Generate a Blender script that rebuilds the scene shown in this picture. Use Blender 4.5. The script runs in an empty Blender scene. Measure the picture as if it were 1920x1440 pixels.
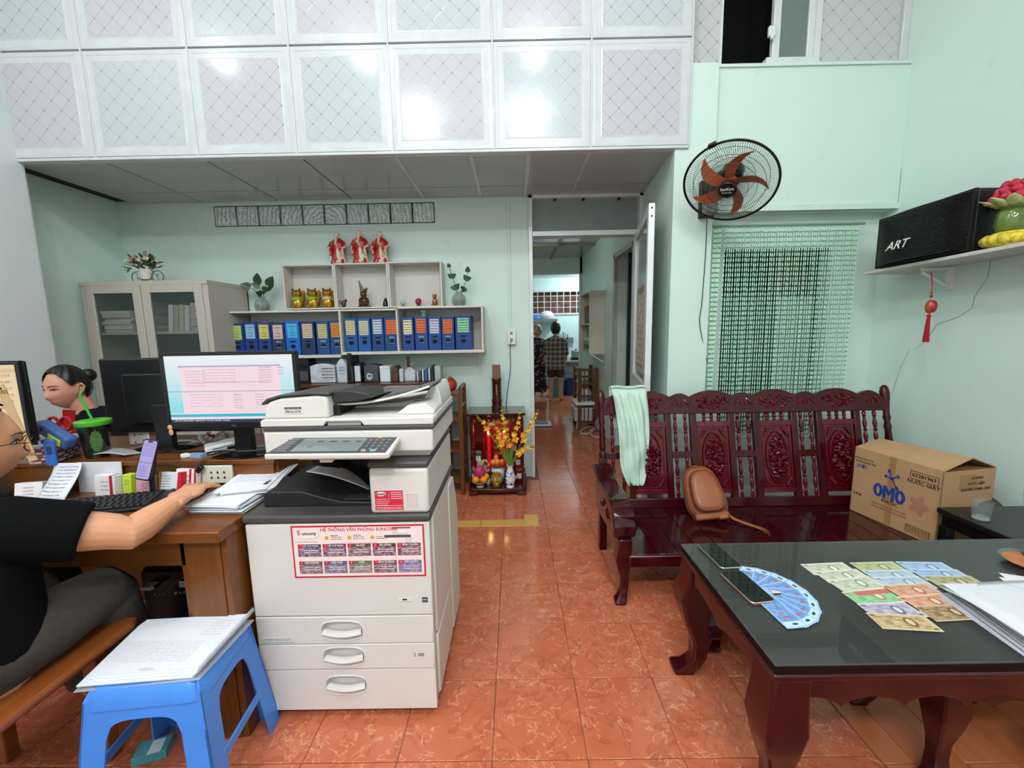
import bpy, math, random
from math import pi, sin, cos, radians as rad, sqrt, atan2, hypot
from mathutils import Matrix, Vector, Euler

# ------------------------------------------------------------------ camera, world, lamps, exposure
SC = bpy.context.scene
COL = SC.collection
RT = random.Random(7)
CAM_H, F_PX, PITCH, ROLL, YAW = 1.3418, 764.39, .1328, .0185, -.0051   # solved from the 30 cm floor tiles
_f = Vector((sin(YAW)*cos(PITCH), cos(YAW)*cos(PITCH), -sin(PITCH)))
_r = Vector((cos(YAW), -sin(YAW), 0)); _d = _f.cross(_r)
_R = cos(ROLL)*_r + sin(ROLL)*_d; _D = -sin(ROLL)*_r + cos(ROLL)*_d
cam = bpy.data.cameras.new('camera'); cam.sensor_width = 36; cam.lens = F_PX*36/1920; cam.clip_start = .02
camo = bpy.data.objects.new('camera', cam); COL.objects.link(camo)
camo.matrix_world = Matrix(((_R.x, -_D.x, -_f.x, 0), (_R.y, -_D.y, -_f.y, 0), (_R.z, -_D.z, -_f.z, CAM_H), (0, 0, 0, 1)))
SC.camera = camo
SC.view_settings.view_transform = 'Standard'; SC.view_settings.look = 'None'
SC.view_settings.gamma = 1; SC.view_settings.exposure = -0.22
SC.view_settings.use_curve_mapping = False
w = bpy.data.worlds.new('night'); SC.world = w; w.use_nodes = True
w.node_tree.nodes['Background'].inputs[0].default_value = (.75, .85, 1, 1)
w.node_tree.nodes['Background'].inputs[1].default_value = .04

def lamp(name, x, y, z, power, size=.16, col=(1, .97, .93), rot=None, sy=None):
    l = bpy.data.lights.new(name, 'AREA'); l.energy = power; l.color = col
    l.shape = 'RECTANGLE' if sy else 'DISK'; l.size = size
    if sy: l.size_y = sy
    o = bpy.data.objects.new(name, l); o.location = (x, y, z)
    if rot: o.rotation_euler = rot
    COL.objects.link(o); return o
def bulb(name, x, y, z, power, r=.06, col=(.96, .98, 1)):
    l = bpy.data.lights.new(name, 'POINT'); l.energy = power; l.color = col; l.shadow_soft_size = r
    o = bpy.data.objects.new(name, l); o.location = (x, y, z); COL.objects.link(o); return o
# two rows of lamps under the high front ceiling (their mirror spots show on the loft panels)
bulb('ceiling_lamp', .24, 1.37, 3.82, 15, .06)
bulb('ceiling_lamp', -1.30, 1.37, 3.82, 15, .06)
bulb('ceiling_lamp', -2.60, 1.37, 3.82, 10, .06)
bulb('ceiling_lamp', .22, .05, 3.82, 62, .10)
bulb('ceiling_lamp', -1.1, .05, 3.82, 56, .10)
bulb('ceiling_lamp', .6, -1.3, 3.82, 60, .12)  # added fill lamp behind the camera, outside the two rows
lamp('front_fill', -.9, -1.7, 3.7, 130, 2.6, (.97, .98, 1), None, .3)  # soft area fill added behind the camera to even out the light
bulb('kitchen_lamp', 1.65, 8.6, 2.40, 55, .08, (.92, .97, 1))
bulb('passage_fill', .17, 5.0, 2.38, 4.5, .04)  # added fill to brighten the passage, placed to stay out of the floor reflection
# ------------------------------------------------------------------ helpers
def lin(h):
    if not isinstance(h, str): return tuple(h)
    h = h.lstrip('#'); o = []
    for i in (0, 2, 4):
        c = int(h[i:i+2], 16)/255
        o.append(c/12.92 if c <= .04045 else ((c+.055)/1.055)**2.4)
    return tuple(o)
def at(u, v, x=None, y=None, z=None):
    """a pixel of the 1920x1440 photograph and one known world coordinate -> the point in the room (metres)"""
    d = _R*((u-960)/F_PX) + _D*((v-720)/F_PX) + _f
    t = (z-CAM_H)/d.z if z is not None else y/d.y if y is not None else x/d.x
    return Vector((t*d.x, t*d.y, CAM_H+t*d.z))
MC = {}
class NT:
    def __init__(s, name):
        s.m = bpy.data.materials.new(name); s.m.use_nodes = True; s.t = s.m.node_tree
        s.b = s.t.nodes['Principled BSDF']
    def n(s, typ, **kw):
        x = s.t.nodes.new(typ)
        for k, v in kw.items(): setattr(x, k, v)
        return x
    def l(s, a, b): s.t.links.new(a, b)
    def math(s, op, a, b=None, c=None):
        x = s.n('ShaderNodeMath', operation=op)
        for i, q in enumerate((a, b, c)):
            if q is None: continue
            if isinstance(q, (int, float)): x.inputs[i].default_value = q
            else: s.l(q, x.inputs[i])
        return x.outputs[0]
    def vmath(s, op, a, b=None):
        x = s.n('ShaderNodeVectorMath', operation=op)
        for i, q in enumerate((a, b)):
            if q is None: continue
            if isinstance(q, (tuple, list)): x.inputs[i].default_value = q
            else: s.l(q, x.inputs[i])
        return x.outputs[1] if op in ('LENGTH', 'DISTANCE') else x.outputs[0]
    def mix(s, f, a, b):
        x = s.n('ShaderNodeMix', data_type='RGBA')
        for i, q in ((0, f), (6, a), (7, b)):
            if isinstance(q, (int, float)): x.inputs[i].default_value = q
            elif isinstance(q, (tuple, list)): x.inputs[i].default_value = (*q[:3], 1)
            else: s.l(q, x.inputs[i])
        return x.outputs[2]
    def coord(s, kind='Object', scale=(1, 1, 1)):
        c = s.n('ShaderNodeTexCoord').outputs[kind]
        if tuple(scale) != (1, 1, 1): c = s.vmath('MULTIPLY', c, scale)
        return c
    def noise(s, vec, scale, detail=3, dist=0.):
        x = s.n('ShaderNodeTexNoise'); s.l(vec, x.inputs['Vector'])
        x.inputs['Scale'].default_value = scale; x.inputs['Detail'].default_value = detail; x.inputs['Distortion'].default_value = dist
        return x.outputs[0]
    def bump(s, h, strength, dist=.01):
        x = s.n('ShaderNodeBump'); s.l(h, x.inputs['Height']); x.inputs['Strength'].default_value = strength; x.inputs['Distance'].default_value = dist
        s.l(x.outputs[0], s.b.inputs['Normal'])
    def set(s, **kw):
        for k, v in kw.items(): s.b.inputs[k.replace('_', ' ')].default_value = v
def mat(name, col, rough=.5, metal=0., var=.06, scale=9., stretch=(1, 1, 1), bump=0., bscale=60., coat=0., trans=0., ior=1.45, emit=None, es=0., alpha=1., sheen=0., sss=0., spec=.5):
    if name in MC: return MC[name]
    t = NT(name); c = lin(col); v = t.coord('Object', stretch)
    n = t.noise(v, scale, 4)
    f = t.n('ShaderNodeMapRange'); t.l(n, f.inputs[0]); f.inputs[1].default_value = .3; f.inputs[2].default_value = .7
    t.l(t.mix(f.outputs[0], tuple(x*(1-var) for x in c), tuple(min(1, x*(1+var)) for x in c)), t.b.inputs['Base Color'])
    t.set(Roughness=rough, Metallic=metal, IOR=ior, Transmission_Weight=trans, Coat_Weight=coat, Alpha=alpha, Sheen_Weight=sheen, Specular_IOR_Level=spec)
    t.b.inputs['Coat Roughness'].default_value = .08
    if sss: t.set(Subsurface_Weight=sss, Subsurface_Scale=.01); t.b.inputs['Subsurface Radius'].default_value = (1, .35, .2)
    if emit: t.b.inputs['Emission Color'].default_value = (*lin(emit), 1); t.set(Emission_Strength=es)
    if bump: t.bump(t.noise(v, bscale, 3), bump, .004)
    MC[name] = t.m; return t.m
def wood(name, a, b, rough=.35, axis='x', coat=.3, scale=1., spec=.35):
    if name in MC: return MC[name]
    t = NT(name); st = {'x': (1.2, 14, 14), 'y': (14, 1.2, 14), 'z': (14, 14, 1.2)}[axis]
    v = t.coord('Object', tuple(q*scale for q in st))
    n = t.noise(v, 2.2, 6, .6)
    t.l(t.mix(n, lin(a), lin(b)), t.b.inputs['Base Color']); t.set(Roughness=rough, Coat_Weight=coat, Specular_IOR_Level=spec); t.b.inputs['Coat Roughness'].default_value = .1
    t.bump(n, .08, .003); MC[name] = t.m; return t.m
def printed(name, base, shapes, axes='xz', rough=.5, es=0., coat=0., metal=0.):
    """flat print: shapes = (kind, cx, cy, w, h, colour[, n]) in 0..1 over the face; kinds e(llipse) r(ect) l(ines of unreadable writing) g(radient to colour, upward) n(oise picture)"""
    if name in MC: return MC[name]
    t = NT(name); g = t.n('ShaderNodeSeparateXYZ'); t.l(t.coord('Generated'), g.inputs[0])
    u, v = g.outputs['XYZ'.index(axes[0].upper())], g.outputs['XYZ'.index(axes[1].upper())]
    cv = t.n('ShaderNodeCombineXYZ'); t.l(u, cv.inputs[0]); t.l(v, cv.inputs[1]); V = cv.outputs[0]
    c = lin(base)
    for q in shapes:
        k, cx, cy, sw, sh, hc = q[:6]
        d = t.vmath('DIVIDE', t.vmath('SUBTRACT', V, (cx, cy, 0)), (max(sw, 1e-4)/2, max(sh, 1e-4)/2, 1))
        if k == 'e': m = t.math('LESS_THAN', t.vmath('LENGTH', d), 1)
        else:
            a = t.n('ShaderNodeSeparateXYZ'); t.l(t.vmath('ABSOLUTE', d), a.inputs[0])
            m = t.math('LESS_THAN', t.math('MAXIMUM', a.outputs[0], a.outputs[1]), 1)
            if k == 'l':
                n = q[6] if len(q) > 6 else 5
                yy = t.math('FRACT', t.math('MULTIPLY', t.math('SUBTRACT', v, cy-sh/2), n/sh))
                st = t.math('LESS_THAN', t.math('ABSOLUTE', t.math('SUBTRACT', yy, .5)), .2)
                ns = t.noise(t.vmath('MULTIPLY', V, (70/max(sw, .2), n/sh*1.0, 1)), 1., 1)
                m = t.math('MULTIPLY', m, t.math('MULTIPLY', st, t.math('GREATER_THAN', ns, .46)))
            elif k == 'g': m = t.math('MULTIPLY', m, t.math('MULTIPLY', t.math('SUBTRACT', v, cy-sh/2), 1/sh))
            elif k == 'n':
                ns = t.noise(t.vmath('MULTIPLY', V, (6/sw, 6/sh, 1)), 1., 5)
                mr = t.n('ShaderNodeMapRange'); t.l(ns, mr.inputs[0]); mr.inputs[1].default_value = .42; mr.inputs[2].default_value = .6
                m = t.math('MULTIPLY', m, mr.outputs[0])
        c = t.mix(m, c, lin(hc))
    if isinstance(c, tuple): t.b.inputs['Base Color'].default_value = (*c, 1)
    else: t.l(c, t.b.inputs['Base Color'])
    t.set(Roughness=rough, Coat_Weight=coat, Metallic=metal)
    if es:
        t.b.inputs['Base Color'].default_value = (0, 0, 0, 1)
        if not isinstance(c, tuple):
            for L in list(t.b.inputs['Base Color'].links): t.t.links.remove(L)
            t.b.inputs['Base Color'].default_value = (.02, .02, .02, 1)
            t.l(c, t.b.inputs['Emission Color'])
        else: t.b.inputs['Emission Color'].default_value = (*c, 1)
        t.set(Emission_Strength=es)
    MC[name] = t.m; return t.m

def frame(x, y=None, z=None, o=(0, 0, 0)):
    """matrix with the given axes as columns"""
    x = Vector(x).normalized(); z = Vector(z) if z is not None else x.cross(Vector(y)); z = (z-x*z.dot(x)).normalized(); y = z.cross(x); o = Vector(o)
    return Matrix(((x.x, y.x, z.x, o.x), (x.y, y.y, z.y, o.y), (x.z, y.z, z.z, o.z), (0, 0, 0, 1)))
def TR(x=0, y=0, z=0, rz=0, rx=0, ry=0):
    return Matrix.Translation((x, y, z)) @ Matrix.Rotation(rz, 4, 'Z') @ Matrix.Rotation(ry, 4, 'Y') @ Matrix.Rotation(rx, 4, 'X')
class MB:
    def __init__(s, T=None): s.v = []; s.f = []; s.m = []; s.T = T or Matrix()
    def add(s, vs, fs, m=0):
        b = len(s.v); s.v += [s.T @ Vector(q) for q in vs]; s.f += [[b+i for i in f] for f in fs]; s.m += [m]*len(fs); return s
    def box(s, x0, x1, y0, y1, z0, z1, m=0):
        if x0 > x1: x0, x1 = x1, x0
        if y0 > y1: y0, y1 = y1, y0
        if z0 > z1: z0, z1 = z1, z0
        return s.add([(x0, y0, z0), (x1, y0, z0), (x1, y1, z0), (x0, y1, z0), (x0, y0, z1), (x1, y0, z1), (x1, y1, z1), (x0, y1, z1)],
                     [(3, 2, 1, 0), (4, 5, 6, 7), (0, 1, 5, 4), (1, 2, 6, 5), (2, 3, 7, 6), (3, 0, 4, 7)], m)
    def hexa(s, p, m=0):  # 8 points, bottom ring then top ring
        return s.add(p, [(3, 2, 1, 0), (4, 5, 6, 7), (0, 1, 5, 4), (1, 2, 6, 5), (2, 3, 7, 6), (3, 0, 4, 7)], m)
    def prism(s, pts, h0, h1, axis='z', m=0):
        """polygon extruded from h0 to h1; pts are (x,y) for z, (x,z) for y, (y,z) for x"""
        def P(a, b, h): return {'z': (a, b, h), 'y': (a, h, b), 'x': (h, a, b)}[axis]
        n = len(pts); vs = [P(a, b, h0) for a, b in pts]+[P(a, b, h1) for a, b in pts]
        return s.add(vs, [list(range(n))[::-1], list(range(n, 2*n))]+[(i, (i+1) % n, n+(i+1) % n, n+i) for i in range(n)], m)
    def quad(s, a, b, c, d, m=0): return s.add([a, b, c, d], [(0, 1, 2, 3)], m)
    def rings(s, R, m=0, close=False, cap0=True, cap1=True):
        n = len(R[0]); vs = [p for r in R for p in r]; fs = []
        K = len(R)
        for k in range(K if close else K-1):
            a, b = k*n, ((k+1) % K)*n
            fs += [(a+i, a+(i+1) % n, b+(i+1) % n, b+i) for i in range(n)]
        if not close:
            if cap0: fs.append(list(range(n))[::-1])
            if cap1: fs.append(list(range((K-1)*n, K*n)))
        return s.add(vs, fs, m)
    def tube(s, pts, r, n=8, m=0, close=False, flat=1., up=None):
        pts = [Vector(p) for p in pts]; K = len(pts); rs = r if isinstance(r, (list, tuple)) else [r]*K
        R = []; up = Vector(up) if up else None
        for i, p in enumerate(pts):
            d = (pts[(i+1) % K]-pts[i-1]) if close else (pts[min(i+1, K-1)]-pts[max(i-1, 0)])
            d.normalize()
            if up is None: up = Vector((0, 0, 1)) if abs(d.z) < .9 else Vector((0, 1, 0))
            a = d.cross(up)
            if a.length < 1e-5: a = d.cross(Vector((1, .1, 0)))
            a.normalize(); up = a.cross(d).normalized()
            R.append([p+(a*cos(2*pi*j/n)+up*(flat*sin(2*pi*j/n)))*rs[i] for j in range(n)])
        return s.rings(R, m, close)
    def cyl(s, a, b, r, n=16, m=0, r2=None): return s.tube([a, b], [r, r if r2 is None else r2], n, m)
    def lathe(s, prof, n=20, m=0, o=(0, 0, 0), sx=1., sy=1.):
        o = Vector(o)
        R = [[o+Vector((max(r, 1e-4)*cos(2*pi*j/n)*sx, max(r, 1e-4)*sin(2*pi*j/n)*sy, z)) for j in range(n)] for r, z in prof]
        return s.rings(R, m)
    def ball(s, c, r, n=14, k=9, m=0, rot=None):
        c = Vector(c); r = (r, r, r) if isinstance(r, (int, float)) else r; R = []
        for i in range(k+1):
            a = pi*i/k; q = max(sin(a), .01)
            ring = [Vector((r[0]*q*cos(2*pi*j/n), r[1]*q*sin(2*pi*j/n), -r[2]*cos(a))) for j in range(n)]
            R.append([c+(rot @ p if rot else p) for p in ring])
        return s.rings(R, m)
    def grid(s, fn, nu, nv, m=0):
        vs = [fn(i/nu, j/nv) for j in range(nv+1) for i in range(nu+1)]; w_ = nu+1
        return s.add(vs, [(j*w_+i, j*w_+i+1, (j+1)*w_+i+1, (j+1)*w_+i) for j in range(nv) for i in range(nu)], m)
    def rbox(s, x0, x1, z0, z1, r, y0, y1, m=0, n=5):
        """rounded rectangle in xz extruded along y"""
        pts = []
        for cx, cz, a0 in ((x1-r, z1-r, 0), (x0+r, z1-r, 90), (x0+r, z0+r, 180), (x1-r, z0+r, 270)):
            for k in range(n+1): a = rad(a0+90*k/n); pts.append((cx+r*cos(a), cz+r*sin(a)))
        return s.prism(pts, y1, y0, 'y', m)
WM = {}
def wm(o): return WM.get(o.name, Matrix())
def put(o, parent=None):
    COL.objects.link(o)
    if parent is not None: o.parent = parent
    return o
def obj(name, mb, mats, parent=None, bev=0., seg=2, smooth=True, ang=40, local=False, solid=0., sub=0):
    me = bpy.data.meshes.new(name)
    vs = mb.v
    if parent is not None and not local:
        q = wm(parent).inverted(); vs = [q @ p for p in vs]
    me.from_pydata([tuple(p) for p in vs], [], mb.f)
    for x in (mats if isinstance(mats, (list, tuple)) else [mats]): me.materials.append(x)
    if any(mb.m): me.polygons.foreach_set('material_index', mb.m)
    me.update()
    if smooth: me.shade_smooth(); me.set_sharp_from_angle(angle=rad(ang))
    o = put(bpy.data.objects.new(name, me), parent)
    if parent is not None: WM[o.name] = wm(parent)
    if solid:
        q = o.modifiers.new('thickness', 'SOLIDIFY'); q.thickness = solid; q.offset = 0
    if sub:
        q = o.modifiers.new('smooth', 'SUBSURF'); q.levels = sub; q.render_levels = sub
    if bev:
        q = o.modifiers.new('bevel', 'BEVEL'); q.width = bev; q.segments = seg; q.limit_method = 'ANGLE'; q.angle_limit = rad(35); q.harden_normals = False
    return o
def tag(o, label=None, cat=None, group=None, kind=None):
    if label: o['label'] = label
    if cat: o['category'] = cat
    if group: o['group'] = group
    if kind: o['kind'] = kind
    return o
def thing(name, label, cat, loc=(0, 0, 0), rz=0., group=None, M=None):
    o = bpy.data.objects.new(name, None); o.empty_display_size = .05
    M = M or TR(*loc, rz); o.matrix_world = M; COL.objects.link(o); WM[o.name] = M.copy()
    return tag(o, label, cat, group)
def struct(name, mb, mats, parent=None, **kw):
    o = obj(name, mb, mats, parent, **kw); o['kind'] = 'structure'; return o
def dup(root, M, label=None):
    """a copy of a thing with copies of its parts and their sub-parts (mesh data shared)"""
    r = root.copy(); COL.objects.link(r); r.matrix_world = M; WM[r.name] = M.copy()
    if label: r['label'] = label
    for ch in root.children:
        c = ch.copy(); COL.objects.link(c); c.parent = r; WM[c.name] = M.copy()
        for g in ch.children:
            d = g.copy(); COL.objects.link(d); d.parent = c
    return r
def copies(src, parent, name=None):
    c = src.copy(); COL.objects.link(c); c.parent = parent
    return c
def text(parent, s, M, size, m, name='lettering', ext=.0004, align='CENTER', shear=0., bold=0., sx=1., label=None):
    """lettering printed on a surface: M has x along the line, y up the letters, z out of the surface"""
    cu = bpy.data.curves.new(name, 'FONT'); cu.body = s; cu.size = size; cu.extrude = ext; cu.align_x = align; cu.align_y = 'CENTER'
    cu.shear = shear; cu.offset = 0 if 'M' in s else min(bold, size*.011); cu.resolution_u = 2; cu.materials.append(m)
    o = put(bpy.data.objects.new(name, cu), parent)
    q = wm(parent).inverted() @ M if parent is not None else M
    o.matrix_local = q @ Matrix.Diagonal((sx, 1, 1, 1))
    return o
def face(o, x, up): return frame(x, z=Vector(x).cross(Vector(up)), o=o)
# ------------------------------------------------------------------ structure
def wallpaint(name, col, shade=.03):
    t = NT(name); v = t.coord('Object'); n = t.noise(v, .9, 4); n2 = t.noise(v, 5., 5)
    c = lin(col); a = tuple(x*.94 for x in c); k = t.mix(n, a, tuple(min(1, x*1.05) for x in c))
    st = t.math('MULTIPLY', t.math('GREATER_THAN', n2, .66), .35)
    t.l(t.mix(st, k, tuple(x*.88 for x in c)), t.b.inputs['Base Color']); t.set(Roughness=.42)
    t.bump(t.noise(v, 14, 4), .12, .02); return t.m
WALL = wallpaint('mint_wall_paint', '#d3e8df'); WALLW = wallpaint('pale_wall_paint', '#d6dfe0')
WALLK = wallpaint('kitchen_wall_paint', '#cfe6e6')
WHITE = mat('white_plastic', '#e6e8e8', .35); ALU = mat('white_aluminium', '#dfe4e4', .32, .15)
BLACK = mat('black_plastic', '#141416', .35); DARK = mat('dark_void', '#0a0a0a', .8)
def tile_mat(name, base, dark, light, plank=False):
    t = NT(name); oi = t.n('ShaderNodeObjectInfo').outputs['Random']
    v = t.vmath('ADD', t.coord('Object'), t.vmath('MULTIPLY', t.vmath('ADD', (0, 0, 0), (1, 1, 1)), (0, 0, 0)))
    cx = t.n('ShaderNodeCombineXYZ')
    for i, k in enumerate((37., 53., 11.)): t.l(t.math('MULTIPLY', oi, k), cx.inputs[i])
    v = t.vmath('ADD', v, cx.outputs[0])
    if plank:
        n = t.noise(t.vmath('MULTIPLY', v, (26, 1.6, 1)), 2., 6, .4); c = t.mix(n, lin(dark), lin(base))
        t.l(t.mix(t.math('MULTIPLY', oi, .35), c, lin(light)), t.b.inputs['Base Color']); t.set(Roughness=.22)
    else:
        n = t.noise(v, 7, 5, .5); c = t.mix(n, lin(dark), lin(base))
        vein = t.math('SUBTRACT', 1, t.math('MULTIPLY', t.math('ABSOLUTE', t.math('SUBTRACT', t.noise(v, 14, 4, 1.6), .5)), 38))
        vein = t.math('MULTIPLY', t.math('MAXIMUM', vein, 0), t.math('GREATER_THAN', t.noise(v, 17, 2), .49))
        dk = t.math('MAXIMUM', t.math('SUBTRACT', 1, t.math('MULTIPLY', t.math('ABSOLUTE', t.math('SUBTRACT', t.noise(v, 9, 5, 1.2), .47)), 22)), 0)
        c = t.mix(t.math('MULTIPLY', dk, .4), c, lin('#93422b'))
        c = t.mix(t.math('MULTIPLY', vein, .55), c, lin(light)); t.l(c, t.b.inputs['Base Color']); t.set(Roughness=.13)
        t.bump(t.noise(v, 20, 3), .03, .004)
    t.set(Specular_IOR_Level=.5); return t.m
TILE = tile_mat('red_marbled_tile', '#cf7a57', '#b35a3d', '#eab08c'); PLANK = tile_mat('wood_look_tile', '#c8764e', '#a8552f', '#d08a60', True)
GROUT = mat('floor_grout', '#8a5a44', .8); YEL = wood('yellow_wood_tile', '#c99a4a', '#dfb464', .3, 'x', .2)
floor = struct('floor', MB().box(-3.6, 2.7, -3.2, 3.62, -.05, -.0035).box(-1.2, 2.9, 3.62, 10.6, -.05, -.0035), GROUT)
T, X0, Y0 = .3, -.0897, 1.1129
def tile_mesh(nm, lx, ly, m):
    o = obj('floor_tile', MB().box(.0012, lx-.0012, .0012, ly-.0012, -.01, 0), m, floor, bev=.0012, seg=1, local=True); o.name = nm; return o
base_tile = tile_mesh('tile', T, T, TILE); first = True
for j in range(-1, 24):
    for i in range(-11, 10):
        x, y = X0+i*T, Y0+j*T
        if y < 3.4:
            if x > 1.0 and y < 1.69: continue
            if x > 2.4 or x < -3.5: continue
        else:
            if x < .0 or x > (1.0 if y < 7.4 else 1.6): continue
        t_ = base_tile if first else copies(base_tile, floor); first = False
        t_.location = (x, y, 0)
pl = tile_mesh('plank', .15, .6, PLANK); first = True
xs = [1.116, 1.21]+[1.21+.153*k for k in range(1, 9)]
for k in range(len(xs)-1):
    off = (.0, .3)[k % 2]
    for y in (-.112-off+.0, .488-off, 1.088-off):
        if y+.6 < .6 or y > 1.7: continue
        q = pl if first else copies(pl, floor); first = False
        q.location = (xs[k], y, 0); q.scale = ((xs[k+1]-xs[k])/.15, 1, 1)
    q = copies(pl, floor); q.location = (xs[k], 1.688-off, 0); q.scale = ((xs[k+1]-xs[k])/.15, .3 if off == 0 else .55, 1)
for x0, x1, y0, y1 in ((-.43, -.252, 2.648, 2.745), (-.248, .155, 2.648, 2.745), (.054, .158, 2.748, 2.822)):
    obj('strip', MB().box(x0, x1, y0, y1, -.004, .004), YEL, floor, bev=.002)
# back wall with the glass block strip and the doorway
yb = 3.606
wb = struct('wall_back', MB().box(-3.5, -2.515, yb, yb+.12, 0, 2.6).box(-2.515, -.645, yb, yb+.12, 0, 2.25).box(-2.515, -.645, yb, yb+.12, 2.42, 2.6)
            .box(-.645, .145, yb, yb+.12, 0, 2.6).box(1.1, 1.3, yb, yb+.12, 0, 2.6).box(.145, 1.1, yb, yb+.12, 2.46, 2.6).box(-2.6, -.6, yb+.1, yb+.3, 2.1, 2.6), WALL, smooth=False)
def glassblock():
    t = NT('glass_block'); v = t.coord('Object'); wv = t.n('ShaderNodeTexWave', wave_type='RINGS', rings_direction='Y'); t.l(t.vmath('ADD', v, (1.58, 0, -2.25)), wv.inputs['Vector'])
    wv.inputs['Scale'].default_value = 9; wv.inputs['Distortion'].default_value = 6; wv.inputs['Detail'].default_value = 2; wv.inputs['Detail Scale'].default_value = 3
    t.l(t.mix(wv.outputs[1], lin('#a9bfba'), lin('#dfe9e7')), t.b.inputs['Base Color']); t.set(Roughness=.07, Metallic=.15, Coat_Weight=.8); t.bump(wv.outputs[1], .45, .01); return t.m
GB = glassblock()
for k in range(10):
    x = -2.513+k*.1866
    g = obj('glass_block', MB().box(x+.006, x+.18, yb-.006, yb+.08, 2.256, 2.414), GB, wb, bev=.01, seg=3)
    obj('block_face', MB().rbox(x+.022, x+.164, 2.272, 2.398, .02, yb-.010, yb), GB, g, bev=.004)
struct('wall_left', MB().box(-3.5, -3.33, 2.0, 3.7, 0, 2.6), WALL, smooth=False)
struct('wall_left_front', MB().box(-3.5, -3.085, -3.2, 2.735, 0, 4.1).box(-3.13, -3.094, 2.735, 2.75, 0, 2.45), [WALLW], smooth=False)
struct('shade_strip', MB().box(-3.335, -3.1, 2.7, 2.748, 0, 2.452), mat('gap_shade', '#4c5553', .8), smooth=False)  # dark strip painted as the shade in the gap at the pillar edge
wr = struct('wall_right', MB().box(2.475, 2.65, -3.2, 3.0, 0, 4.1), WALL, smooth=False)
CR = mat('wall_crack', '#8fa39d', .8)
def crack(pts, wd, par):
    mb = MB()
    for (a, b) in zip(pts, pts[1:]):
        a, b = Vector(a), Vector(b); n = Vector((0, 1, 0)) if abs((b-a).z) > abs((b-a).y) else Vector((0, 0, 1))
        mb.quad(a-n*wd, b-n*wd, b+n*wd, a+n*wd)
    obj('crack', mb, CR, par)
crack([at(u, v, x=2.474) for u, v in ((1859, 480), (1852, 520), (1828, 555), (1822, 578), (1796, 595), (1757, 608), (1735, 640), (1715, 655))], .0022, wr)
crack([at(u, v, x=2.474) for u, v in ((1690, 315), (1687, 350), (1683, 385))], .002, wr)
crack([at(u, v, x=2.474) for u, v in ((1705, 655), (1688, 690), (1672, 740))], .0015, wr)
struct('wall_behind', MB().box(-3.5, 2.65, -3.3, -3.2, 0, 4.1), WALLW, smooth=False)
struct('ceiling', MB().box(-3.5, 2.65, -3.3, 3.0, 4.0, 4.1), mat('ceiling_paint', '#dfe4e2', .7), smooth=False)
# right partition: pillar, wall with the curtained opening, ledge, panelled wall over it
struct('wall_pillar', MB().hexa([(1.03, 2.722, 0), (1.285, 2.722, 0), (1.285, 3.7, 0), (1.115, 3.7, 0), (1.03, 2.722, 2.93), (1.285, 2.722, 2.93), (1.285, 3.7, 2.93), (1.115, 3.7, 2.93)]), WALL, smooth=False)
wf = struct('wall_fan', MB().box(1.285, 2.475, 2.752, 3.0, 2.065, 2.93).box(1.285, 1.435, 2.845, 3.0, 0, 2.065).box(2.155, 2.475, 2.845, 3.0, 0, 2.065)
            .box(1.435, 2.155, 2.845, 3.0, 1.85, 2.065).box(1.435, 2.155, 2.845, 3.0, 0, .55).box(1.5, 2.475, 2.735, 2.76, 2.065, 2.10), WALL, smooth=False)
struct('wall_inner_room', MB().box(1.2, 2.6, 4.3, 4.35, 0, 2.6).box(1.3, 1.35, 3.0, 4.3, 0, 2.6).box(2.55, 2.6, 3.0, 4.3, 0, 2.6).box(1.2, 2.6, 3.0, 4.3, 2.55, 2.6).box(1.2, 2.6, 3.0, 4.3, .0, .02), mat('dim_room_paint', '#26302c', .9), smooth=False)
# sliding frosted sashes in the lower half of the opening
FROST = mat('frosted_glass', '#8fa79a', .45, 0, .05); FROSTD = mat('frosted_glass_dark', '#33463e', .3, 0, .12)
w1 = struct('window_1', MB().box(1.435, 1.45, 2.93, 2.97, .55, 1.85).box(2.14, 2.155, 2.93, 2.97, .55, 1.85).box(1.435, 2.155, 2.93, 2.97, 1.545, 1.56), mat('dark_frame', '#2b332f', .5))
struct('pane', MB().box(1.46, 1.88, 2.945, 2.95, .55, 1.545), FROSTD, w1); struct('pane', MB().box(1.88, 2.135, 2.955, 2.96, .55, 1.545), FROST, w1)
# loft front of embossed pvc panels
def pvc(name, tint):
    t = NT(name); s = t.n('ShaderNodeSeparateXYZ'); t.l(t.coord('Object'), s.inputs[0]); X, Z = s.outputs[0], s.outputs[2]
    a = t.math('MULTIPLY', t.math('ADD', X, Z), 1/.1085); b = t.math('MULTIPLY', t.math('SUBTRACT', X, Z), 1/.1085)
    da = t.math('ABSOLUTE', t.math('SUBTRACT', t.math('FRACT', a), .5)); db = t.math('ABSOLUTE', t.math('SUBTRACT', t.math('FRACT', b), .5))
    ln = t.math('MAXIMUM', t.math('LESS_THAN', da, .022), t.math('LESS_THAN', db, .022))
    dot = t.math('LESS_THAN', t.math('MAXIMUM', da, db), .062)
    k = t.math('MAXIMUM', t.math('MULTIPLY', ln, .42), t.math('MULTIPLY', dot, .7))
    t.l(t.mix(k, lin(tint), lin('#949da6')), t.b.inputs['Base Color'])
    t.l(t.math('MULTIPLY', k, .5), t.b.inputs['Metallic']); t.set(Roughness=.14, Coat_Weight=.25)
    t.bump(t.math('ADD', t.math('MULTIPLY', k, 1.), t.math('MULTIPLY', t.noise(t.coord('Object', (.4, .4, 40)), 6, 2), .05)), .25, .002)
    return t.m
PA, PB = pvc('pvc_panel_cool', '#c0c9cc'), pvc('pvc_panel_rose', '#c4c4ca')
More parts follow.
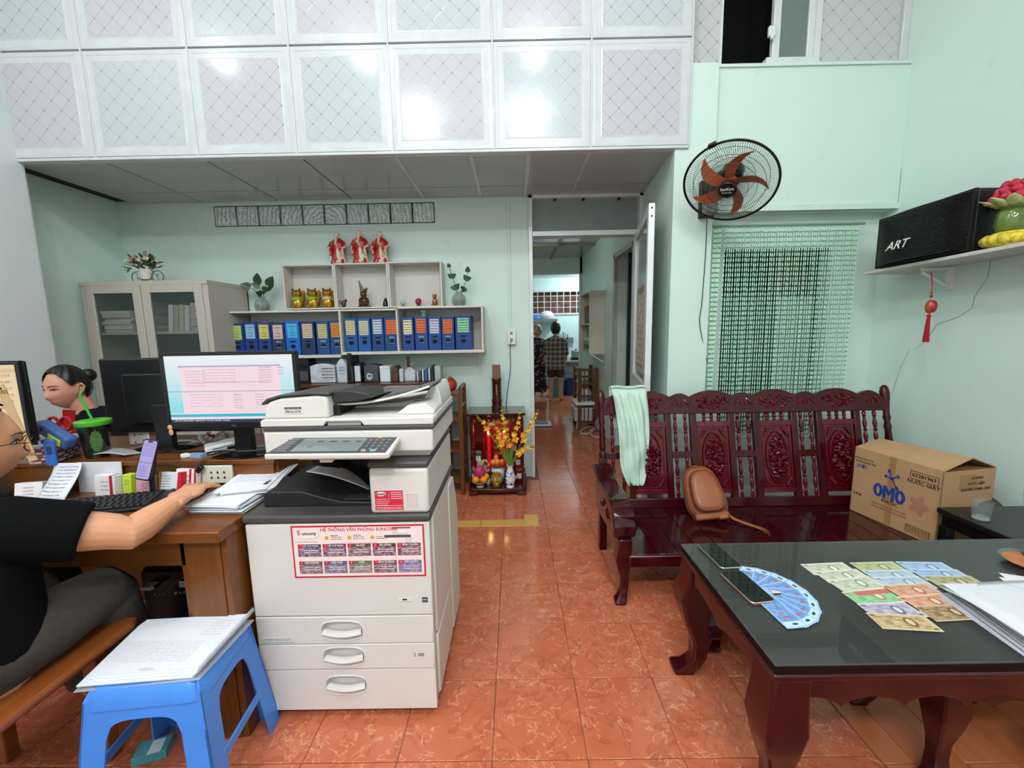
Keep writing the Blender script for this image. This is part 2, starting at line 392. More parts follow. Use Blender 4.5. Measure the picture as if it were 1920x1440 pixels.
BAND = mat('pvc_silver_band', '#bcc4c9', .25, .35, .2, 60); PVCW = mat('pvc_white', '#cfd4d6', .22, coat=.3)
def panel_mb(w, h, depth=.014):
    mb = MB(); R = []
    for d, y in ((0, 0), (.024, -.001), (.030, .004), (.048, .004), (.053, 0.0), (.060, -.0015)):
        R.append([(d, y, d), (w-d, y, d), (w-d, y, h-d), (d, y, h-d)])
    vs = [p for r in R for p in r]; fs = []; ms = []
    for k in range(len(R)-1):
        for i in range(4):
            fs.append((k*4+i, k*4+(i+1) % 4, k*4+4+(i+1) % 4, k*4+4+i)); ms.append(1 if k in (2,) else 0)
    fs.append((20, 21, 22, 23)); ms.append(2)
    mb.add(vs, fs); mb.m = ms
    mb.box(0, w, .0005, depth, 0, h); return mb
yl = 2.712
lf = struct('wall_loft', MB().box(-3.18, 1.112, yl+.015, yl+.06, 2.452, 4.0), PVCW, smooth=False)
seams = [-3.2, -2.594, -1.948, -1.329, -.728, -.096, .505, 1.112]; zr = [(2.462, 3.062), (3.075, 3.675), (3.688, 4.0)]
for a, b in zip(seams, seams[1:]):
    for r, (z0, z1) in enumerate(zr):
        o = obj('panel', panel_mb(b-a-.012, z1-z0), [PVCW, BAND, (PA if (seams.index(a)+r) % 2 else PB)], lf, smooth=False, local=True)
        o.location = (a+.006, yl-.002, z0); WM[o.name] = TR(*o.location); o['kind'] = 'structure'
obj('strip', MB().box(-3.18, 1.112, yl-.006, yl+.05, 2.440, 2.458), PVCW, lf, bev=.003)
for a in seams[1:]: obj('strip', MB().box(a-.005, a+.005, yl-.004, yl+.01, 2.458, 4.0), PVCW, lf, smooth=False)
# loft underside
UND = mat('pvc_ceiling_sheet', '#b9bfbd', .13, 0, .04, 3)
cu = struct('ceiling_loft', MB().box(-3.33, 1.13, yl+.02, 3.72, 2.472, 2.52), mat('ceiling_void', '#2a2d2c', .9), smooth=False)
sx = [-3.18, -2.594, -1.948, -1.329, -.728, -.25, .12, .505, 1.11]
for a, b in zip(sx, sx[1:]):
    for y0, y1 in ((2.74, 3.345), (3.352, 3.602)):
        obj('panel', MB().box(a+.006, b-.006, y0+.003, y1-.003, 2.45, 2.47), UND, cu, smooth=False)['kind'] = 'structure'
for k, a in enumerate(sx[4:]): obj('strip', MB().box(a-.012, a+.012, 2.74, 3.602, 2.445, 2.455), PVCW, cu)
# panelled wall above the ledge, with its sliding window
yu = 2.80
wu = struct('wall_upper', MB().box(1.1, 1.33, yu, yu+.03, 2.93, 4.0).box(1.9, 2.475, yu, yu+.03, 2.93, 4.0).box(1.33, 1.9, yu, yu+.03, 3.75, 4.0), pvc('pvc_panel_grey', '#c6c9c9'), smooth=False)
struct('trim_2', MB().box(1.1, 2.475, 2.74, 2.86, 2.915, 2.932), WALL, smooth=False)
struct('trim_3', MB().box(2.43, 2.475, yu-.02, yu, 2.932, 4.0), PVCW, bev=.004)
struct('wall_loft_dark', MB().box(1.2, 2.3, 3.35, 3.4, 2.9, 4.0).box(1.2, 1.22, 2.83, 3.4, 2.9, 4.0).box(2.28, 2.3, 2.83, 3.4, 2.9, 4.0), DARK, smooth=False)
w2 = struct('window_2', MB().box(1.895, 1.93, yu-.02, yu+.05, 2.935, 4.0).box(1.318, 1.332, yu-.004, yu+.05, 2.935, 4.0), ALU)
fr = struct('sash', MB().box(1.64, 1.685, yu-.012, yu+.02, 2.935, 3.8).box(1.855, 1.895, yu-.012, yu+.02, 2.935, 3.8).box(1.60, 1.93, yu-.025, yu+.02, 2.93, 2.985), ALU, w2, bev=.003)
struct('pane', MB().box(1.682, 1.858, yu, yu+.006, 2.98, 3.8), mat('pane_grey', '#6f7d78', .3), w2)
struct('latch', MB().box(1.605, 1.645, yu-.03, yu-.008, 3.1, 3.16).box(1.615, 1.63, yu-.04, yu-.02, 3.08, 3.12), WHITE, w2, bev=.004)
# doorway: frame with transom panel, open leaf
d1 = struct('door_1', MB().box(.145, .178, yb-.03, yb+.13, 0, 2.455).box(1.075, 1.108, yb-.03, yb+.13, 0, 2.455).box(.145, 1.108, yb-.03, yb+.13, 2.425, 2.46).box(.178, 1.075, yb-.025, yb+.1, 2.12, 2.16), ALU, bev=.003)
struct('pane', MB().box(.178, 1.075, yb+.03, yb+.045, 2.16, 2.425), mat('transom_glass', '#8f9996', .3), d1)
obj('clip', MB().box(.36, .38, yb-.008, yb+.02, 2.408, 2.425).box(.6, .62, yb-.008, yb+.02, 2.408, 2.425).box(.9, .92, yb-.008, yb+.02, 2.408, 2.425), BLACK, d1)
LM = frame((.905-1.062, 2.745-3.585, 0), z=Vector((.905-1.062, 2.745-3.585, 0)).cross(Vector((0, 0, 1))), o=(1.062, 3.585, 0))   # x along the leaf, y up
LL = hypot(.905-1.062, 2.745-3.585)
def leaf(x0, x1, z0, z1, t0=-.02, t1=.02): return MB(LM).box(x0, x1, z0, z1, t0, t1)
lfm = MB(LM)
for b in ((0, .07, .02, 2.13), (LL-.07, LL, .02, 2.13), (.07, LL-.07, 2.06, 2.13), (.07, LL-.07, .02, .1), (.07, LL-.07, .84, .95)): lfm.box(b[0], b[1], b[2], b[3], -.02, .02)
dl = struct('leaf', lfm, ALU, d1, bev=.003)
struct('pane', leaf(.07, LL-.07, .95, 2.06, -.004, .004), mat('leaf_glass', '#9db5ab', .12, 0, .05, trans=.35), dl)
struct('panel', leaf(.07, LL-.07, .1, .84, -.008, .008), ALU, dl)
CALP = printed('calendar_print', '#b9aea2', [('l', .5, .5, .9, .92, '#8b5b46', 12), ('r', .5, .93, .9, .08, '#7b6a4a'), ('n', .5, .5, .8, .8, '#d9cbb9')], 'yz')
obj('wall_chart', leaf(.22, .66, 1.0, 1.66, .005, .009), CALP, dl, local=False)
obj('screw', MB(LM).cyl((LL, 2.10, .0), (LL+.003, 2.10, .0), .006).cyl((LL, 2.05, .0), (LL+.003, 2.05, .0), .006), BLACK, dl)
# cable conduit, socket on the back wall
obj_c = thing('cable_conduit', 'narrow pale cable conduit running down the mint wall beside the doorway', 'conduit', (-.02, yb, 0))
obj('channel', MB().box(-.035, -.012, yb-.012, yb, 1.34, 2.452), WALL, obj_c, bev=.002)
sk = thing('wall_socket', 'white double wall socket low on the mint wall with a black plug in it', 'socket', (-.01, yb, 1.3))
obj('back_box', MB().box(-.045, .018, yb-.035, yb, 1.215, 1.345), WHITE, sk, bev=.004)
obj('face_plate', MB().box(-.048, .021, yb-.042, yb-.035, 1.213, 1.347), WHITE, sk, bev=.003)
for dz in (1.255, 1.31):
    obj('outlet', MB().box(-.028, -.004, yb-.0435, yb-.041, dz-.015, dz+.012), mat('socket_grey', '#8a8f8f', .4), sk)
# passage and kitchen behind the door
struct('wall_passage_left', MB().box(.02, .10, yb+.12, 7.3, 0, 2.6), WALL, smooth=False)
struct('wall_passage_right', MB().box(1.12, 1.3, 3.7, 3.86, 0, 2.6).box(1.12, 1.3, 4.55, 6.75, 0, 2.6).box(1.12, 1.3, 3.86, 4.55, 2.1, 2.6), WALL, smooth=False)
struct('door_2', MB().box(1.105, 1.14, 3.82, 3.87, 0, 2.12).box(1.105, 1.14, 4.53, 4.58, 0, 2.12).box(1.105, 1.14, 3.82, 4.58, 2.08, 2.13), mat('grey_door_frame', '#aeb5b2', .4))
struct('wall_side_room', MB().box(1.7, 1.75, 3.6, 4.8, 0, 2.6), DARK, smooth=False)
struct('ceiling_passage', MB().box(.1, 1.3, yb+.12, 6.8, 2.46, 2.5), UND, smooth=False)
for y in (4.35, 5.0, 5.65): struct('trim_4', MB().box(.1, 1.12, y-.02, y+.02, 2.435, 2.462), mat('ceiling_batten', '#9c8d7c', .5))
struct('trim_5', MB().box(.60, .64, yb+.12, 6.7, 2.44, 2.462), mat('ceiling_batten', '#9c8d7c', .5))
struct('wall_kitchen_front', MB().box(.1, 1.3, 6.7, 6.8, 2.21, 2.6).box(1.085, 1.7, 6.7, 6.8, 0, 2.6), WALL, smooth=False)
wk = struct('wall_kitchen_back', MB().box(-.6, .44, 9.6, 9.7, 0, 2.9).box(.44, 1.62, 9.6, 9.7, 0, 1.68).box(.44, 1.62, 9.6, 9.7, 2.2, 2.9).box(1.62, 2.4, 9.6, 9.7, 0, 2.9), WALLK, smooth=False)
struct('wall_kitchen_side', MB().box(-.65, -.55, 6.7, 9.7, 0, 2.9).box(1.95, 2.05, 6.8, 9.7, 0, 2.9).box(-.6, .1, 6.7, 6.8, 0, 2.9), WALLK, smooth=False)
struct('ceiling_kitchen', MB().box(-.65, 2.05, 6.8, 9.7, 2.5, 2.55), mat('kitchen_ceiling', '#dfe6e6', .6), smooth=False)
w3 = struct('window_3', MB().box(.42, 1.64, 9.57, 9.6, 1.66, 1.70).box(.42, 1.64, 9.57, 9.6, 2.18, 2.22).box(.42, .46, 9.57, 9.6, 1.66, 2.22), PVCW)
for k in range(8): obj('bar', MB().box(.58+k*.15-.008, .58+k*.15+.008, 9.58, 9.6, 1.7, 2.19), PVCW, w3)
for k in range(3): obj('bar', MB().box(.44, 1.62, 9.578, 9.598, 1.83+k*.13-.007, 1.83+k*.13+.007), PVCW, w3)
struct('wall_outside', MB().box(.2, 1.9, 9.85, 9.9, 1.3, 2.5), mat('brick_dim', '#7a5644', .9, 0, .4, 6), smooth=False)
# ------------------------------------------------------------------ photocopier
CW = mat('copier_white', '#dcd8d2', .42, 0, .02, 5); CG = mat('copier_grey', '#4a4746', .5, 0, .05, 40); CK = mat('copier_tray_black', '#232324', .45)
cp = thing('photocopier', 'large white office photocopier with dark top plate, standing in the aisle beside the desk', 'photocopier', (-.59, 1.55, 0))
def hole_plate(mb, x0, x1, z0, z1, y0, y1, cx, cz, hw, hh, depth):
    ang = [2*pi*k/32 for k in range(32)]
    for X, Z in ((x0, z0), (x1, z0), (x0, z1), (x1, z1)): ang.append(atan2(Z-cz, X-cx) % (2*pi))
    ang = sorted(set(round(a, 5) for a in ang)); out = []; hole = []
    for a in ang:
        c, s = cos(a), sin(a)
        k = min([(x1-cx)/c if c > 1e-6 else (x0-cx)/c if c < -1e-6 else 9, (z1-cz)/s if s > 1e-6 else (z0-cz)/s if s < -1e-6 else 9])
        out.append((cx+k*c, cz+k*s)); e = (abs(c)**3.2+abs(s)**3.2)**(-1/3.2); hole.append((cx+hw*c*e, cz+hh*s*e))
    mb.rings([[(x, y1, z) for x, z in out], [(x, y0, z) for x, z in out], [(x, y0, z) for x, z in hole], [(cx+(x-cx)*.92, y0+depth, cz+(z-cz)*.85) for x, z in hole]])
obj('body', MB().box(-.889, -.292, 1.288, 1.76, .035, .722), CW, cp, bev=.008)
obj('side_cover', MB().box(-.292, -.281, 1.30, 1.60, .30, .74).prism([(1.62, .06), (1.82, .06), (1.835, .5), (1.80, .60), (1.745, .70), (1.62, .70)], -.889, -.279, 'x').box(-.292, -.281, 1.30, 1.60, .06, .285), CW, cp, bev=.004)
for x, y in ((-.84, 1.33), (-.335, 1.33), (-.84, 1.79), (-.335, 1.79)):
    c = obj('caster', MB().cyl((x-.012, y, .024), (x+.012, y, .024), .0235, 14).box(x-.018, x+.018, y-.018, y+.018, .03, .045), BLACK, cp)
HG = mat('handle_line', '#7d7a76', .5)
for nm, z0, z1, hz in (('paper_drawer', .036, .189, .131), ('paper_drawer', .192, .285, .2395), ('paper_drawer', .288, .389, .337)):
    mb = MB(); hole_plate(mb, -.892, -.289, z0, z1, 1.262, 1.287, -.6, hz, .069, .034, .022)
    dr = obj(nm, mb, CW, cp, bev=.003, ang=30)
    ps = [(-.6+.066*cos(a), 1.258-.006*sin(a)*0, hz-.006+.022*sin(a)) for a in [pi+pi*k/14 for k in range(15)]]
    obj('handle', MB().tube([(-.664+.128*k/12, 1.2665-.009*sin(pi*k/12), hz-.007-.004*sin(pi*k/12)) for k in range(13)], .013, 8, flat=.75), CW, dr)
    obj('rim', MB().tube([(-.6+.071*cos(a)*(abs(cos(a))**3.2+abs(sin(a))**3.2)**(-1/3.2), 1.2615, hz+.036*sin(a)*(abs(cos(a))**3.2+abs(sin(a))**3.2)**(-1/3.2)) for a in [2*pi*k/40 for k in range(40)]], .0022, 6, close=True), CW, dr)
FR = ((1, 0, 0), (0, 0, 1))
INK = mat('ink_black', '#1b1b1e', .6); INKG = mat('ink_grey', '#5d6468', .6); INKR = mat('ink_red', '#c02a3a', .5); INKW = mat('ink_white', '#f2f2f0', .5); INKB = mat('ink_blue', '#1d3fa0', .5)
def front(x, z, y=1.2605): return face((x, y, z), *FR)
fd = obj('front_door', MB().box(-.892, -.287, 1.262, 1.288, .392, .722), CW, cp, bev=.004)
# the large poster on the door
poster = [('r', .5, .985, 1, .03, '#c8203c'), ('r', .5, .015, 1, .03, '#c8203c'), ('r', .006, .5, .012, 1, '#c8203c'), ('r', .994, .5, .012, 1, '#c8203c')]
pcol = ['#4c3f63', '#5a3b57', '#5f4d4b', '#62363f', '#74404a', '#6d5a58', '#5b6187', '#66785a', '#6b4650', '#746ba0']
for k in range(10):
    cx, cz = .13+.188*(k % 5), (.53, .2)[k//5]
    poster += [('r', cx, cz, .176, .24, pcol[k]), ('n', cx, cz-.03, .176, .17, '#b79aa4'), ('r', cx-.07, cz+.085, .036, .07, '#d0213a'), ('l', cx+.01, cz-.02, .12, .09, '#e8dfe4', 2)]
poster += [('e', .125, .82, .17, .15, '#c9c6c4'), ('e', .12, .83, .17, .15, '#f6e9e4'), ('l', .11, .695, .17, .03, '#7a6f6a', 1), ('l', .47, .66, .36, .03, '#b98b93', 1)]
for k in range(3): poster += [('e', .265+.172*k, .765, .03, .075, '#e2a53a'), ('l', .335+.172*k, .76, .085, .07, '#3a3638', 2)]
poster += [('r', .82, .84, .12, .13, '#d9d5d4'), ('r', .80, .78, .2, .05, '#5b4a50'), ('r', .84, .87, .07, .05, '#f4eeee'), ('r', .83, .94, .14, .03, '#a04a58'), ('r', .88, .7, .05, .1, '#d8d4d4')]
po = obj('poster', MB().box(-.742, -.304, 1.2608, 1.2625, .533, .716), printed('poster_print', '#f6e2df', poster, 'xz', .3), fd)
text(po, 'HỆ THỐNG VĂN PHÒNG SUNCORP', front(-.518, .701), .0145, INKR, bold=.0003, sx=1.08)
text(po, 'uncorp', front(-.683, .6895), .0165, INK, bold=.0005)
text(po, 'S', front(-.717, .692), .024, INKR, bold=.001)
for k, s in enumerate(('BÁN MÁY', 'THUÊ MÁY')): text(po, s, front(-.60+.075*k, .681), .0055, INK, bold=.0002)
names = ['HỒ CHÍ MINH', 'HỒ CHÍ MINH', 'HÀ NỘI', 'ĐÀ NẴNG', 'BÌNH THUẬN', 'HẢI PHÒNG', 'CẦN THƠ', 'HUẾ', 'BÌNH DƯƠNG', 'PHÚ QUỐC']
for k, s in enumerate(names):
    text(po, s, front(-.681+.0824*(k % 5), (.646, .586)[k//5]), .0085, INKW, bold=.0002)
    text(po, str(k+1), front(-.715+.0824*(k % 5), (.6455, .5853)[k//5]), .0075, INKW)
lb = obj('badge', MB().box(-.402, -.35, 1.2612, 1.2625, .437, .457), printed('badge_a', '#e4dfd8', [('r', .42, .6, .3, .3, '#2a2a2e'), ('l', .5, .2, .9, .2, '#55555a', 1)], 'xz'), fd)
obj('badge', MB().box(-.322, -.303, 1.2612, 1.2625, .4375, .456), printed('badge_b', '#35373a', [('r', .5, .6, .7, .2, '#cfcfcf'), ('l', .5, .25, .8, .2, '#cfcfcf', 1)], 'xz'), fd)
obj('notice', MB().box(-.877, -.762, 1.2612, 1.2625, .291, .314), printed('notice_print', '#d6d8d4', [('l', .45, .7, .85, .45, '#43565c', 2), ('l', .5, .2, .95, .3, '#55686c', 2)], 'xz'), cp)
text(cp, '2', front(-.357, .2425, 1.2615), .018, INKG); obj('badge', MB().box(-.345, -.325, 1.2612, 1.2625, .238, .248), printed('badge_c', '#6b6f70', [('l', .5, .5, .8, .6, '#dcdad6', 1)], 'xz'), cp)
obj('top_plate', MB().box(-.899, -.281, 1.257, 1.765, .726, .752), CG, cp, bev=.008)
obj('output_tray', MB().prism([(-.865, .752), (-.865, .797), (-.855, .805), (-.735, .806), (-.66, .783), (-.60, .768), (-.495, .765), (-.495, .752)], 1.33, 1.66, 'y')
    .box(-.60, -.50, 1.345, 1.39, .765, .772).prism([(-.80, .806), (-.80, .83), (-.76, .835), (-.70, .806)], 1.52, 1.66, 'y'), CK, cp, bev=.004)
obj('tray_catch', MB().prism([(1.40, .766), (1.55, .766), (1.56, .80), (1.54, .80)], -.515, -.503, 'x').ball((-.51, 1.355, .772), .007, 8, 5), BLACK, cp)
PAP = mat('paper_white', '#eceef0', .75, 0, .02); PAPG = mat('paper_bluish', '#dfe4ec', .75, 0, .03)
rb = obj('right_block', MB().box(-.476, -.284, 1.264, 1.745, .752, .906), CW, cp, bev=.012, seg=3)
obj('column', MB().box(-.86, -.476, 1.66, 1.74, .752, .95), CK, cp, bev=.004)
obj('cap', MB().box(-.478, -.282, 1.262, 1.745, .907, .926), CG, cp, bev=.006); obj('neck', MB().box(-.47, -.288, 1.33, 1.735, .926, .95), CW, cp, bev=.004)
st = obj('sticker', MB().box(-.459, -.3675, 1.2628, 1.2645, .765, .831), printed('sticker_red', '#d42a44', [('e', .22, .84, .38, .24, '#f3d9dc'), ('l', .77, .75, .4, .4, '#f6dfe2', 4), ('l', .24, .42, .42, .4, '#eec6cc', 4), ('l', .5, .1, .92, .16, '#f6dfe2', 2), ('r', .5, .24, .98, .015, '#f6dfe2'), ('r', .5, .62, .012, .5, '#f2c9cf')], 'xz', .4), cp)
text(st, 'Suncorp', front(-.439, .8205, 1.262), .0095, INK, bold=.0002); text(st, 'S', front(-.4525, .8205, 1.2619), .0125, INKR, bold=.0003)
obj('blank_label', MB().box(-.3575, -.319, 1.2628, 1.2645, .772, .821), printed('blank_label', '#d8cfca', [('r', .5, .55, .84, .8, '#c4b3ae'), ('r', .5, .55, .78, .74, '#dbcbc6')], 'xz'), cp)
sc_ = obj('scanner_unit', MB().box(-.822, -.268, 1.295, 1.735, .95, 1.026), CW, cp, bev=.008, seg=3)
obj('glass_bed', MB().box(-.82, -.262, 1.292, 1.74, 1.027, 1.041), CG, cp, bev=.004)
ld = obj('lid', MB().prism([(-.826, 1.042), (-.622, 1.042), (-.612, 1.056), (-.50, 1.056), (-.49, 1.042), (-.264, 1.042), (-.264, 1.060), (-.27, 1.066), (-.82, 1.066), (-.826, 1.060)], 1.292, 1.34, 'y').box(-.826, -.264, 1.34, 1.72, 1.042, 1.066), CW, cp, bev=.003)
obj('lid_grip', MB().box(-.61, -.502, 1.30, 1.33, 1.042, 1.056), mat('grip_shade', '#aaa6a2', .5), ld)
af = obj('document_feeder', MB().prism([(-.818, 1.066), (-.607, 1.066), (-.607, 1.136), (-.64, 1.141), (-.76, 1.134), (-.80, 1.122), (-.815, 1.10)], 1.303, 1.58, 'y'), CW, cp, bev=.008, seg=3)
def dome(pts, y0, y1, drop):  # cover whose back edge lies lower than its front
    n = len(pts); return MB().add([(x, y0, z) for x, z in pts]+[(x, y1, z-drop) for x, z in pts], [list(range(n))[::-1], list(range(n, 2*n))]+[(i, (i+1) % n, n+(i+1) % n, n+i) for i in range(n)])
obj('feeder_cover', dome([(-.818, 1.112), (-.80, 1.126), (-.76, 1.138), (-.66, 1.145), (-.60, 1.142), (-.60, 1.150), (-.66, 1.153), (-.76, 1.146), (-.803, 1.134), (-.822, 1.118)], 1.300, 1.59, .012), CG, af, bev=.002)
obj('feed_hood', dome([(-.60, 1.112), (-.60, 1.150), (-.53, 1.150), (-.49, 1.142), (-.47, 1.126), (-.52, 1.116)], 1.33, 1.58, .014), mat('hood_grey', '#2f2e2e', .5), af, bev=.003)
bc = obj('barcode_label', MB().box(-.752, -.690, 1.3012, 1.304, 1.084, 1.108), printed('barcode_print', '#e6e0d8', [('l', .5, .72, .95, .42, '#2a2826', 1)]+[('r', .07+.033*k, .72, .012+.008*((k*7) % 3), .42, '#2c2a28') for k in range(27)], 'xz'), af)
text(bc, '7001612770', face((-.721, 1.3009, 1.0895), *FR), .0105, INK, bold=.0002)
def traypt(u, v, dz=0.): return (-.60+.315*u, 1.36+.23*v, 1.102+.055*(u**1.15)-.012*sin(pi*u)-.004*v+dz)
obj('feed_tray', MB().grid(lambda u, v: traypt(u, v), 12, 6).box(-.45, -.33, 1.40, 1.43, 1.138, 1.15), mat('copier_grey_light', '#6d6b69', .45), af, solid=.008)
obj('tray_edge', MB().tube([traypt(k/14, -.01) for k in range(15)], .004, 6), CW, af)
obj('exit_base', MB().prism([(-.60, 1.066), (-.268, 1.066), (-.266, 1.08), (-.275, 1.128), (-.285, 1.146), (-.305, 1.14), (-.33, 1.10), (-.42, 1.085), (-.60, 1.074)], 1.47, 1.70, 'y').prism([(-.40, 1.066), (-.268, 1.066), (-.268, 1.08), (-.30, 1.102), (-.36, 1.095)], 1.34, 1.47, 'y'), CW, af, bev=.004)
obj('feed_rollers', MB().box(-.606, -.585, 1.34, 1.57, 1.068, 1.10), BLACK, af)
# tilted control panel
pa, pb_, pc, pd = at(497, 852, y=1.168), at(726, 850, y=1.168), at(746, 818, y=1.29), at(541, 822, y=1.29)
pm = (pa+pb_+pc+pd)/4; xa = (pb_-pa).normalized(); ya = ((pd+pc)/2-(pa+pb_)/2); pl_ = ya.length; PW = .372
PF = frame(xa, z=xa.cross(ya), o=(pa+pb_)/2)
cpn = obj('control_panel', MB(PF).prism([(-PW/2, 0), (PW/2, 0), (PW/2, pl_), (-PW/2+.02, pl_)], -.018, -.001).box(-.10, .17, .02, pl_-.01, -.03, -.018).box(-.04, .0, .03, .12, -.045, -.03), CW, cp, bev=.004)
obj('panel_face', MB(PF).prism([(-PW/2+.006, .006), (PW/2-.012, .006), (PW/2-.008, pl_-.004), (-PW/2+.028, pl_-.004)], -.001, .001), mat('panel_grey', '#48484a', .4), cpn)
obj('touch_screen', MB(PF).box(-.115, .086, .016, pl_-.014, .001, .0022), printed('screen_grey', '#b9cdd0', [('e', .3, .75, .12, .15, '#7e8f94'), ('e', .5, .75, .12, .15, '#7e8f94'), ('e', .7, .75, .12, .15, '#7e8f94'), ('e', .9, .75, .1, .15, '#7e8f94'), ('e', .22, .35, .1, .15, '#93a3a6'), ('l', .5, .52, .8, .06, '#889a9c', 1)], 'xy', .2, .55), cpn)
KB_ = mat('panel_key', '#77797c', .4); KY = mat('key_yellow', '#c9b94c', .4); KR = mat('key_red', '#c9a3a0', .4); KC = mat('key_teal', '#7fb3b8', .4)
for i in range(4):
    for j in range(4): obj('key', MB(PF).lathe([(.0055, .001), (.005, .0035), (0, .0036)], 10, 0, (.103+.019*i, .028+.022*j, 0)), KB_, cpn)
for i in range(6): obj('key', MB(PF).box(-.165, -.13, .016+.016*i, .024+.016*i, .001, .003), KB_, cpn)
obj('key', MB(PF).box(.118, .132, pl_-.012, pl_-.006, .001, .0034), KY, cpn); obj('key', MB(PF).box(.098, .112, .012, .02, .001, .0034), KR, cpn); obj('key', MB(PF).box(.125, .143, .012, .022, .001, .0034), KC, cpn)
sheet = tag(obj('paper_sheet', MB().grid(lambda u, v: at(574+118*u+36*v*(1-u), 884+34*u-17*v, y=1.40+.20*v)+Vector((0, 0, .010*sin(pi*u))), 10, 8), PAP, solid=.002), 'loose white sheet lying curled in the black output tray of the photocopier', 'paper')

# ------------------------------------------------------------------ carved sofa
MAH = wood('mahogany', '#2a0407', '#4a080f', .22, 'x', .3, 1., .25); MAHZ = wood('mahogany_z', '#2a0407', '#4a080f', .22, 'z', .3, 1., .25); MAHY = wood('mahogany_y', '#220407', '#3e080e', .14, 'y', .5, 1., .25)
MAHC = mat('mahogany_carved', '#5a0b15', .16, 0, .2, 30, coat=.5, bump=.2, bscale=70, spec=.3)
so = thing('carved_sofa', 'long dark red carved wooden sofa with turned spindles in its back, below the bead curtain', 'sofa', (1.4, 2.1, 0))
BO = Vector((0, 2.335, .265)); BU = Vector((0, .150, .675)).normalized(); BM = frame((1, 0, 0), z=Vector((1, 0, 0)).cross(BU), o=BO)  # x, up the back, out of the back
PANX, PRX = [.82, 1.203, 1.585, 1.968], [.625, 1.011, 1.394, 1.777, 2.165]
def crest(x):
    t = .642
    for c in PANX:
        d = abs(x-c)/.155
        if d < 1: t = max(t, .700-.052*d*d)
    for c in PRX:
        d = abs(x-c)/.07
        if d < 1: t = max(t, .684-.034*d*d)
    return t
xs_ = [.54+1.725*k/140 for k in range(141)]
obj('top_rail', MB(BM).prism([(.54, .558), (2.265, .558)]+[(x, crest(x)) for x in reversed(xs_)], -.02, .016), MAH, so, bev=.004)
obj('bottom_rail', MB(BM).box(.54, 2.265, .0, .055, -.018, .016), MAH, so, bev=.004)
def spindle(L, r):
    p = [(0, .5), (.04, .9), (.08, 1.0), (.10, .55), (.13, .95), (.16, .6), (.20, .6), (.33, 1.0), (.42, .75), (.46, .5), (.50, 1.0), (.54, .5), (.58, .75), (.67, 1.0), (.80, .6), (.84, .6), (.87, .95), (.90, .55), (.92, 1.0), (.96, .9), (1, .5)]
    return [(r*q, L*t) for t, q in p]
SPM = Matrix(((1, 0, 0, 0), (0, 0, 1, 0), (0, 1, 0, 0), (0, 0, 0, 1)))
for c in PRX:
    for dx in (-.031, .031):
        for t0, t1 in ((.055, .295), (.33, .558)):
            m_ = MB(BM @ Matrix.Translation((c+dx, t0, 0)) @ Matrix.Rotation(-pi/2, 4, 'X')); m_.lathe(spindle(t1-t0, .0125), 10); obj('spindle', m_, MAHC, so)
    obj('cross_rail', MB(BM).box(c-.075, c+.075, .292, .332, -.014, .012), MAH, so, bev=.003)
RC = random.Random(3)
def carve(mb, cx, cy, w_, h_, n):
    mb.tube([(cx+w_*cos(a), cy+h_*sin(a), .014) for a in [2*pi*k/36 for k in range(36)]], .0045, 6, close=True, up=(0, 0, 1))
    for k in range(n):  # leaves and grapes
        a = RC.random()*2*pi; r = sqrt(RC.random())*.82; x, y = cx+w_*r*cos(a), cy+h_*r*sin(a)
        if k % 3 == 0: mb.ball((x, y, .014), (.007+.006*RC.random(), .007+.006*RC.random(), .011), 8, 5)
        else:
            b = RC.random()*6; mb.tube([(x+.016*(q-1)*cos(b), y+.016*(q-1)*sin(b), .010+.008*(q == 1)) for q in (0, .5, 1, 1.5, 2)], [.002, .008, .011, .006, .001], 6)
for c in PANX:
    for dx in (-.115, .115): obj('stile', MB(BM).box(c+dx-.018, c+dx+.018, .05, .56, -.016, .014), MAHZ, so, bev=.003)
    pf = obj('carved_panel', MB(BM).box(c-.097, c+.097, .085, .50, -.008, .004).box(c-.097, c+.097, .478, .512, -.012, .012).box(c-.097, c+.097, .08, .108, -.012, .012).box(c-.085, c-.078, .108, .478, .004, .009).box(c+.078, c+.085, .108, .478, .004, .009).box(c-.085, c+.085, .462, .469, .004, .009).box(c-.085, c+.085, .114, .121, .004, .009), MAHC, so, bev=.002)
    mb = MB(BM); carve(mb, c, .29, .064, .150, 80)
    for sx_, sy_ in ((-1, 1), (1, 1), (-1, -1), (1, -1)):
        for k in range(5): mb.ball((c+sx_*(.048+.006*k), .29+sy_*(.164-.009*k), .009), (.010, .007, .008), 8, 5)
    for k in range(22): a = -1.2+2.3*k/21-.4; mb.ball((c+.062*cos(a), .29+.132*sin(a), .011), .0045, 6, 4)
    obj('relief', mb, MAHC, pf)
    for k in (-1, 0, 1):
        m_ = MB(BM @ Matrix.Translation((c+.045*k, .508, 0)) @ Matrix.Rotation(-pi/2, 4, 'X')); m_.lathe([(.006, 0), (.011, .01), (.007, .018), (.012, .028), (.008, .038), (.011, .046), (.006, .052)], 10); obj('spindle', m_, MAHC, so)
    mb = MB(BM); carve(mb.box(0, 0, 0, 0, 0, 0) if False else mb, c, .627, .118, .052, 34)
    for k in range(9): mb.ball((c-.03+.013*(k % 4)+.006*(k//4), .60+.012*(k//4), .016), .007, 8, 5)
    obj('crest_relief', mb, MAHC, so)
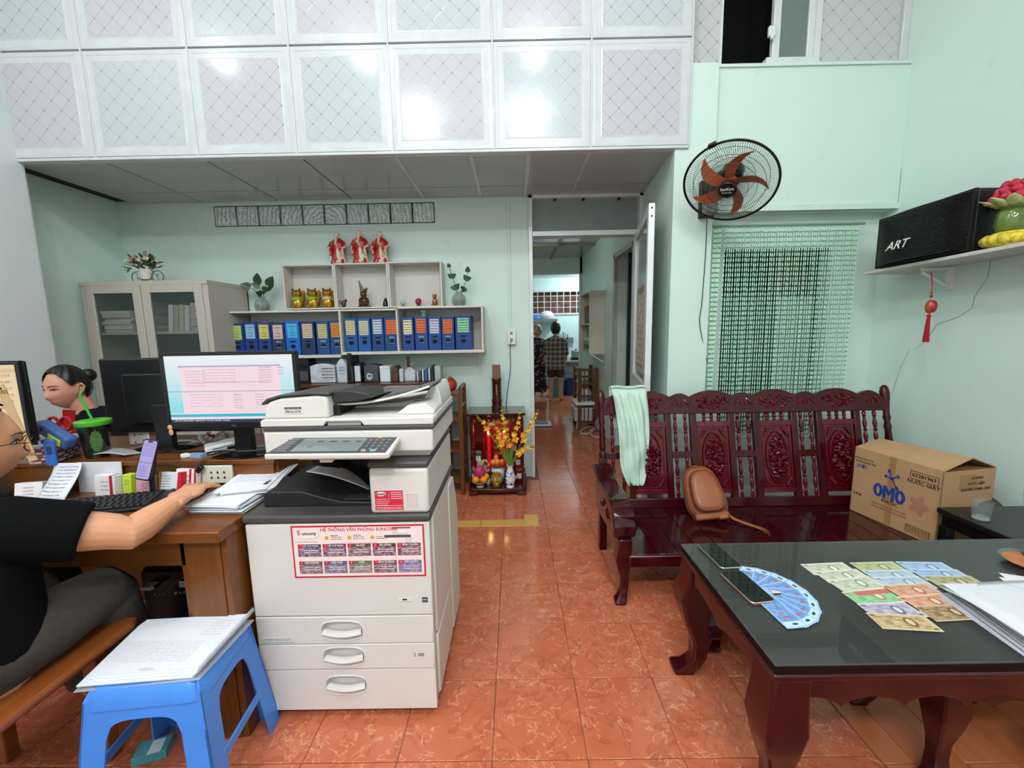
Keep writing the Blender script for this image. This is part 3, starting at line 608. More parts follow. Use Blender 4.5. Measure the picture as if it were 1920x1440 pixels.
for c in PRX:
    mb = MB(BM)
    for s in (-1, 1):
        mb.tube([(c+s*(.012+.042*(1-k/16)+.004), .598+.052*(k/16)**.7, .012+.006*sin(pi*k/16)) for k in range(17)], [.003+.006*sin(pi*k/16) for k in range(17)], 6)
        mb.tube([(c+s*(.03+.013*(1-k/14)*cos(5*k/14)), .618+.013*(1-k/14)*sin(5*k/14), .016) for k in range(15)], [.0045-.0002*k for k in range(15)], 6)
        mb.tube([(c+s*.008, .60, .014), (c+s*.014, .62, .017), (c+s*.006, .645, .016)], [.003, .008, .002], 6)
    obj('crest_relief', mb, MAHC, so)
for x, s in ((.532, -1), (2.272, 1)):
    m_ = MB(BM @ Matrix.Translation((x, .30, 0)) @ Matrix.Rotation(-pi/2, 4, 'X')); m_.lathe([(.022, 0), (.022, .03), (.014, .04), (.02, .07), (.016, .14), (.021, .16), (.014, .19), (.021, .215), (.016, .24), (.02, .30), (.024, .33), (.026, .37), (.02, .40), (.008, .415)], 14)
    m_.T = BM; m_.box(x-.024, x+.024, -.02, .30, -.022, .022); obj('end_post', m_, MAHZ, so, bev=.003)
# seat of boards, rails, legs
nb = 16
for k in range(nb):
    x0 = .565+k*(2.255-.565)/nb; x1 = x0+(2.255-.565)/nb-.003
    obj('seat_board', MB().box(x0, x1, 1.822, 2.33, .252, .268), MAHY, so, bev=.0015, seg=1)
obj('front_rail', MB().box(.53, 2.28, 1.808, 1.836, .205, .266), MAH, so, bev=.008); obj('back_rail', MB().box(.53, 2.28, 2.33, 2.36, .18, .27), MAH, so, bev=.004)
def cabriole(x, y, z1, ox, oy, s=1.):
    mb = MB(); R = []
    for o_, z, h in ((0, z1, .036), (.004, z1*.86, .036), (.014, z1*.7, .04), (.008, z1*.52, .031), (-.006, z1*.34, .022), (-.004, z1*.2, .02), (.012, z1*.09, .024), (.026, z1*.04, .03), (.026, 0, .027)):
        cx, cy = x+ox*o_*s, y+oy*o_*s; h *= s
        R.append([(cx-h, cy-h, z), (cx+h, cy-h, z), (cx+h, cy+h, z), (cx-h, cy+h, z)])
    return mb.rings(R)
for x, ox in ((.525, -1), (2.275, 1)):
    obj('leg', cabriole(x, 1.875, .33, ox, -1.1, .92), MAHZ, so, bev=.006)
    obj('leg', MB().box(x-.022, x+.022, 2.33, 2.385, 0, .29), MAHZ, so, bev=.003)
for s, xa_ in ((-1, .463), (1, 2.235)):
    prof = [at(u, v, x=.463) for u, v in ((1118, 884), (1121, 898), (1126, 909), (1134, 922), (1141, 935), (1146, 950), (1150, 968))]
    top = [(p.y, p.z) for p in prof]; top = [(2.36, top[0][1]+.012)]+top
    top += [(1.845, .425), (1.828, .40), (1.83, .36), (1.85, .338), (1.88, .335), (1.905, .35)]
    low = [(1.91, .39), (1.93, .42), (1.99, .44), (2.08, .455), (2.18, .475), (2.36, .50)]
    ar = obj('armrest', MB().prism(top+low, xa_, xa_+.105, 'x'), MAHY, so, bev=.006, ang=50)
    x0 = xa_+.02 if s < 0 else xa_+.06
    sp = [(1.90, .33), (1.96, .33), (2.0, .29), (2.33, .27), (2.36, .27), (2.36, .50), (2.18, .47), (2.05, .45), (1.95, .43), (1.90, .38)]
    ap = obj('arm_panel', MB().prism(sp, x0, x0+.024, 'x'), MAHY, so, bev=.005)
    obj('arm_carving', MB().tube([(x0-.002, 2.02+.045*cos(a), .38+.028*sin(a)) for a in [2*pi*k/24 for k in range(24)]], .008, 6, close=True).ball((x0, 2.02, .38), (.006, .016, .012), 8, 5).tube([(x0-.002, 2.10+.1*k/8, .385+.03*sin(k*.8)) for k in range(9)], .006, 6), MAHC, ap)

# ------------------------------------------------------------------ coffee table
TT = wood('table_top_wood', '#150d0b', '#221613', .5, 'x', 0, 1., .08)
tb = thing('coffee_table', 'low dark red wooden coffee table with a glass sheet and scalloped apron, banknotes on it', 'table', (1.25, 1.18, 0))
TX0, TX1, TY0, TY1, TZ = .628, 1.93, .90, 1.468, .512
obj('tabletop', MB().box(TX0, TX1, TY0, TY1, .478, TZ), TT, tb, bev=.005)
obj('edge_band', MB().box(TX0-.004, TX1+.004, TY0-.004, TY1+.004, .470, .489), MAH, tb, bev=.006)
GL = mat('table_glass', '#eef2f0', .03, 0, .01, trans=.97, ior=1.24)
obj('glass_sheet', MB().box(TX0-.002, TX1, TY0-.002, TY1, TZ+.0005, TZ+.0055), GL, tb, bev=.0015)
def scallop(L, n):
    pts = []; 
    for k in range(n*12+1):
        u = k/12; f = u % 1 if k < n*12 else 1
        pts.append((L*k/(n*12), .385+.030*sin(pi*min(max(f, 0), 1))**.6))
    return pts
lx = TX1-TX0-.04
for y in (TY0+.008, TY1-.03): obj('apron', MB().prism([(TX0+.02+a, b) for a, b in scallop(lx, 8)]+[(TX1-.02, .474), (TX0+.02, .474)], y, y+.022, 'y'), MAH, tb, bev=.003, ang=60)
for x in (TX0+.008, TX1-.03): obj('apron', MB().prism([(TY0+.02+a, b) for a, b in scallop(TY1-TY0-.04, 2)]+[(TY1-.02, .474), (TY0+.02, .474)], x, x+.022, 'x'), MAH, tb, bev=.003, ang=60)
for x, ox in ((TX0+.05, -1), (TX1-.05, 1)):
    for y, oy in ((TY0+.05, -1), (TY1-.05, 1)): obj('leg', cabriole(x, y, .474, ox, oy, 1.35), MAHZ, tb, bev=.008)
def stool(x, y, label, hx=.2, hy=.15, ht=.39):
    t = thing('wooden_stool', label, 'stool', (x, y, 0)); L = WM[t.name]
    obj('seat', MB(L).box(-hx-.01, hx+.01, -hy-.01, hy+.01, ht-.03, ht), MAH, t, bev=.006)
    for s_ in (-1, 1):
        obj('apron', MB(L).prism([(-hx+.02+(2*hx-.04)*k/24, ht-.135+.03*abs(sin(pi*k/8))**.6) for k in range(25)]+[(hx-.02, ht-.03), (-hx+.02, ht-.03)], s_*(hy-.012)-.009, s_*(hy-.012)+.009, 'y'), MAH, t, bev=.003, ang=60)
        obj('apron', MB(L).box(s_*(hx-.012)-.009, s_*(hx-.012)+.009, -hy+.02, hy-.02, ht-.11, ht-.03), MAH, t, bev=.003)
    for sx_ in (-1, 1):
        for sy_ in (-1, 1):
            m_ = cabriole(sx_*(hx-.035), sy_*(hy-.035), ht-.03, sx_, sy_, 1.0); m_.v = [L @ p for p in m_.v]; obj('leg', m_, MAHZ, t, bev=.006)
    return t
stool(1.392, 1.165, 'dark wooden stool pushed under the front of the coffee table')
stool(.965, 1.645, 'low dark wooden stool tucked between the sofa and the coffee table', .17, .10, .20)
# ------------------------------------------------------------------ desk with riser and what stands on it
DW = wood('desk_wood', '#4a2509', '#8a5220', .32, 'x', .25); DWZ = wood('desk_wood_z', '#4f2808', '#85501f', .36, 'z', .2)
dk = thing('office_desk', 'brown wooden office desk with a raised back shelf, left of the photocopier', 'desk', (-1.6, 1.5, 0))
obj('desktop', MB().box(-2.45, -.905, 1.165, 1.90, .712, .748), DW, dk, bev=.004)
obj('front_rail', MB().box(-2.42, -1.04, 1.20, 1.222, .62, .712), DW, dk, bev=.002)
obj('side_panel', MB().box(-.932, -.910, 1.20, 1.88, 0, .712), DWZ, dk, bev=.002)
obj('front_stile', MB().box(-1.045, -.932, 1.195, 1.22, 0, .712), DWZ, dk, bev=.002); obj('inner_panel', MB().box(-1.06, -1.045, 1.2, 1.86, 0, .712), DWZ, dk)
obj('modesty_panel', MB().box(-2.42, -1.06, 1.84, 1.86, .06, .712), DW, dk); obj('side_panel', MB().box(-2.44, -2.42, 1.20, 1.88, 0, .712), DWZ, dk)
obj('riser_front', MB().box(-2.44, -.94, 1.525, 1.54, .748, .846), DW, dk, bev=.002); obj('riser_top', MB().box(-2.45, -.93, 1.515, 1.93, .846, .864), DW, dk, bev=.003)
obj('riser_side', MB().box(-.945, -.93, 1.54, 1.92, .748, .846), DW, dk)
sk2 = obj('socket_panel', MB().box(-1.222, -1.096, 1.512, 1.525, .772, .842), mat('old_ivory', '#d8d6c4', .45), dk, bev=.003)
for i in range(3):
    for j in range(2): x, z = -1.175+.025*i, .796+.021*j; obj('outlet', MB().prism([(x-.005, z-.004), (x+.005, z-.004), (x, z+.005)], 1.5105, 1.513, 'y'), BLACK, sk2)
ZR = .864
# main monitor
SCRN = printed('monitor_screen', '#8fe0ea', [('g', .5, .6, 1, .8, '#f4f6fb'), ('r', .5, .07, 1, .14, '#f6e6f4'), ('r', .5, .10, 1, .045, '#35bccb'), ('r', .5, .485, .78, .70, '#f9dfe8'), ('r', .5, .84, .80, .022, '#b9a9c9'), ('l', .23, .66, .16, .26, '#e0bccb', 6), ('l', .42, .70, .26, .22, '#e4c2cf', 5), ('l', .78, .70, .1, .26, '#cfa9ba', 7), ('l', .9, .76, .05, .14, '#cfa9ba', 3), ('l', .5, .60, .62, .05, '#e0bccb', 1), ('r', .5, .465, 1, .012, '#a7b2c0'), ('l', .3, .33, .26, .22, '#e4c2cf', 5), ('l', .55, .31, .07, .24, '#cfa9ba', 6), ('l', .72, .33, .07, .2, '#cfa9ba', 5), ('r', .5, .02, 1, .042, '#2c3550'), ('l', .25, .022, .44, .03, '#dfe6f2', 1)], 'xz', .25, 1.05)
def monitor(name, label, M, wd, ht, scr, base=True, zb=ZR):
    t = thing(name, label, 'monitor', M=M)
    L = MB
    b = obj('bezel', MB(M).box(-wd/2, wd/2, -.018, .0, 0, .026).box(-wd/2, wd/2, -.018, 0, ht-.014, ht).box(-wd/2, -wd/2+.014, -.018, 0, .026, ht-.014).box(wd/2-.014, wd/2, -.018, 0, .026, ht-.014), BLACK, t, bev=.002)
    obj('screen', MB(M).box(-wd/2+.014, wd/2-.014, -.013, -.004, .026, ht-.014), scr, t, smooth=False)
    obj('back_cover', MB(M).box(-wd/2+.002, wd/2-.002, 0, .014, .002, ht-.002).box(-wd*.28, wd*.28, .014, .045, ht*.15, ht*.8), BLACK, t, bev=.005)
    zz = M.translation.z-zb
    obj('neck', MB(M).box(-.035, .035, .02, .05, -zz+.01, ht*.4), BLACK, t, bev=.004)
    obj('base', MB(M).lathe([(.11, -zz), (.115, -zz+.005), (.10, -zz+.012), (.02, -zz+.018), (0, -zz+.018)], 28, 0, (0, .03, 0), 1.15, .8), mat('gloss_black', '#0e0e10', .08, coat=.5), t)
    return t
m1 = monitor('computer_monitor', 'black monitor showing a pink table of figures on a turquoise desktop', TR(-1.098, 1.575, .978, rad(-1)), .53, .30, SCRN)
text(m1, 'DELL', face(WM[m1.name] @ Vector((0, -.0185, .012)), (1, 0, 0), (0, 0, 1)), .009, INKG)
st_ = obj('sticker', MB(WM[m1.name]).ball((-.255, -.02, .008), (.010, .002, .010), 10, 6).ball((-.253, -.02, -.012), (.009, .002, .013), 10, 6), mat('sticker_peach', '#d9a070', .5), m1)
m2 = monitor('computer_monitor', 'dark monitor seen from behind, in front of the woman with the hair bun', TR(-1.50, 1.74, .925, pi), .54, .325, BLACK)
obj('logo', MB(WM[m2.name]).tube([(-.205+.022*cos(a), .0145, .19+.022*sin(a)) for a in [2*pi*k/24 for k in range(24)]], .0014, 6, close=True), mat('silver', '#b8bcc0', .3, .8), m2)
m3 = monitor('computer_monitor', 'black monitor with a glowing peach screen cut off at the photograph edge', TR(-1.995, 1.43, .965, rad(3)), .50, .30, printed('monitor_peach', '#f6dcb0', [('l', .6, .5, .7, .8, '#d8a880', 9), ('r', .5, .92, 1, .06, '#e9c79a')], 'xz', .3, .95), zb=.748)
# basket with stationery, cup, ruler
WH = mat('basket_white', '#d9dde6', .5); PKW = mat('basket_pink', '#c9a7aa', .6)
bk = thing('woven_basket', 'pink woven plastic basket with a white rim, packed with stationery, on the desk shelf', 'basket', M=TR(-1.822, 1.5625, ZR, atan2(.132, -.044)))
BK = WM[bk.name]
def rect_ring(hx, hy, z, n=6, r=.02):
    o = []
    for cx, cy, a0 in ((hx-r, hy-r, 0), (-hx+r, hy-r, 90), (-hx+r, -hy+r, 180), (hx-r, -hy+r, 270)):
        for k in range(n+1): a = rad(a0+90*k/n); o.append((cx+r*cos(a), cy+r*sin(a), z))
    return o
obj('shell', MB(BK).rings([rect_ring(.070, .040, 0), rect_ring(.083, .052, .075), rect_ring(.078, .047, .075), rect_ring(.066, .036, .006)]), mat('basket_dark', '#7a5458', .7), bk)
for k in range(6):
    z = .009+.0122*k; s = .070+.013*z/.075; q = .040+.012*z/.075
    mb = MB(BK); P = rect_ring(s+.002, q+.002, z, 3)
    for i in range(0, len(P)): 
        a, b = Vector(P[i]), Vector(P[(i+1) % len(P)]); n = max(1, int((b-a).length/.018))
        for u in range(n):
            if (u+k) % 2 == 0: mb.tube([a+(b-a)*((u+.05)/n), a+(b-a)*((u+.95)/n)], .0045, 5)
    obj('weave', mb, PKW, bk)['kind'] = 'stuff'
obj('rim', MB(BK).tube(rect_ring(.084, .053, .077), .005, 6, close=True), WH, bk)
BL = mat('blue_plastic', '#3c5a96', .4); BLD = mat('blue_dark', '#22376b', .45); REDP = mat('red_plastic', '#b01c26', .4); YN = mat('note_yellowgreen', '#d6ea3c', .7)
t = thing('hole_punch', 'blue plastic punch lying in the pink basket with a yellow note on it', 'punch', M=TR(-1.79, 1.54, ZR+.085, rad(-14)) @ Matrix.Rotation(rad(24), 4, 'Y'))
Q = WM[t.name]
obj('body', MB(Q).box(-.085, .085, -.022, .022, 0, .05), BL, t, bev=.012, seg=3); obj('dial', MB(Q).cyl((-.05, -.023, .028), (-.05, -.026, .028), .011, 14), BLACK, t)
obj('sticky_note', MB(Q).box(.0, .065, -.0245, -.0228, .008, .034), printed('note_print', '#d6ea3c', [('l', .5, .5, .8, .6, '#6a7a2a', 2)], 'xz'), t)
t = thing('knife_cutter', 'blue cutter clipped upright over the front of the pink basket', 'cutter', M=TR(-1.752, 1.487, ZR+.055, rad(18))); Q = WM[t.name]
obj('handle', MB(Q).rbox(-.016, .016, -.055, .045, .010, -.008, .006), mat('blue_bright', '#2f66b8', .35), t, bev=.003); obj('slider', MB(Q).box(-.006, .006, -.011, -.008, -.01, .02), BLD, t)
t = thing('scissors', 'scissors with red looped handles sticking out of the pink basket', 'scissors', M=TR(-1.83, 1.60, ZR+.09, rad(-5))); Q = WM[t.name]
for dx in (-.028, .028): obj('handle_loop', MB(Q).tube([(dx+.024*cos(a), 0, .045+.026*sin(a)) for a in [2*pi*k/20 for k in range(20)]], .006, 7, close=True), REDP, t)
obj('blades', MB(Q).box(-.01, .01, -.003, .003, -.09, .02), mat('steel', '#a8adb0', .25, .9), t)
t = thing('red_envelope', 'upright red lucky-money envelope with a gold emblem behind the pink basket', 'envelope', M=TR(-1.875, 1.665, ZR+.035, rad(8), 0, rad(6))); Q = WM[t.name]
obj('sleeve', MB(Q).box(-.022, .022, -.002, .002, 0, .145), mat('envelope_red', '#c0201f', .5), t); obj('emblem', MB(Q).cyl((0, -.0025, .06), (0, -.0035, .06), .011, 16).cyl((0, -.0025, .03), (0, -.0035, .03), .006, 12), mat('gold_print', '#e0a030', .4, .3), t)
for k, (dx, c, lb_) in enumerate(((-.075, '#dfe6ec', 'white-tipped pen standing in the left end of the pink basket'), (-.06, '#2a6aa0', 'blue pen standing in the left end of the pink basket'))):
    t = thing('pen', lb_, 'pen', M=TR(-1.80+.35*(dx+.07)-.03, 1.525, ZR+.02, 0, rad(-8), rad(-14-6*k))); Q = WM[t.name]
    obj('barrel', MB(Q).cyl((0, 0, 0), (0, 0, .12), .005, 8), mat('pen_%d' % k, c, .4), t); obj('cap', MB(Q).cyl((0, 0, .09), (0, 0, .126), .0062, 8), BLD, t)
ru = at(8, 742, y=1.36); rv = at(38, 808, y=1.36)
t = thing('wooden_ruler', 'flat pale wooden ruler leaning in front of the peach monitor', 'ruler', rv); d = (ru-rv).normalized()
Q = frame(d, z=(0, -1, 0), o=rv)
obj('blade', MB(Q).box(-.11, .165, -.015, .015, -.0015, .0015), printed('ruler_wood', '#c9a878', [('l', .5, .9, .98, .12, '#6d5838', 1), ('l', .5, .1, .98, .12, '#6d5838', 1)], 'xz'), t); obj('hole', MB(Q).cyl((.153, 0, .001), (.153, 0, .002), .004, 10), DARK, t)
CUPK = mat('cup_dark', '#16201a', .15, coat=.5); LG = mat('lid_green', '#55b52c', .35); STG = mat('straw_green', '#3fae3a', .35)
cq = at(177, 858, y=1.585); cz = ZR
t = thing('drinking_cup', 'dark plastic takeaway cup with a bright green lid and straw on the desk shelf', 'cup', (-1.69, 1.595, cz), rad(46)); Q = WM[t.name]
obj('body', MB(Q).lathe([(.036, 0), (.038, .004), (.05, .135), (.047, .135), (.035, .006), (0, .006)], 28), CUPK, t)
obj('lid', MB(Q).lathe([(.053, .130), (.056, .134), (.056, .148), (.05, .150), (.0, .148)], 28), LG, t)
obj('straw', MB(Q).tube([(.0, .005, .146), (-.02, .016, .225), (-.024, .018, .235), (-.022, .018, .262)], .0045, 8), STG, t)
obj('leaf_print', MB(Q).add([(sin(a)*.0485*1.0*1, -cos(a)*.0485, .07+b) for a, b in [(.03, 0)]+[(.03+.42*cos(q)*(1+.08*cos(12*q))*.9, .042*sin(q)*(1+.08*cos(12*q))) for q in [2*pi*k/36 for k in range(36)]]], [(0, k+1, (k+1) % 36+1) for k in range(36)]), mat('leaf_print', '#3f6a33', .4, 0, .35, 120), t)
# odds and ends on the riser
t = thing('candy_bag', 'small pack of coloured pens under the dark monitor, orange edge', 'pack', (-1.66, 1.76, ZR)); Q = WM[t.name]
obj('bag', MB(Q).grid(lambda u, v: ((u-.5)*.09, .012*sin(pi*u)*(1-v)-.01, .075*v), 8, 6), printed('pack_print', '#d9d3cf', [('r', .5, .9, 1, .2, '#e8a61c'), ('r', .25, .4, .12, .6, '#a33a7a'), ('r', .6, .4, .1, .6, '#2e6a4a'), ('n', .5, .4, 1, .7, '#efe9e6')], 'xz'), t, solid=.003)
t = tag(obj('plastic_sleeve', MB().grid(lambda u, v: (-1.70+.15*u+.02*v, 1.56+.09*v, ZR+.012+.010*sin(3*u+2*v)), 8, 6), mat('clear_film', '#c9cdd0', .15, trans=.3), solid=.003), 'clear plastic sleeve lying on the desk shelf beside the green-lidded cup', 'sleeve')
t = thing('modem_box', 'white network box leaning on cables before the monitor foot', 'box', M=TR(-1.225, 1.68, ZR+.004, rad(38)) @ Matrix.Rotation(rad(-6), 4, 'Y')); Q = WM[t.name]
obj('case', MB(Q).box(-.075, .075, -.04, .04, 0, .028), WHITE, t, bev=.008, seg=3); obj('vent', MB(Q).box(-.05, .05, -.0412, -.04, .012, .016), INKG, t)
t = thing('eraser', 'white eraser with a blue sleeve lying on the shelf edge', 'eraser', M=TR(-1.262, 1.56, ZR, rad(-8))); Q = WM[t.name]
obj('rubber', MB(Q).box(-.03, .03, -.012, .012, 0, .014), WHITE, t, bev=.004); obj('sleeve', MB(Q).box(-.016, .031, -.0125, .0125, .0, .0147), printed('eraser_print', '#8fa5cf', [('l', .5, .5, .8, .6, '#2d4a8a', 2)], 'xy'), t)
t = thing('correction_tape', 'small white tape roll beside the eraser', 'tape', (-1.305, 1.556, ZR)); Q = WM[t.name]
obj('roll', MB(Q).lathe([(.012, 0), (.015, .003), (.015, .013), (.012, .016), (.005, .016), (.005, 0)], 16), WHITE, t); obj('core', MB(Q).cyl((0, 0, .001), (0, 0, .014), .005, 10), INKG, t)
t = thing('bead_bracelet', 'clear bead bracelet with a red charm behind the monitor foot', 'bracelet', (-1.36, 1.79, ZR)); Q = WM[t.name]
for k in range(22): a = 2*pi*k/22; obj('bead', MB(Q).ball((.05*cos(a), .05*sin(a), .010+.008*((k*3) % 4)), .009, 8, 5), mat('clear_bead', '#cfc9c0', .05, coat=.5, trans=.4), t)
obj('charm', MB(Q).ball((0, -.03, .035), (.012, .008, .011), 8, 5).ball((.018, -.03, .033), (.010, .008, .010), 8, 5), mat('charm_red', '#8e1a24', .2), t)
CBL = mat('cable_black', '#17171a', .5); CBLB = mat('cable_brown', '#5a3a28', .5)
def cable(nm, label, pts, r=.0035, m=None, n=24):
    P = [Vector(p) for p in pts]; out = []
    for i in range(len(P)-1):
        p0, p1, p2, p3 = P[max(i-1, 0)], P[i], P[i+1], P[min(i+2, len(P)-1)]
        for k in range(8): u = k/8; out.append(.5*((2*p1)+(p2-p0)*u+(2*p0-5*p1+4*p2-p3)*u*u+(3*p1-p0-3*p2+p3)*u**3))
    out.append(P[-1]); o = obj(nm, MB().tube(out, r, 6), m or CBL)
    return tag(o, label, 'cable') if label else o
cable('monitor_cable', 'black cable drooping behind the monitor foot', [(-1.12, 1.62, 1.0), (-1.10, 1.64, .93), (-1.15, 1.66, .885), (-1.30, 1.63, ZR+.004), (-1.42, 1.63, ZR+.004)])
cable('looped_cable', 'black cable coiled over the round monitor foot', [(-1.25, 1.60, ZR+.004), (-1.15, 1.535, ZR+.03), (-1.05, 1.53, ZR+.03), (-.98, 1.58, ZR+.02), (-1.0, 1.66, ZR+.02)])
cable('charger_cable', 'brown cable running from the shelf down to the white plug', [(-1.13, 1.56, ZR+.02), (-1.19, 1.508, .872), (-1.24, 1.502, .83), (-1.245, 1.495, .80)], .003, CBLB)
t = thing('power_plug', 'black and white charger plug hanging by the ivory socket panel', 'plug', M=frame((-.6, -.05, -.8), z=(0, -1, 0), o=(-1.215, 1.497, .825)))
Q = WM[t.name]; obj('plug_body', MB(Q).box(-.028, .002, -.009, .009, -.008, .008), BLACK, t, bev=.003); obj('adapter', MB(Q).box(.002, .05, -.008, .008, -.007, .007), WHITE, t, bev=.003)
# phone on its stand
pa, pb2 = at(281, 828, y=1.455), at(268, 896, y=1.415)
up_ = (pa-pb2).normalized(); PM = frame((1, -.25, -.05), z=Vector((1, -.25, -.05)).cross(up_), o=(pa+pb2)/2)
t = thing('smartphone', 'smartphone on a desk stand showing a lilac chat screen', 'phone', M=PM)
def rring(hx, hy, r, z, n=5): return [(x, y, z) for x, y, _ in rect_ring(hx, hy, 0, n, r)]
obj('case', MB(PM).rings([rring(.034, .072, .011, -.008), rring(.036, .074, .012, -.005), rring(.036, .074, .012, -.001), rring(.034, .072, .011, 0)]), BLACK, t)
obj('screen', MB(PM).rings([rring(.0315, .069, .009, 0), rring(.0315, .069, .009, .0006)]), printed('phone_chat', '#c2b2f2', [('l', .5, .75, .8, .36, '#8d7fce', 6), ('r', .5, .42, .9, .02, '#8a7a90'), ('l', .4, .2, .6, .3, '#6f63b0', 5), ('r', .5, .97, .36, .05, '#101018')], 'xy', .15, .85), t)
t = thing('phone_stand', 'black phone stand behind the flat pink notes', 'stand', (-1.345, 1.44, .748)); Q = WM[t.name]
obj('foot', MB(Q).lathe([(.036, 0), (.036, .006), (.012, .01), (0, .01)], 20), BLACK, t); obj('stem', MB(Q).tube([(0, 0, .008), (0, .005, .08), (.005, .02, .16)], .009, 10), BLACK, t)
# cards and boxes in front of the riser
def card_box(nm, label, x, y, wd, dp, ht, m, rz=0, tilt=-8, extra=None, cat='box'):
    M = TR(x, y, .7485, rad(rz)) @ Matrix.Rotation(rad(tilt), 4, 'X'); t = thing(nm, label, cat, M=M)
    obj('carton', MB(M).box(-wd/2, wd/2, 0, dp, 0, ht), m, t, bev=.0015)
    for e in extra or (): obj(e[0], MB(M).box(*e[1]), e[2], t)
    return t
WB = printed('card_white', '#e9e6e8', [('l', .5, .5, .4, .6, '#9a949c', 3)], 'xz'); RS = mat('stripe_red', '#b3182c', .45)
card_box('card_box', 'white card box at the left end of the desk, half behind the woman', -1.815, 1.44, .09, .03, .062, WB, 8, -12)
card_box('card_box', 'dark blue card box between the white box and the curled list', -1.725, 1.455, .05, .03, .075, BLD, 0, -6)
card_box('card_box', 'white card box with a red stripe beside the curled list', -1.545, 1.46, .085, .03, .078, WB, -6, -4, [('stripe', (.022, .034, -.001, .031, -.0005, .0785), RS)])
card_box('card_box', 'lime green paper box next to the red-striped white box', -1.475, 1.475, .035, .03, .075, printed('lime', '#c3dd3c', [('l', .5, .6, .6, .3, '#6f8f20', 2)], 'xz'), -4, -4)
card_box('note_pad', 'block of pink notes below the smartphone', -1.405, 1.475, .07, .012, .068, printed('pink_notes', '#d9a3ae', [('l', .6, .4, .6, .5, '#9c6a78', 4)], 'xz'), 4, -8, cat='notes')
card_box('card_box', 'leaning white card box with a bright red edge, front of its row', -1.302, 1.455, .085, .022, .086, printed('pricecard', '#dfe6ea', [('l', .3, .5, .5, .8, '#8a97a8', 7), ('r', .05, .5, .1, 1, '#c24a34')], 'xz'), -3, -14, [('stripe', (.031, .046, -.0015, .0235, -.0005, .087), mat('stripe_bright', '#d01626', .4))])
card_box('card_box', 'white card box with two dark red edges behind the leaning one', -1.258, 1.48, .085, .022, .09, WB, -6, -10, [('stripe', (.014, .022, -.001, .023, -.0005, .0905), RS), ('stripe', (.034, .042, -.001, .023, -.0005, .0905), RS)])
card_box('card_box', 'green paper box peeping out left of the leaning white card box', -1.347, 1.48, .03, .022, .08, mat('paper_green', '#6fae3a', .6), 2, -10)
card_box('card_holder', 'white upright card standing behind the curled handwritten list', -1.60, 1.50, .17, .006, .118, mat('card_plain', '#d3d6dc', .5), 0, -3, cat='card')
cl = tag(obj('handwritten_list', MB().grid(lambda u, v: Vector((-1.755+.105*u+.02*(1-v), 1.492-.10*(1-v)**1.6, .752+.118*v**.8+.012*(1-v)*sin(pi*u))), 8, 10), printed('list_print', '#dde0ea', [('l', .5, .55, .6, .75, '#7d8092', 9)], 'xz'), solid=.0015), 'curled sheet with a handwritten list leaning against a white card', 'paper')
# keyboard, mouse, papers
KM = TR(-1.335, 1.365, .749, rad(-1)) @ Matrix.Rotation(rad(4), 4, 'X'); KM = frame((at(345, 935, z=.762)-at(160, 955, z=.762)), z=(0, -.07, 1), o=(-1.37, 1.375, .749))
kb = thing('keyboard', 'black computer keyboard under the woman\'s outstretched arm', 'keyboard', M=KM)
obj('case', MB(KM).box(-.22, .22, -.07, .075, 0, .016), mat('keyboard_black', '#18181b', .45), kb, bev=.005)
k0 = obj('key', MB().box(-.0078, .0078, -.0078, .0078, 0, .006), mat('key_black', '#242428', .4), kb, bev=.0015, seg=1, local=True); k0.location = (-.207, .055, .0155)
for j in range(6):
    for i in range(22):
        if i in (15, 19) or (j == 0 and 3 < i < 9): continue
        if i == 0 and j == 5: continue
        q = copies(k0, kb); q.location = (-.207+.0196*i+(.005*(j % 2) if i < 14 else 0), -.046+.0205*j, .0155)
obj('space_bar', MB(KM).box(-.125, -.03, -.054, -.039, .0155, .0215), mat('key_black', '#242428', .4), kb, bev=.0015)
t = thing('computer_mouse', 'black mouse under the woman\'s right hand', 'mouse', (-1.118, 1.39, .7485)); Q = WM[t.name]
obj('shell', MB(Q).ball((0, 0, .008), (.03, .05, .022), 16, 10), BLACK, t); obj('wheel', MB(Q).cyl((-.004, .03, .027), (.004, .03, .027), .006, 10), INKG, t)
PG = printed('sheet_print', '#e6eaf1', [('l', .5, .6, .8, .6, '#a9b2c2', 12)], 'xy', .7); PGS = mat('sheet_plain', '#dfe3ec', .7)
RS_ = random.Random(5); first = None
SA, SB, SC2, SD = at(352, 968, z=.752), at(505, 968, z=.752), at(555, 878, z=.80), at(455, 868, z=.80)
labs = 'thick stack of office papers on the desk corner beside the photocopier'
for k in range(15):
    z = .7486+.0036*k; up_g = k > 9; a = RS_.uniform(-3.5, 3.5)+(12 if up_g else -3); dx, dy = RS_.uniform(-.009, .009), RS_.uniform(-.009, .009)
    M = TR((-.985 if up_g else -1.0)+dx, (1.505 if up_g else 1.43)+dy, z, rad(a)); hw = .084 if up_g else .09
    t = tag(obj('paper_bundle', MB().box(-hw, hw, -.143, .143, 0, .0033), PG if k > 12 else PGS, bev=.0006, seg=1), ['lowest', 'second', 'third', 'fourth', 'fifth', 'sixth', 'seventh', 'eighth', 'ninth', 'tenth', 'eleventh', 'twelfth', 'thirteenth', 'fourteenth', 'topmost'][k]+' bundle, counted upwards, of the white paper stack on the desk corner', 'papers', 'paper bundles of the stack on the desk')
    t.matrix_world = M; WM[t.name] = M

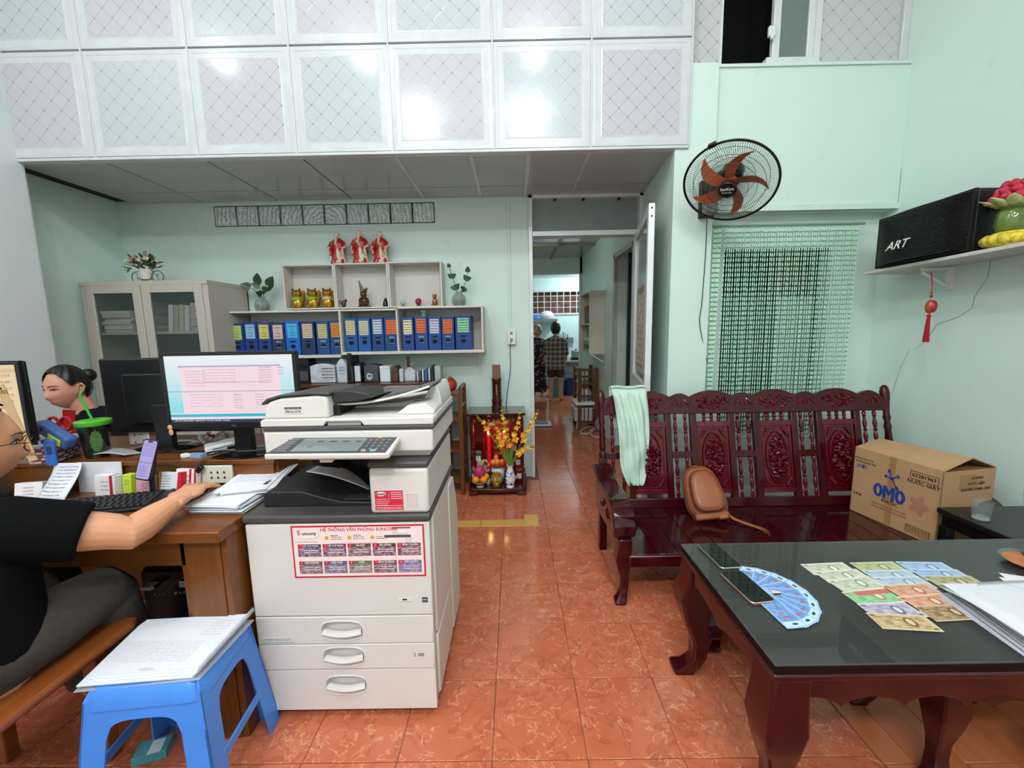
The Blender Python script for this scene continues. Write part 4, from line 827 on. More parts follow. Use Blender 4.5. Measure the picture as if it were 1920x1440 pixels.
t = thing('binder_clip', 'black binder clip on the right edge of the thick paper stack', 'clip', M=TR(-.912, 1.43, .802, rad(95))); Q = WM[t.name]
obj('spring', MB(Q).prism([(-.008, -.006), (.008, 0), (-.008, .006)], -.016, .016, 'x'), BLACK, t); obj('handle', MB(Q).tube([(-.008, -.006, .004), (-.008, -.03, .006), (.008, -.03, .006), (.008, -.006, .004)], .001, 5), WHITE, t)
tag(obj('folded_note', MB().prism([(-1.31, 1.205), (-1.19, 1.235), (-1.20, 1.27), (-1.29, 1.25)], .7487, .7505).add([(-1.22, 1.225, .752), (-1.16, 1.235, .752), (-1.14, 1.285, .752), (-1.20, 1.265, .76)], [(0, 1, 2, 3)]), mat('note_white', '#eceaf0', .6)), 'small folded white note between the keyboard and the woman\'s arm', 'note')
# computer under the desk
t = thing('computer_tower', 'black computer tower under the desk behind the knee, with cables plugged in front', 'computer', (-1.30, 1.5, 0)); Q = WM[t.name]
obj('case', MB().box(-1.395, -1.205, 1.405, 1.78, .06, .485), mat('tower_black', '#0a0a0c', .4), t, bev=.004); obj('front_bezel', MB().box(-1.393, -1.207, 1.397, 1.405, .065, .48), mat('tower_front', '#0d0d10', .3), t, bev=.004)
obj('feet', MB().box(-1.385, -1.215, 1.41, 1.45, 0, .06).box(-1.385, -1.215, 1.72, 1.76, 0, .06), BLACK, t)
p = at(343, 1095, y=1.396); obj('logo', MB().box(p.x-.012, p.x+.012, 1.394, 1.397, p.z-.012, p.z+.012), printed('logo_tower', '#c9c6c2', [('e', .5, .5, .6, .6, '#2b2b30'), ('e', .5, .5, .4, .4, '#c9c6c2')], 'xz'), t)
for k, u in enumerate((292, 300, 308, 330, 338, 346)): p = at(u, 1115-.08*(u-292), y=1.396); obj('port', MB().cyl((p.x, 1.394, p.z), (p.x, 1.398, p.z), .0045, 10), mat('port_%d' % (k % 3), ['#9a9690', '#70706e', '#3c6fae'][k % 3], .4), t)
p = at(282, 1100, y=1.37); t2 = thing('usb_stick', 'pinkish-white memory stick plugged into the computer tower', 'stick', p); obj('body', MB().box(p.x-.026, p.x+.014, 1.355, 1.392, p.z-.006, p.z+.006), mat('stick_white', '#e2cfc8', .5), t2, bev=.002); obj('plug', MB().box(p.x+.014, p.x+.022, 1.36, 1.392, p.z-.005, p.z+.005), mat('steel', '#a8adb0', .25, .9), t2)
cable('tower_cable', 'thin grey cable hanging across the front of the computer tower', [at(348, 1080, y=1.392), at(330, 1092, y=1.385), at(312, 1108, y=1.385), at(300, 1114, y=1.39)], .0018, INKG)
# blue plastic stool with papers
BS = mat('stool_blue', '#4689e4', .35, 0, .04, 20); bs = thing('plastic_stool', 'sky blue plastic stool holding a sheaf of papers in front of the desk', 'stool', M=TR(-1.012, 1.082, 0, rad(6)))
Q = WM[bs.name]; HT = .425
obj('seat', MB(Q).rings([rect_ring(.148, .132, HT-.055, 4, .03), rect_ring(.142, .126, HT-.012, 4, .03), rect_ring(.13, .115, HT, 4, .03)]), BS, bs)
def off(z, w0): return w0+.045*(HT-z)/HT      # the sides flare outwards towards the floor
AX, AY = .140, .124
for sx_ in (-1, 1):
    for sy_ in (-1, 1):
        mb = MB(Q)
        for ax in (0, 1):   # two webs of the angled leg
            R = []
            for z in (.29, .16, 0):
                ox, oy = off(z, AX)*sx_, off(z, AY)*sy_; wl = .062+.002*(z < .1)
                R.append([(ox, oy, z), (ox-sx_*wl, oy, z), (ox-sx_*wl, oy-sy_*.005, z), (ox, oy-sy_*.005, z)] if ax else [(ox, oy, z), (ox, oy-sy_*wl, z), (ox-sx_*.005, oy-sy_*wl, z), (ox-sx_*.005, oy, z)])
            mb.rings(R)
        obj('leg', mb, BS, bs, smooth=False)
def side(ax, s):
    a0, b0 = (AX, AY) if ax == 'y' else (AY, AX); mb = MB(Q)
    pts = []; n = 16
    hi = off(.29, a0)-.062
    for k in range(n+1):
        q = -1+2*k/n; z = .29+(HT-.085-.29)*(max(0, 1-abs(q)**4)**.5); pts.append((q*hi, z))
    o2 = [(off(.29, a0), .29), (off(HT-.03, a0), HT-.03), (a0-.012, HT-.006), (-a0+.012, HT-.006), (-off(HT-.03, a0), HT-.03), (-off(.29, a0), .29)]
    P = pts+o2; f = []
    for d in (0, -.005): f.append([((p, s*(off(z, b0)+d-(.006 if z > HT-.02 else 0)), z) if ax == 'y' else (s*(off(z, b0)+d-(.006 if z > HT-.02 else 0)), p, z)) for p, z in P])
    mb.rings(f); obj('apron', mb, BS, bs, smooth=False)
    if not (ax == 'y' and s < 0):
        z0, z1 = .15, .18; hb = off(.16, a0)-.05; o1 = s*(off(.165, b0)-.003)
        obj('brace', (MB(Q).box(-hb, hb, o1-.003, o1+.003, z0, z1) if ax == 'y' else MB(Q).box(o1-.003, o1+.003, -hb, hb, z0, z1)), BS, bs, bev=.002)
for s in (-1, 1):
    for ax in 'yx': side(ax, s)
FILM = mat('folder_film', '#d5dae4', .12, 0, .03, alpha=.45, coat=.4)
pc = [at(u, v, z=.447) for u, v in ((134, 1281), (372, 1262), (475, 1148), (262, 1160))]
fo = thing('clear_folder', 'clear plastic folder of printed sheets lying on the blue stool', 'folder', (-1.0, 1.08, .43))
def sheet(mb, q, z, t, sag=0.):
    c = sum(q, Vector())/4
    mb.hexa([Vector((p.x, p.y, z-(sag if i in (0, 2) else 0)*.5)) for i, p in enumerate(q)]+[Vector((p.x, p.y, z+t-(sag if i in (0, 2) else 0)*.5)) for i, p in enumerate(q)])
    return mb
obj('cover', sheet(MB(), pc, .4265, .002, .016), FILM, fo); 
for k in range(4):
    s = .93-.015*k; c = sum(pc, Vector())/4; q = [c+(p-c)*s+Vector((-.006+.004*k, .004*k-.004, 0)) for p in pc]
    obj('sheet', sheet(MB(), q, .4295+.0045*k, .004), printed('form_print', '#e3e5ee', [('l', .45, .35, .75, .34, '#c3c6d4', 12), ('l', .82, .75, .2, .3, '#c6c9d6', 6), ('e', .55, .08, .14, .05, '#c9ccd8')], 'xy', .7) if k == 3 else PAPG, fo)
obj('flap', MB().grid(lambda u, v: pc[1]*(1-v)+pc[2]*v+Vector((.012*sin(pi*u)-.02*(1-u), 0, -.012+.03*u)), 4, 8), FILM, fo, solid=.0015)
t = thing('stool_box', 'small teal carton on the floor under the blue stool', 'box', (-1.06, 1.12, 0)); p = at(285, 1432, z=0)
obj('carton', MB(TR(p.x-.02, p.y+.03, 0, rad(20))).box(-.045, .045, -.03, .03, 0, .03), mat('teal_carton', '#4f9aa8', .5), t, bev=.002); obj('label', MB(TR(p.x-.02, p.y+.03, 0, rad(20))).box(-.005, .03, -.028, .02, .03, .031), PAP, t)
# ------------------------------------------------------------------ filing cabinet
CAB = mat('cabinet_grey', '#b9b3a8', .5, 0, .03, 4); CGL = mat('cabinet_glass', '#5f6f6c', .03, 0, .02, alpha=.22)
cb = thing('filing_cabinet', 'grey metal cabinet with two glazed doors full of papers, by the far left corner', 'cabinet', (-2.77, 3.36, 0))
CX0, CX1, CY0, CY1, CZ = -3.25, -2.29, 3.125, 3.595, 1.752
obj('carcass', MB().box(CX0, CX0+.02, CY0, CY1, 0, CZ).box(CX1-.02, CX1, CY0, CY1, 0, CZ).box(CX0, CX1, CY1-.015, CY1, 0, CZ).box(CX0-.002, CX1+.002, CY0-.008, CY1+.001, CZ-.03, CZ+.003).box(CX0, CX1, CY0, CY1, 0, .06).box(CX0+.02, CX0+.045, CY0, CY0+.02, 0, CZ).box(CX1-.045, CX1-.02, CY0, CY0+.02, 0, CZ), CAB, cb, bev=.003)
obj('inner_back', MB().box(CX0+.02, CX1-.02, CY1-.03, CY1-.016, .06, CZ-.03), mat('cabinet_inside', '#5d6664', .8), cb)
for z in (1.375, .98, .55): obj('shelf', MB().box(CX0+.02, CX1-.02, CY0+.03, CY1-.02, z-.018, z), CAB, cb)
for x0, x1, hx in ((-3.212, -2.792, -2.815), (-2.786, -2.328, -2.762)):
    g0, g1 = x0+.062, x1-.062
    dr = obj('door', MB().box(x0, g0, CY0-.012, CY0+.006, .07, 1.722).box(g1, x1, CY0-.012, CY0+.006, .07, 1.722).box(g0, g1, CY0-.012, CY0+.006, 1.665, 1.722).box(g0, g1, CY0-.012, CY0+.006, .07, .95), CAB, cb, bev=.003)
    obj('glass', MB().box(g0, g1, CY0-.004, CY0, .95, 1.665), CGL, dr); obj('handle', MB().box(hx-.008, hx+.008, CY0-.03, CY0-.012, 1.09, 1.17).cyl((hx, CY0-.012, 1.07), (hx, CY0-.018, 1.07), .011, 12), mat('steel', '#a8adb0', .25, .9), dr, bev=.003)
RB = random.Random(11); first = None
PW1, PW2 = mat('archive_paper', '#c9ccd0', .8, 0, .12, 60, (1, 1, 12)), mat('archive_cream', '#c6c0a8', .8, 0, .1)
def pstack(x, y, z, wd, dp, n, m, lab):
    t = thing('paper_stack', lab, 'papers', (x, y, z))
    h = 0
    for k in range(n):
        d = RB.uniform(.012, .03); ox, oy = RB.uniform(-.012, .012), RB.uniform(-.01, .01)
        obj('folder', MB().box(x-wd/2+ox, x+wd/2+ox, y-dp/2+oy, y+dp/2+oy, z+h, z+h+d), m if k % 3 else PW2, t, bev=.002, seg=1); h += d+.0005
pstack(-3.06, 3.33, 1.375, .22, .3, 9, PW1, 'tall pile of paper folders behind the left glass door, upper shelf')
pstack(-2.88, 3.36, 1.375, .1, .3, 10, PW1, 'narrow pile of papers behind the seam of the glass doors, upper shelf')
pstack(-2.42, 3.33, 1.375, .13, .28, 11, PW2, 'pile of cream folders in the right end of the upper cabinet shelf')
pstack(-2.62, 3.33, .98, .18, .28, 7, PW1, 'bluish pile of papers on the lower shelf behind the right glass door')
pstack(-2.43, 3.32, .98, .12, .25, 5, PW1, 'untidy pile of papers in the right end of the lower cabinet shelf')
for k in range(5):
    x = -2.69+.042*k; M = TR(x, 3.28, 1.376, 0, 0, rad(7))
    t = tag(obj('document_case', MB(M).box(0, .035, -.08, .16, 0, .21-.008*(k % 2)), mat('case_%d' % (k % 3), ['#d3d3d0', '#a9a89c', '#c2b79a'][k % 3], .6), bev=.003), ['first', 'second', 'third', 'fourth', 'last'][k]+' from the left of five upright document cases behind the right glass door', 'file', 'document cases on the upper cabinet shelf')
# flower bicycle on the cabinet
WIR = mat('wire_grey', '#6f6b60', .4, .5); WICK = mat('wicker_white', '#d9d3c6', .7, 0, .2, 90)
LEAF = mat('leaf_green', '#3f5f34', .5, 0, .25, 40); LEAFD = mat('leaf_dark', '#24482a', .4, 0, .2, 30, coat=.3); PET1, PET2 = mat('petal_pink', '#b98a80', .6), mat('petal_cream', '#cfc9a8', .6); LEAFY = mat('leaf_yellowgreen', '#a3b84e', .5)
p = at(275, 521, y=3.26); BX, BY, BZ = p.x, 3.26, CZ
t = thing('flower_bicycle', 'ornamental wire bicycle with a white basket of artificial flowers on the cabinet', 'ornament', (BX, BY, BZ))
def ring(mb, c, r, th, ax='y', n=20): return mb.tube([(c[0]+r*cos(a), c[1], c[2]+r*sin(a)) if ax == 'y' else (c[0], c[1]+r*cos(a), c[2]+r*sin(a)) for a in [2*pi*k/n for k in range(n)]], th, 6, close=True)
for dx, r in ((-.055, .042), (.105, .045)): obj('wheel', ring(MB(), (BX+dx, BY-.02, BZ+r+.002), r, .0035).cyl((BX+dx, BY-.02, BZ+r-.03), (BX+dx, BY-.02, BZ+r+.03), .002, 5), WIR, t)
obj('frame', MB().tube([(BX-.055, BY-.02, BZ+.04), (BX+.0, BY-.02, BZ+.02), (BX+.05, BY-.02, BZ+.03), (BX+.075, BY-.02, BZ+.09), (BX+.105, BY-.02, BZ+.045)], .004, 6).tube([(BX+.06, BY-.02, BZ+.10), (BX+.09, BY-.02, BZ+.115), (BX+.11, BY-.02, BZ+.11)], .004, 6), WIR, t)
obj('basket', MB().lathe([(.035, .03), (.05, .10), (.046, .10), (.033, .034)], 18, 0, (BX, BY, BZ)), WICK, t)
fl = MB(); RB2 = random.Random(2)
def leaf(mb, c, d, L, w_, up=(0, 0, 1), m=0, curl=.2):
    d = Vector(d).normalized(); s = d.cross(Vector(up)); s = s.normalized() if s.length > 1e-3 else Vector((1, 0, 0)); n = s.cross(d); c = Vector(c)
    prof = [(0, 0), (.2, .75), (.45, 1), (.75, .65), (1, 0)]
    L_, C_, R_ = [], [], []
    for t_, q in prof:
        b = c+d*(L*t_)-n*(curl*L*t_*t_); L_.append(b-s*(w_/2*q)+n*.12*w_*q); C_.append(b); R_.append(b+s*(w_/2*q)+n*.12*w_*q)
    vs = L_+C_+R_; k = len(prof)
    return mb.add(vs, [(i, i+1, k+i+1, k+i) for i in range(k-1)]+[(k+i, k+i+1, 2*k+i+1, 2*k+i) for i in range(k-1)], m)
for k in range(70):
    a = RB2.random()*2*pi; e = RB2.uniform(.1, 1.3); r = RB2.uniform(.01, .085)
    c = Vector((BX+r*cos(a)*1.3, BY+r*sin(a)*.6, BZ+.11+.05*RB2.random()+.03*(e > 1))); leaf(fl, c, (cos(a)*cos(e), sin(a)*cos(e), sin(e)), .045, .025)
for k in range(14): a = RB2.random()*2; leaf(fl, (BX-.10-.05*RB2.random(), BY, BZ+.10+.03*RB2.random()), (-1, .2*RB2.random(), RB2.uniform(-.6, .5)), .04, .02, m=1)
obj('foliage', fl, [LEAF, LEAFY], t)['kind'] = 'stuff'
fl = MB()
for k in range(26):
    a = RB2.random()*2*pi; r = RB2.uniform(.0, .1); c = (BX+r*cos(a)*1.3, BY-.02+r*sin(a)*.4, BZ+.15+.05*RB2.random()); 
    for q in range(4): fl.ball((c[0]+.008*cos(q*1.6), c[1], c[2]+.008*sin(q*1.6)), (.008, .006, .008), 6, 4, k % 2)
for k in range(3): fl.ball((BX+.01, BY, BZ+.21+.015*k), (.02-.004*k, .012, .006), 8, 4)
obj('blossoms', fl, [PET1, PET2], t)['kind'] = 'stuff'
# ------------------------------------------------------------------ wall shelves with binders and ornaments
SHW = mat('shelf_white', '#d3cfc6', .5, 0, .02, 3)
for k, (x0, x1) in enumerate(((-1.90, -1.472), (-1.470, -1.026), (-1.024, -.582))):
    t = thing('wall_cubby', ('white open wall box holding three gold cats', 'middle white open wall box holding a bronze statue', 'white open wall box holding a red ball and a gold bear')[k], 'shelf', ((x0+x1)/2, 3.53, 1.54))
    z0, z1 = 1.54, 1.905+.004*k
    for nm, b in (('side', (x0, x0+.013, 3.45, 3.604, z0, z1)), ('side', (x1-.013, x1, 3.45, 3.604, z0, z1)), ('top', (x0+.013, x1-.013, 3.45, 3.604, z1-.013, z1)), ('bottom', (x0+.013, x1-.013, 3.45, 3.604, z0, z0+.011)), ('back', (x0+.013, x1-.013, 3.596, 3.604, z0+.011, z1-.013))):
        obj(nm, MB().box(*b), SHW, t, bev=.0015, seg=1)
sh = thing('binder_shelf', 'long white wall shelf unit with a row of blue binders', 'shelf', (-1.2, 3.45, 1.18))
SX0, SX1 = -2.345, -.243
obj('bottom_board', MB().box(-1.41, -.238, 3.335, 3.604, 1.160, 1.184), SHW, sh, bev=.002); obj('bottom_board', MB().box(SX0, -1.413, 3.335, 3.604, 1.140, 1.164), SHW, sh, bev=.002)
obj('top_board', MB().box(-.93, SX1, 3.34, 3.604, 1.525, 1.54), SHW, sh, bev=.002); obj('top_board', MB().box(SX0, -.932, 3.34, 3.604, 1.513, 1.528), SHW, sh, bev=.002)
for x in (SX0, -1.412, -.948, SX1-.014): obj('divider', MB().box(x, x+.014, 3.34, 3.604, 1.184 if x > -1.42 else 1.164, 1.525 if x > -.95 else 1.513), SHW, sh, bev=.0015)
obj('back', MB().box(SX0, SX1, 3.598, 3.604, 1.164, 1.525), SHW, sh)
for x in (-.30, -1.36): obj('bracket', MB().box(x-.008, x+.008, 3.59, 3.604, 1.0, 1.16).box(x-.008, x+.008, 3.42, 3.604, 1.148, 1.16), WHITE, sh, bev=.002)
bcol = [('#1f3f86', '#b8cf6a'), ('#1f3f86', '#8fc3dd'), ('#20408a', '#d9cf62'), ('#1b3a5e', '#dbb8b4'), ('#1763c8', '#45b0e2'), ('#1d3560', '#d9c9a8'), ('#1d4a86', '#d5c98a'), ('#1d4a7a', '#e08a2a'), ('#1c5596', '#d9cf98'), ('#1f5a9e', '#dccfae'), ('#1f4680', '#bcd0e4'), ('#1f4680', '#e46a34'), ('#22488c', '#e6dfb0'), ('#22488c', '#e8672e'), ('#22488c', '#cbc8e2'), ('#203f82', '#e0602c'), ('#203f82', '#7fd3a0')]
bpx = [(432, 457), (458, 482), (483, 508), (509, 534), (535, 562), (564, 590), (593, 617), (618, 643), (646, 670), (671, 695), (697, 720), (721, 748), (754, 776), (778, 802), (803, 827), (828, 852), (854, 884)]
words = ['', 'yellow-green', 'pale blue']
lname = ['lime', 'light blue', 'yellow', 'pale pink', 'bright blue', 'speckled cream', 'speckled yellow', 'amber speckled', 'speckled beige', 'speckled white', 'tall pale blue', 'orange over blue', 'cream', 'orange-red', 'lavender', 'narrow orange', 'mint']
company = {0: 'CTY AN PHÚ TÂN', 3: 'CÔNG TY TÂN THUẬN', 4: 'CÔNG TY VẠN PHÁT', 1: 'CÔNG TY PHÁT THỊNH', 2: 'CÔNG TY MINH CHÂU'}
for k, ((a, b), (c1, c2)) in enumerate(zip(bpx, bcol)):
    x0, x1 = at(a, 630, y=3.37).x+.002, at(b, 630, y=3.37).x-.002
    zb = 1.166 if k < 8 else 1.186; ht = .268+.004*((k*5) % 3)
    t = thing('ring_binder', 'blue ring binder with a %s spine label on the wall shelf' % lname[k], 'binder', ((x0+x1)/2, 3.45, zb), group='blue binders on the wall shelf')
    bm_ = mat('binder_'+c1, c1, .4, 0, .05, 20)
    obj('spine', MB().box(x0, x1, 3.37, 3.374, zb, zb+ht), bm_, t, bev=.001); obj('cover', MB().box(x0, x0+.003, 3.374, 3.585, zb, zb+ht).box(x1-.003, x1, 3.374, 3.585, zb, zb+ht), bm_, t)
    obj('sheets', MB().box(x0+.008, x1-.01, 3.40, 3.58, zb+.004, zb+ht-.03), PAPG, t)
    spk = k in (5, 6, 7, 8, 9)
    shp = [('l', .5, .5, .9, .9, '#5b4a30' if not spk else '#3a2f22', 5 if not spk else 7)]
    w_ = (x1-x0); lx0, lx1 = x0+w_*.14, x1-w_*.14
    lbm = obj('label', MB().box(lx0, lx1, 3.3685, 3.370, zb+ht-.135, zb+ht-.02), printed('binder_label_%d' % k, c2, [] if k in company else shp, 'xz', .6), t)
    if k in company:
        for i, wd in enumerate(company[k].split()): text(t, wd, face(((lx0+lx1)/2, 3.368, zb+ht-.043-.024*i), *FR), .019 if len(wd) < 5 else .015, INKG, bold=.0004)
    elif not spk and k > 9: text(t, 'CÔNG TY', face(((lx0+lx1)/2, 3.368, zb+ht-.034), *FR), .0145, INKG, bold=.0004)
    xm = (x0+x1)/2
    if k % 2: obj('finger_hole', MB().cyl((xm, 3.3695, zb+.075), (xm, 3.371, zb+.075), .019, 16), DARK, t)
    else: obj('finger_hole', MB().rbox(xm-.02, xm+.02, zb+.055, zb+.085, .012, 3.3695, 3.371), DARK, t)
    obj('slot', MB().box(xm-.022, xm+.022, 3.3695, 3.371, zb+.104, zb+.116).box(xm-.018, xm+.018, 3.369, 3.3712, zb+.06, zb+.066), mat('slot_grey', '#8f98a4', .4) if k in (3, 6, 7, 11, 13, 15) else DARK, t)
t = thing('magazine_file', 'white magazine file at the left end of the blue binder row', 'file', (-2.33, 3.45, 1.165)); obj('case', MB().prism([(3.36, 1.166), (3.585, 1.166), (3.585, 1.42), (3.36, 1.44)], at(416, 630, y=3.37).x, at(430, 630, y=3.37).x, 'x'), mat('file_white', '#c6cad0', .5), t, bev=.003)
t = thing('green_cup', 'small green and white cup standing on the binders', 'cup', (at(793, 580, y=3.42).x, 3.44, 1.46)); Q = WM[t.name]; obj('body', MB(Q).lathe([(.022, 0), (.026, .05), (.023, .05), (.02, .004)], 16), mat('cup_green', '#6fb48a', .3), t); obj('rim', MB(Q).lathe([(.0262, .04), (.027, .052), (.0235, .052)], 16), WHITE, t)
# gold cats
GOLD = mat('gold_glaze', '#b5862a', .18, .75, .15, 30); GOLDD = mat('gold_brown', '#5e3a12', .35, .3); BIB = mat('bib_green', '#7fae2e', .35, .2, .2, 60); BIBW = mat('bib_pale', '#b9b48e', .35, .3, .2, 60)
def cat(M, label, bib):
    t = thing('gold_cat', label, 'cat figurine', M=M, group='gold cats in the left wall box')
    obj('body', MB(M).lathe([(.045, 0), (.05, .012), (.05, .05), (.042, .085), (.03, .10), (.0, .105)], 18, 0, (0, 0, 0), 1, .8), GOLD, t)
    obj('head', MB(M).ball((0, -.005, .122), (.042, .036, .034), 16, 10), GOLD, t)
    for s in (-1, 1): obj('ear', MB(M).add([(s*.014, -.005, .15), (s*.04, -.005, .142), (s*.032, -.012, .172), (s*.028, .012, .146)], [(0, 1, 2), (0, 2, 3), (1, 3, 2), (0, 3, 1)]), GOLDD, t, smooth=False)
    obj('raised_paw', MB(M).tube([(.045, 0, .06), (.058, -.006, .09), (.06, -.01, .125), (.058, -.016, .145)], [.016, .015, .015, .013], 10), GOLD, t)
    obj('bib', MB(M).ball((0, -.012, .078), (.044, .034, .024), 14, 8), bib, t); obj('coin', MB(M).ball((-.005, -.042, .04), (.022, .008, .026), 12, 8), GOLD, t)
    obj('eyes', MB(M).ball((-.015, -.038, .128), (.008, .004, .005), 8, 5).ball((.015, -.038, .128), (.008, .004, .005), 8, 5).ball((0, -.041, .116), (.004, .003, .003), 6, 4), GOLDD, t)
    obj('feet', MB(M).ball((-.024, -.034, .012), (.018, .016, .012), 10, 6).ball((.024, -.034, .012), (.018, .016, .012), 10, 6), GOLD, t); return t
for k, (u, bib, lb_) in enumerate(((557, BIB, 'gold beckoning cat figurine on the left of three, green bib'), (586, BIB, 'middle one of three gold beckoning cat figurines'), (614, BIBW, 'gold beckoning cat figurine with pale bib, beside the wall box side'))):
    cat(TR(at(u, 575, y=3.50).x, 3.515, 1.552), lb_, bib)
# robed statues
def robe_mat():
    t = NT('robe_red_cream'); v = t.coord('Object', (26, 26, 9)); n = t.noise(v, 1., 3, .8)
    f = t.n('ShaderNodeMapRange'); t.l(n, f.inputs[0]); f.inputs[1].default_value = .53; f.inputs[2].default_value = .60
    t.l(t.mix(f.outputs[0], lin('#b3231c'), lin('#d9c9b0')), t.b.inputs['Base Color']); t.set(Roughness=.3); return t.m
ROBE = robe_mat(); CREAM = mat('porcelain_cream', '#d9c6ae', .35)
for k, (u, lb_) in enumerate(((633, 'red and cream robed old man statue, leftmost on the wall boxes'), (675, 'tallest red and cream robed old man statue, between two others'), (713, 'red and cream robed old man statue holding a staff head'))):
    M = TR(at(u, 490, y=3.5).x, 3.525, 1.907); t = thing('robed_statue', lb_, 'statue', M=M, group='three robed statues'); s = (1, 1.05, 1)[k]
    R = []; 
    for i, (r, z) in enumerate([(.06, 0), (.064, .012), (.054, .05), (.056, .09), (.052, .13), (.058, .165), (.046, .195), (.022, .212)]):
        R.append([M @ Vector((r*s*(1+.09*sin(6*a+1.3*i))*cos(a), .7*r*s*(1+.09*sin(6*a+1.3*i))*sin(a), z*s)) for a in [2*pi*j/30 for j in range(30)]])
    obj('robe', MB().rings(R), ROBE, t); obj('head', MB(M).ball((0, -.005, .236*s), (.024, .024, .03), 14, 9), CREAM, t)
    obj('beard', MB(M).tube([(0, -.026, .222*s), (0, -.036, .19*s), (0, -.04, .15*s)], [.014, .012, .003], 8), CREAM, t)
    for q in (-1, 1): obj('sleeve', MB(M).tube([(q*.045, 0, .18*s), (q*.06, -.025, .13*s), (q*.045, -.045, .12*s), (q*.055, -.03, .07*s)], [.018, .02, .018, .006], 8), ROBE, t)
    if k == 2: obj('staff_head', MB(M).ball((-.05, -.01, .235), (.014, .01, .009), 8, 5).tube([(-.048, -.01, .23), (-.035, -.02, .17)], .005, 6), CREAM, t)
# bronze statue and small ornaments
BRZ = mat('bronze', '#5a3a28', .35, .5, .3, 40)
p = at(682, 575, y=3.5); M = TR(p.x, 3.52, 1.552); t = thing('bronze_statue', 'reddish bronze statue with a pointed top in the middle wall box', 'statue', M=M)
obj('base', MB(M).lathe([(.055, 0), (.055, .008), (.042, .014), (.0, .014)], 18), BRZ, t); obj('figure', MB(M).ball((0, 0, .05), (.042, .032, .042), 14, 9).ball((.0, -.01, .105), (.026, .022, .028), 12, 8).ball((.018, -.012, .135), (.016, .014, .016), 10, 6).ball((-.025, -.02, .03), (.016, .016, .02), 10, 6).ball((.03, -.02, .03), (.014, .014, .018), 10, 6), BRZ, t)
obj('spire', MB(M).tube([(-.01, 0, .115), (-.016, 0, .16), (-.03, 0, .20), (-.034, 0, .225)], [.018, .014, .008, .004], 8).ball((.028, -.01, .152), (.012, .01, .01), 8, 5), mat('bronze_green', '#5b5a40', .4, .4), t); obj('medallion', MB(M).tube([(.03*cos(a), -.034, .05+.03*sin(a)) for a in [2*pi*k/20 for k in range(20)]], .006, 6, close=True), BRZ, t)
def small(nm, label, cat_, u, parts, y=3.5):
    p = at(u, 570, y=y); M = TR(p.x, y+.015, 1.552); t = thing(nm, label, cat_, M=M)
    for n_, mb, m in parts(M): obj(n_, mb, m, t)
small('dark_figurine', 'dark figurine with a raised tail beside the gold cats', 'figurine', 646, lambda M: [('body', MB(M).ball((0, -.03, .03), (.02, .016, .03), 10, 7).ball((.018, -.03, .055), (.012, .012, .013), 8, 6), BRZ), ('tail', MB(M).tube([(-.01, -.03, .03), (-.03, -.03, .04), (-.032, -.03, .06)], .006, 6), BRZ)])
small('black_figurine', 'small black figurine at the right of the middle wall box', 'figurine', 722, lambda M: [('body', MB(M).lathe([(.022, 0), (.024, .02), (.016, .05), (.010, .062), (0, .064)], 12), mat('figurine_black', '#1d1816', .3)), ('head', MB(M).ball((.004, -.004, .064), .011, 8, 6), mat('figurine_black', '#1d1816', .3))])
small('crystal_ball', 'pale glassy ball on a stand in the right wall box', 'ball', 755, lambda M: [('ball', MB(M).ball((0, 0, .034), .024, 14, 9), mat('crystal', '#a9bcc0', .06, coat=.5)), ('stand', MB(M).lathe([(.02, 0), (.014, .012), (0, .013)], 12), INKG)])
small('red_ball', 'shiny dark red ball on a small ring in the right wall box', 'ball', 784, lambda M: [('ball', MB(M).ball((0, 0, .04), .028, 16, 10), mat('ball_red', '#8e1b2a', .12, coat=.5)), ('ring', MB(M).lathe([(.022, 0), (.022, .008), (.012, .012), (.0, .012)], 12), GOLDD)])
small('gold_bear', 'small copper-gold bear figurine in the right wall box', 'figurine', 815, lambda M: [('body', MB(M).ball((0, 0, .035), (.023, .02, .032), 12, 8), mat('copper_gold', '#9a6a3a', .25, .6)), ('head', MB(M).ball((0, -.005, .078), (.019, .018, .017), 12, 8).ball((-.014, 0, .094), .007, 6, 4).ball((.014, 0, .094), .007, 6, 4), mat('copper_gold', '#9a6a3a', .25, .6)), ('legs', MB(M).ball((-.018, -.015, .01), (.012, .014, .010), 8, 5).ball((.018, -.015, .01), (.012, .014, .010), 8, 5), mat('copper_gold', '#9a6a3a', .25, .6))])
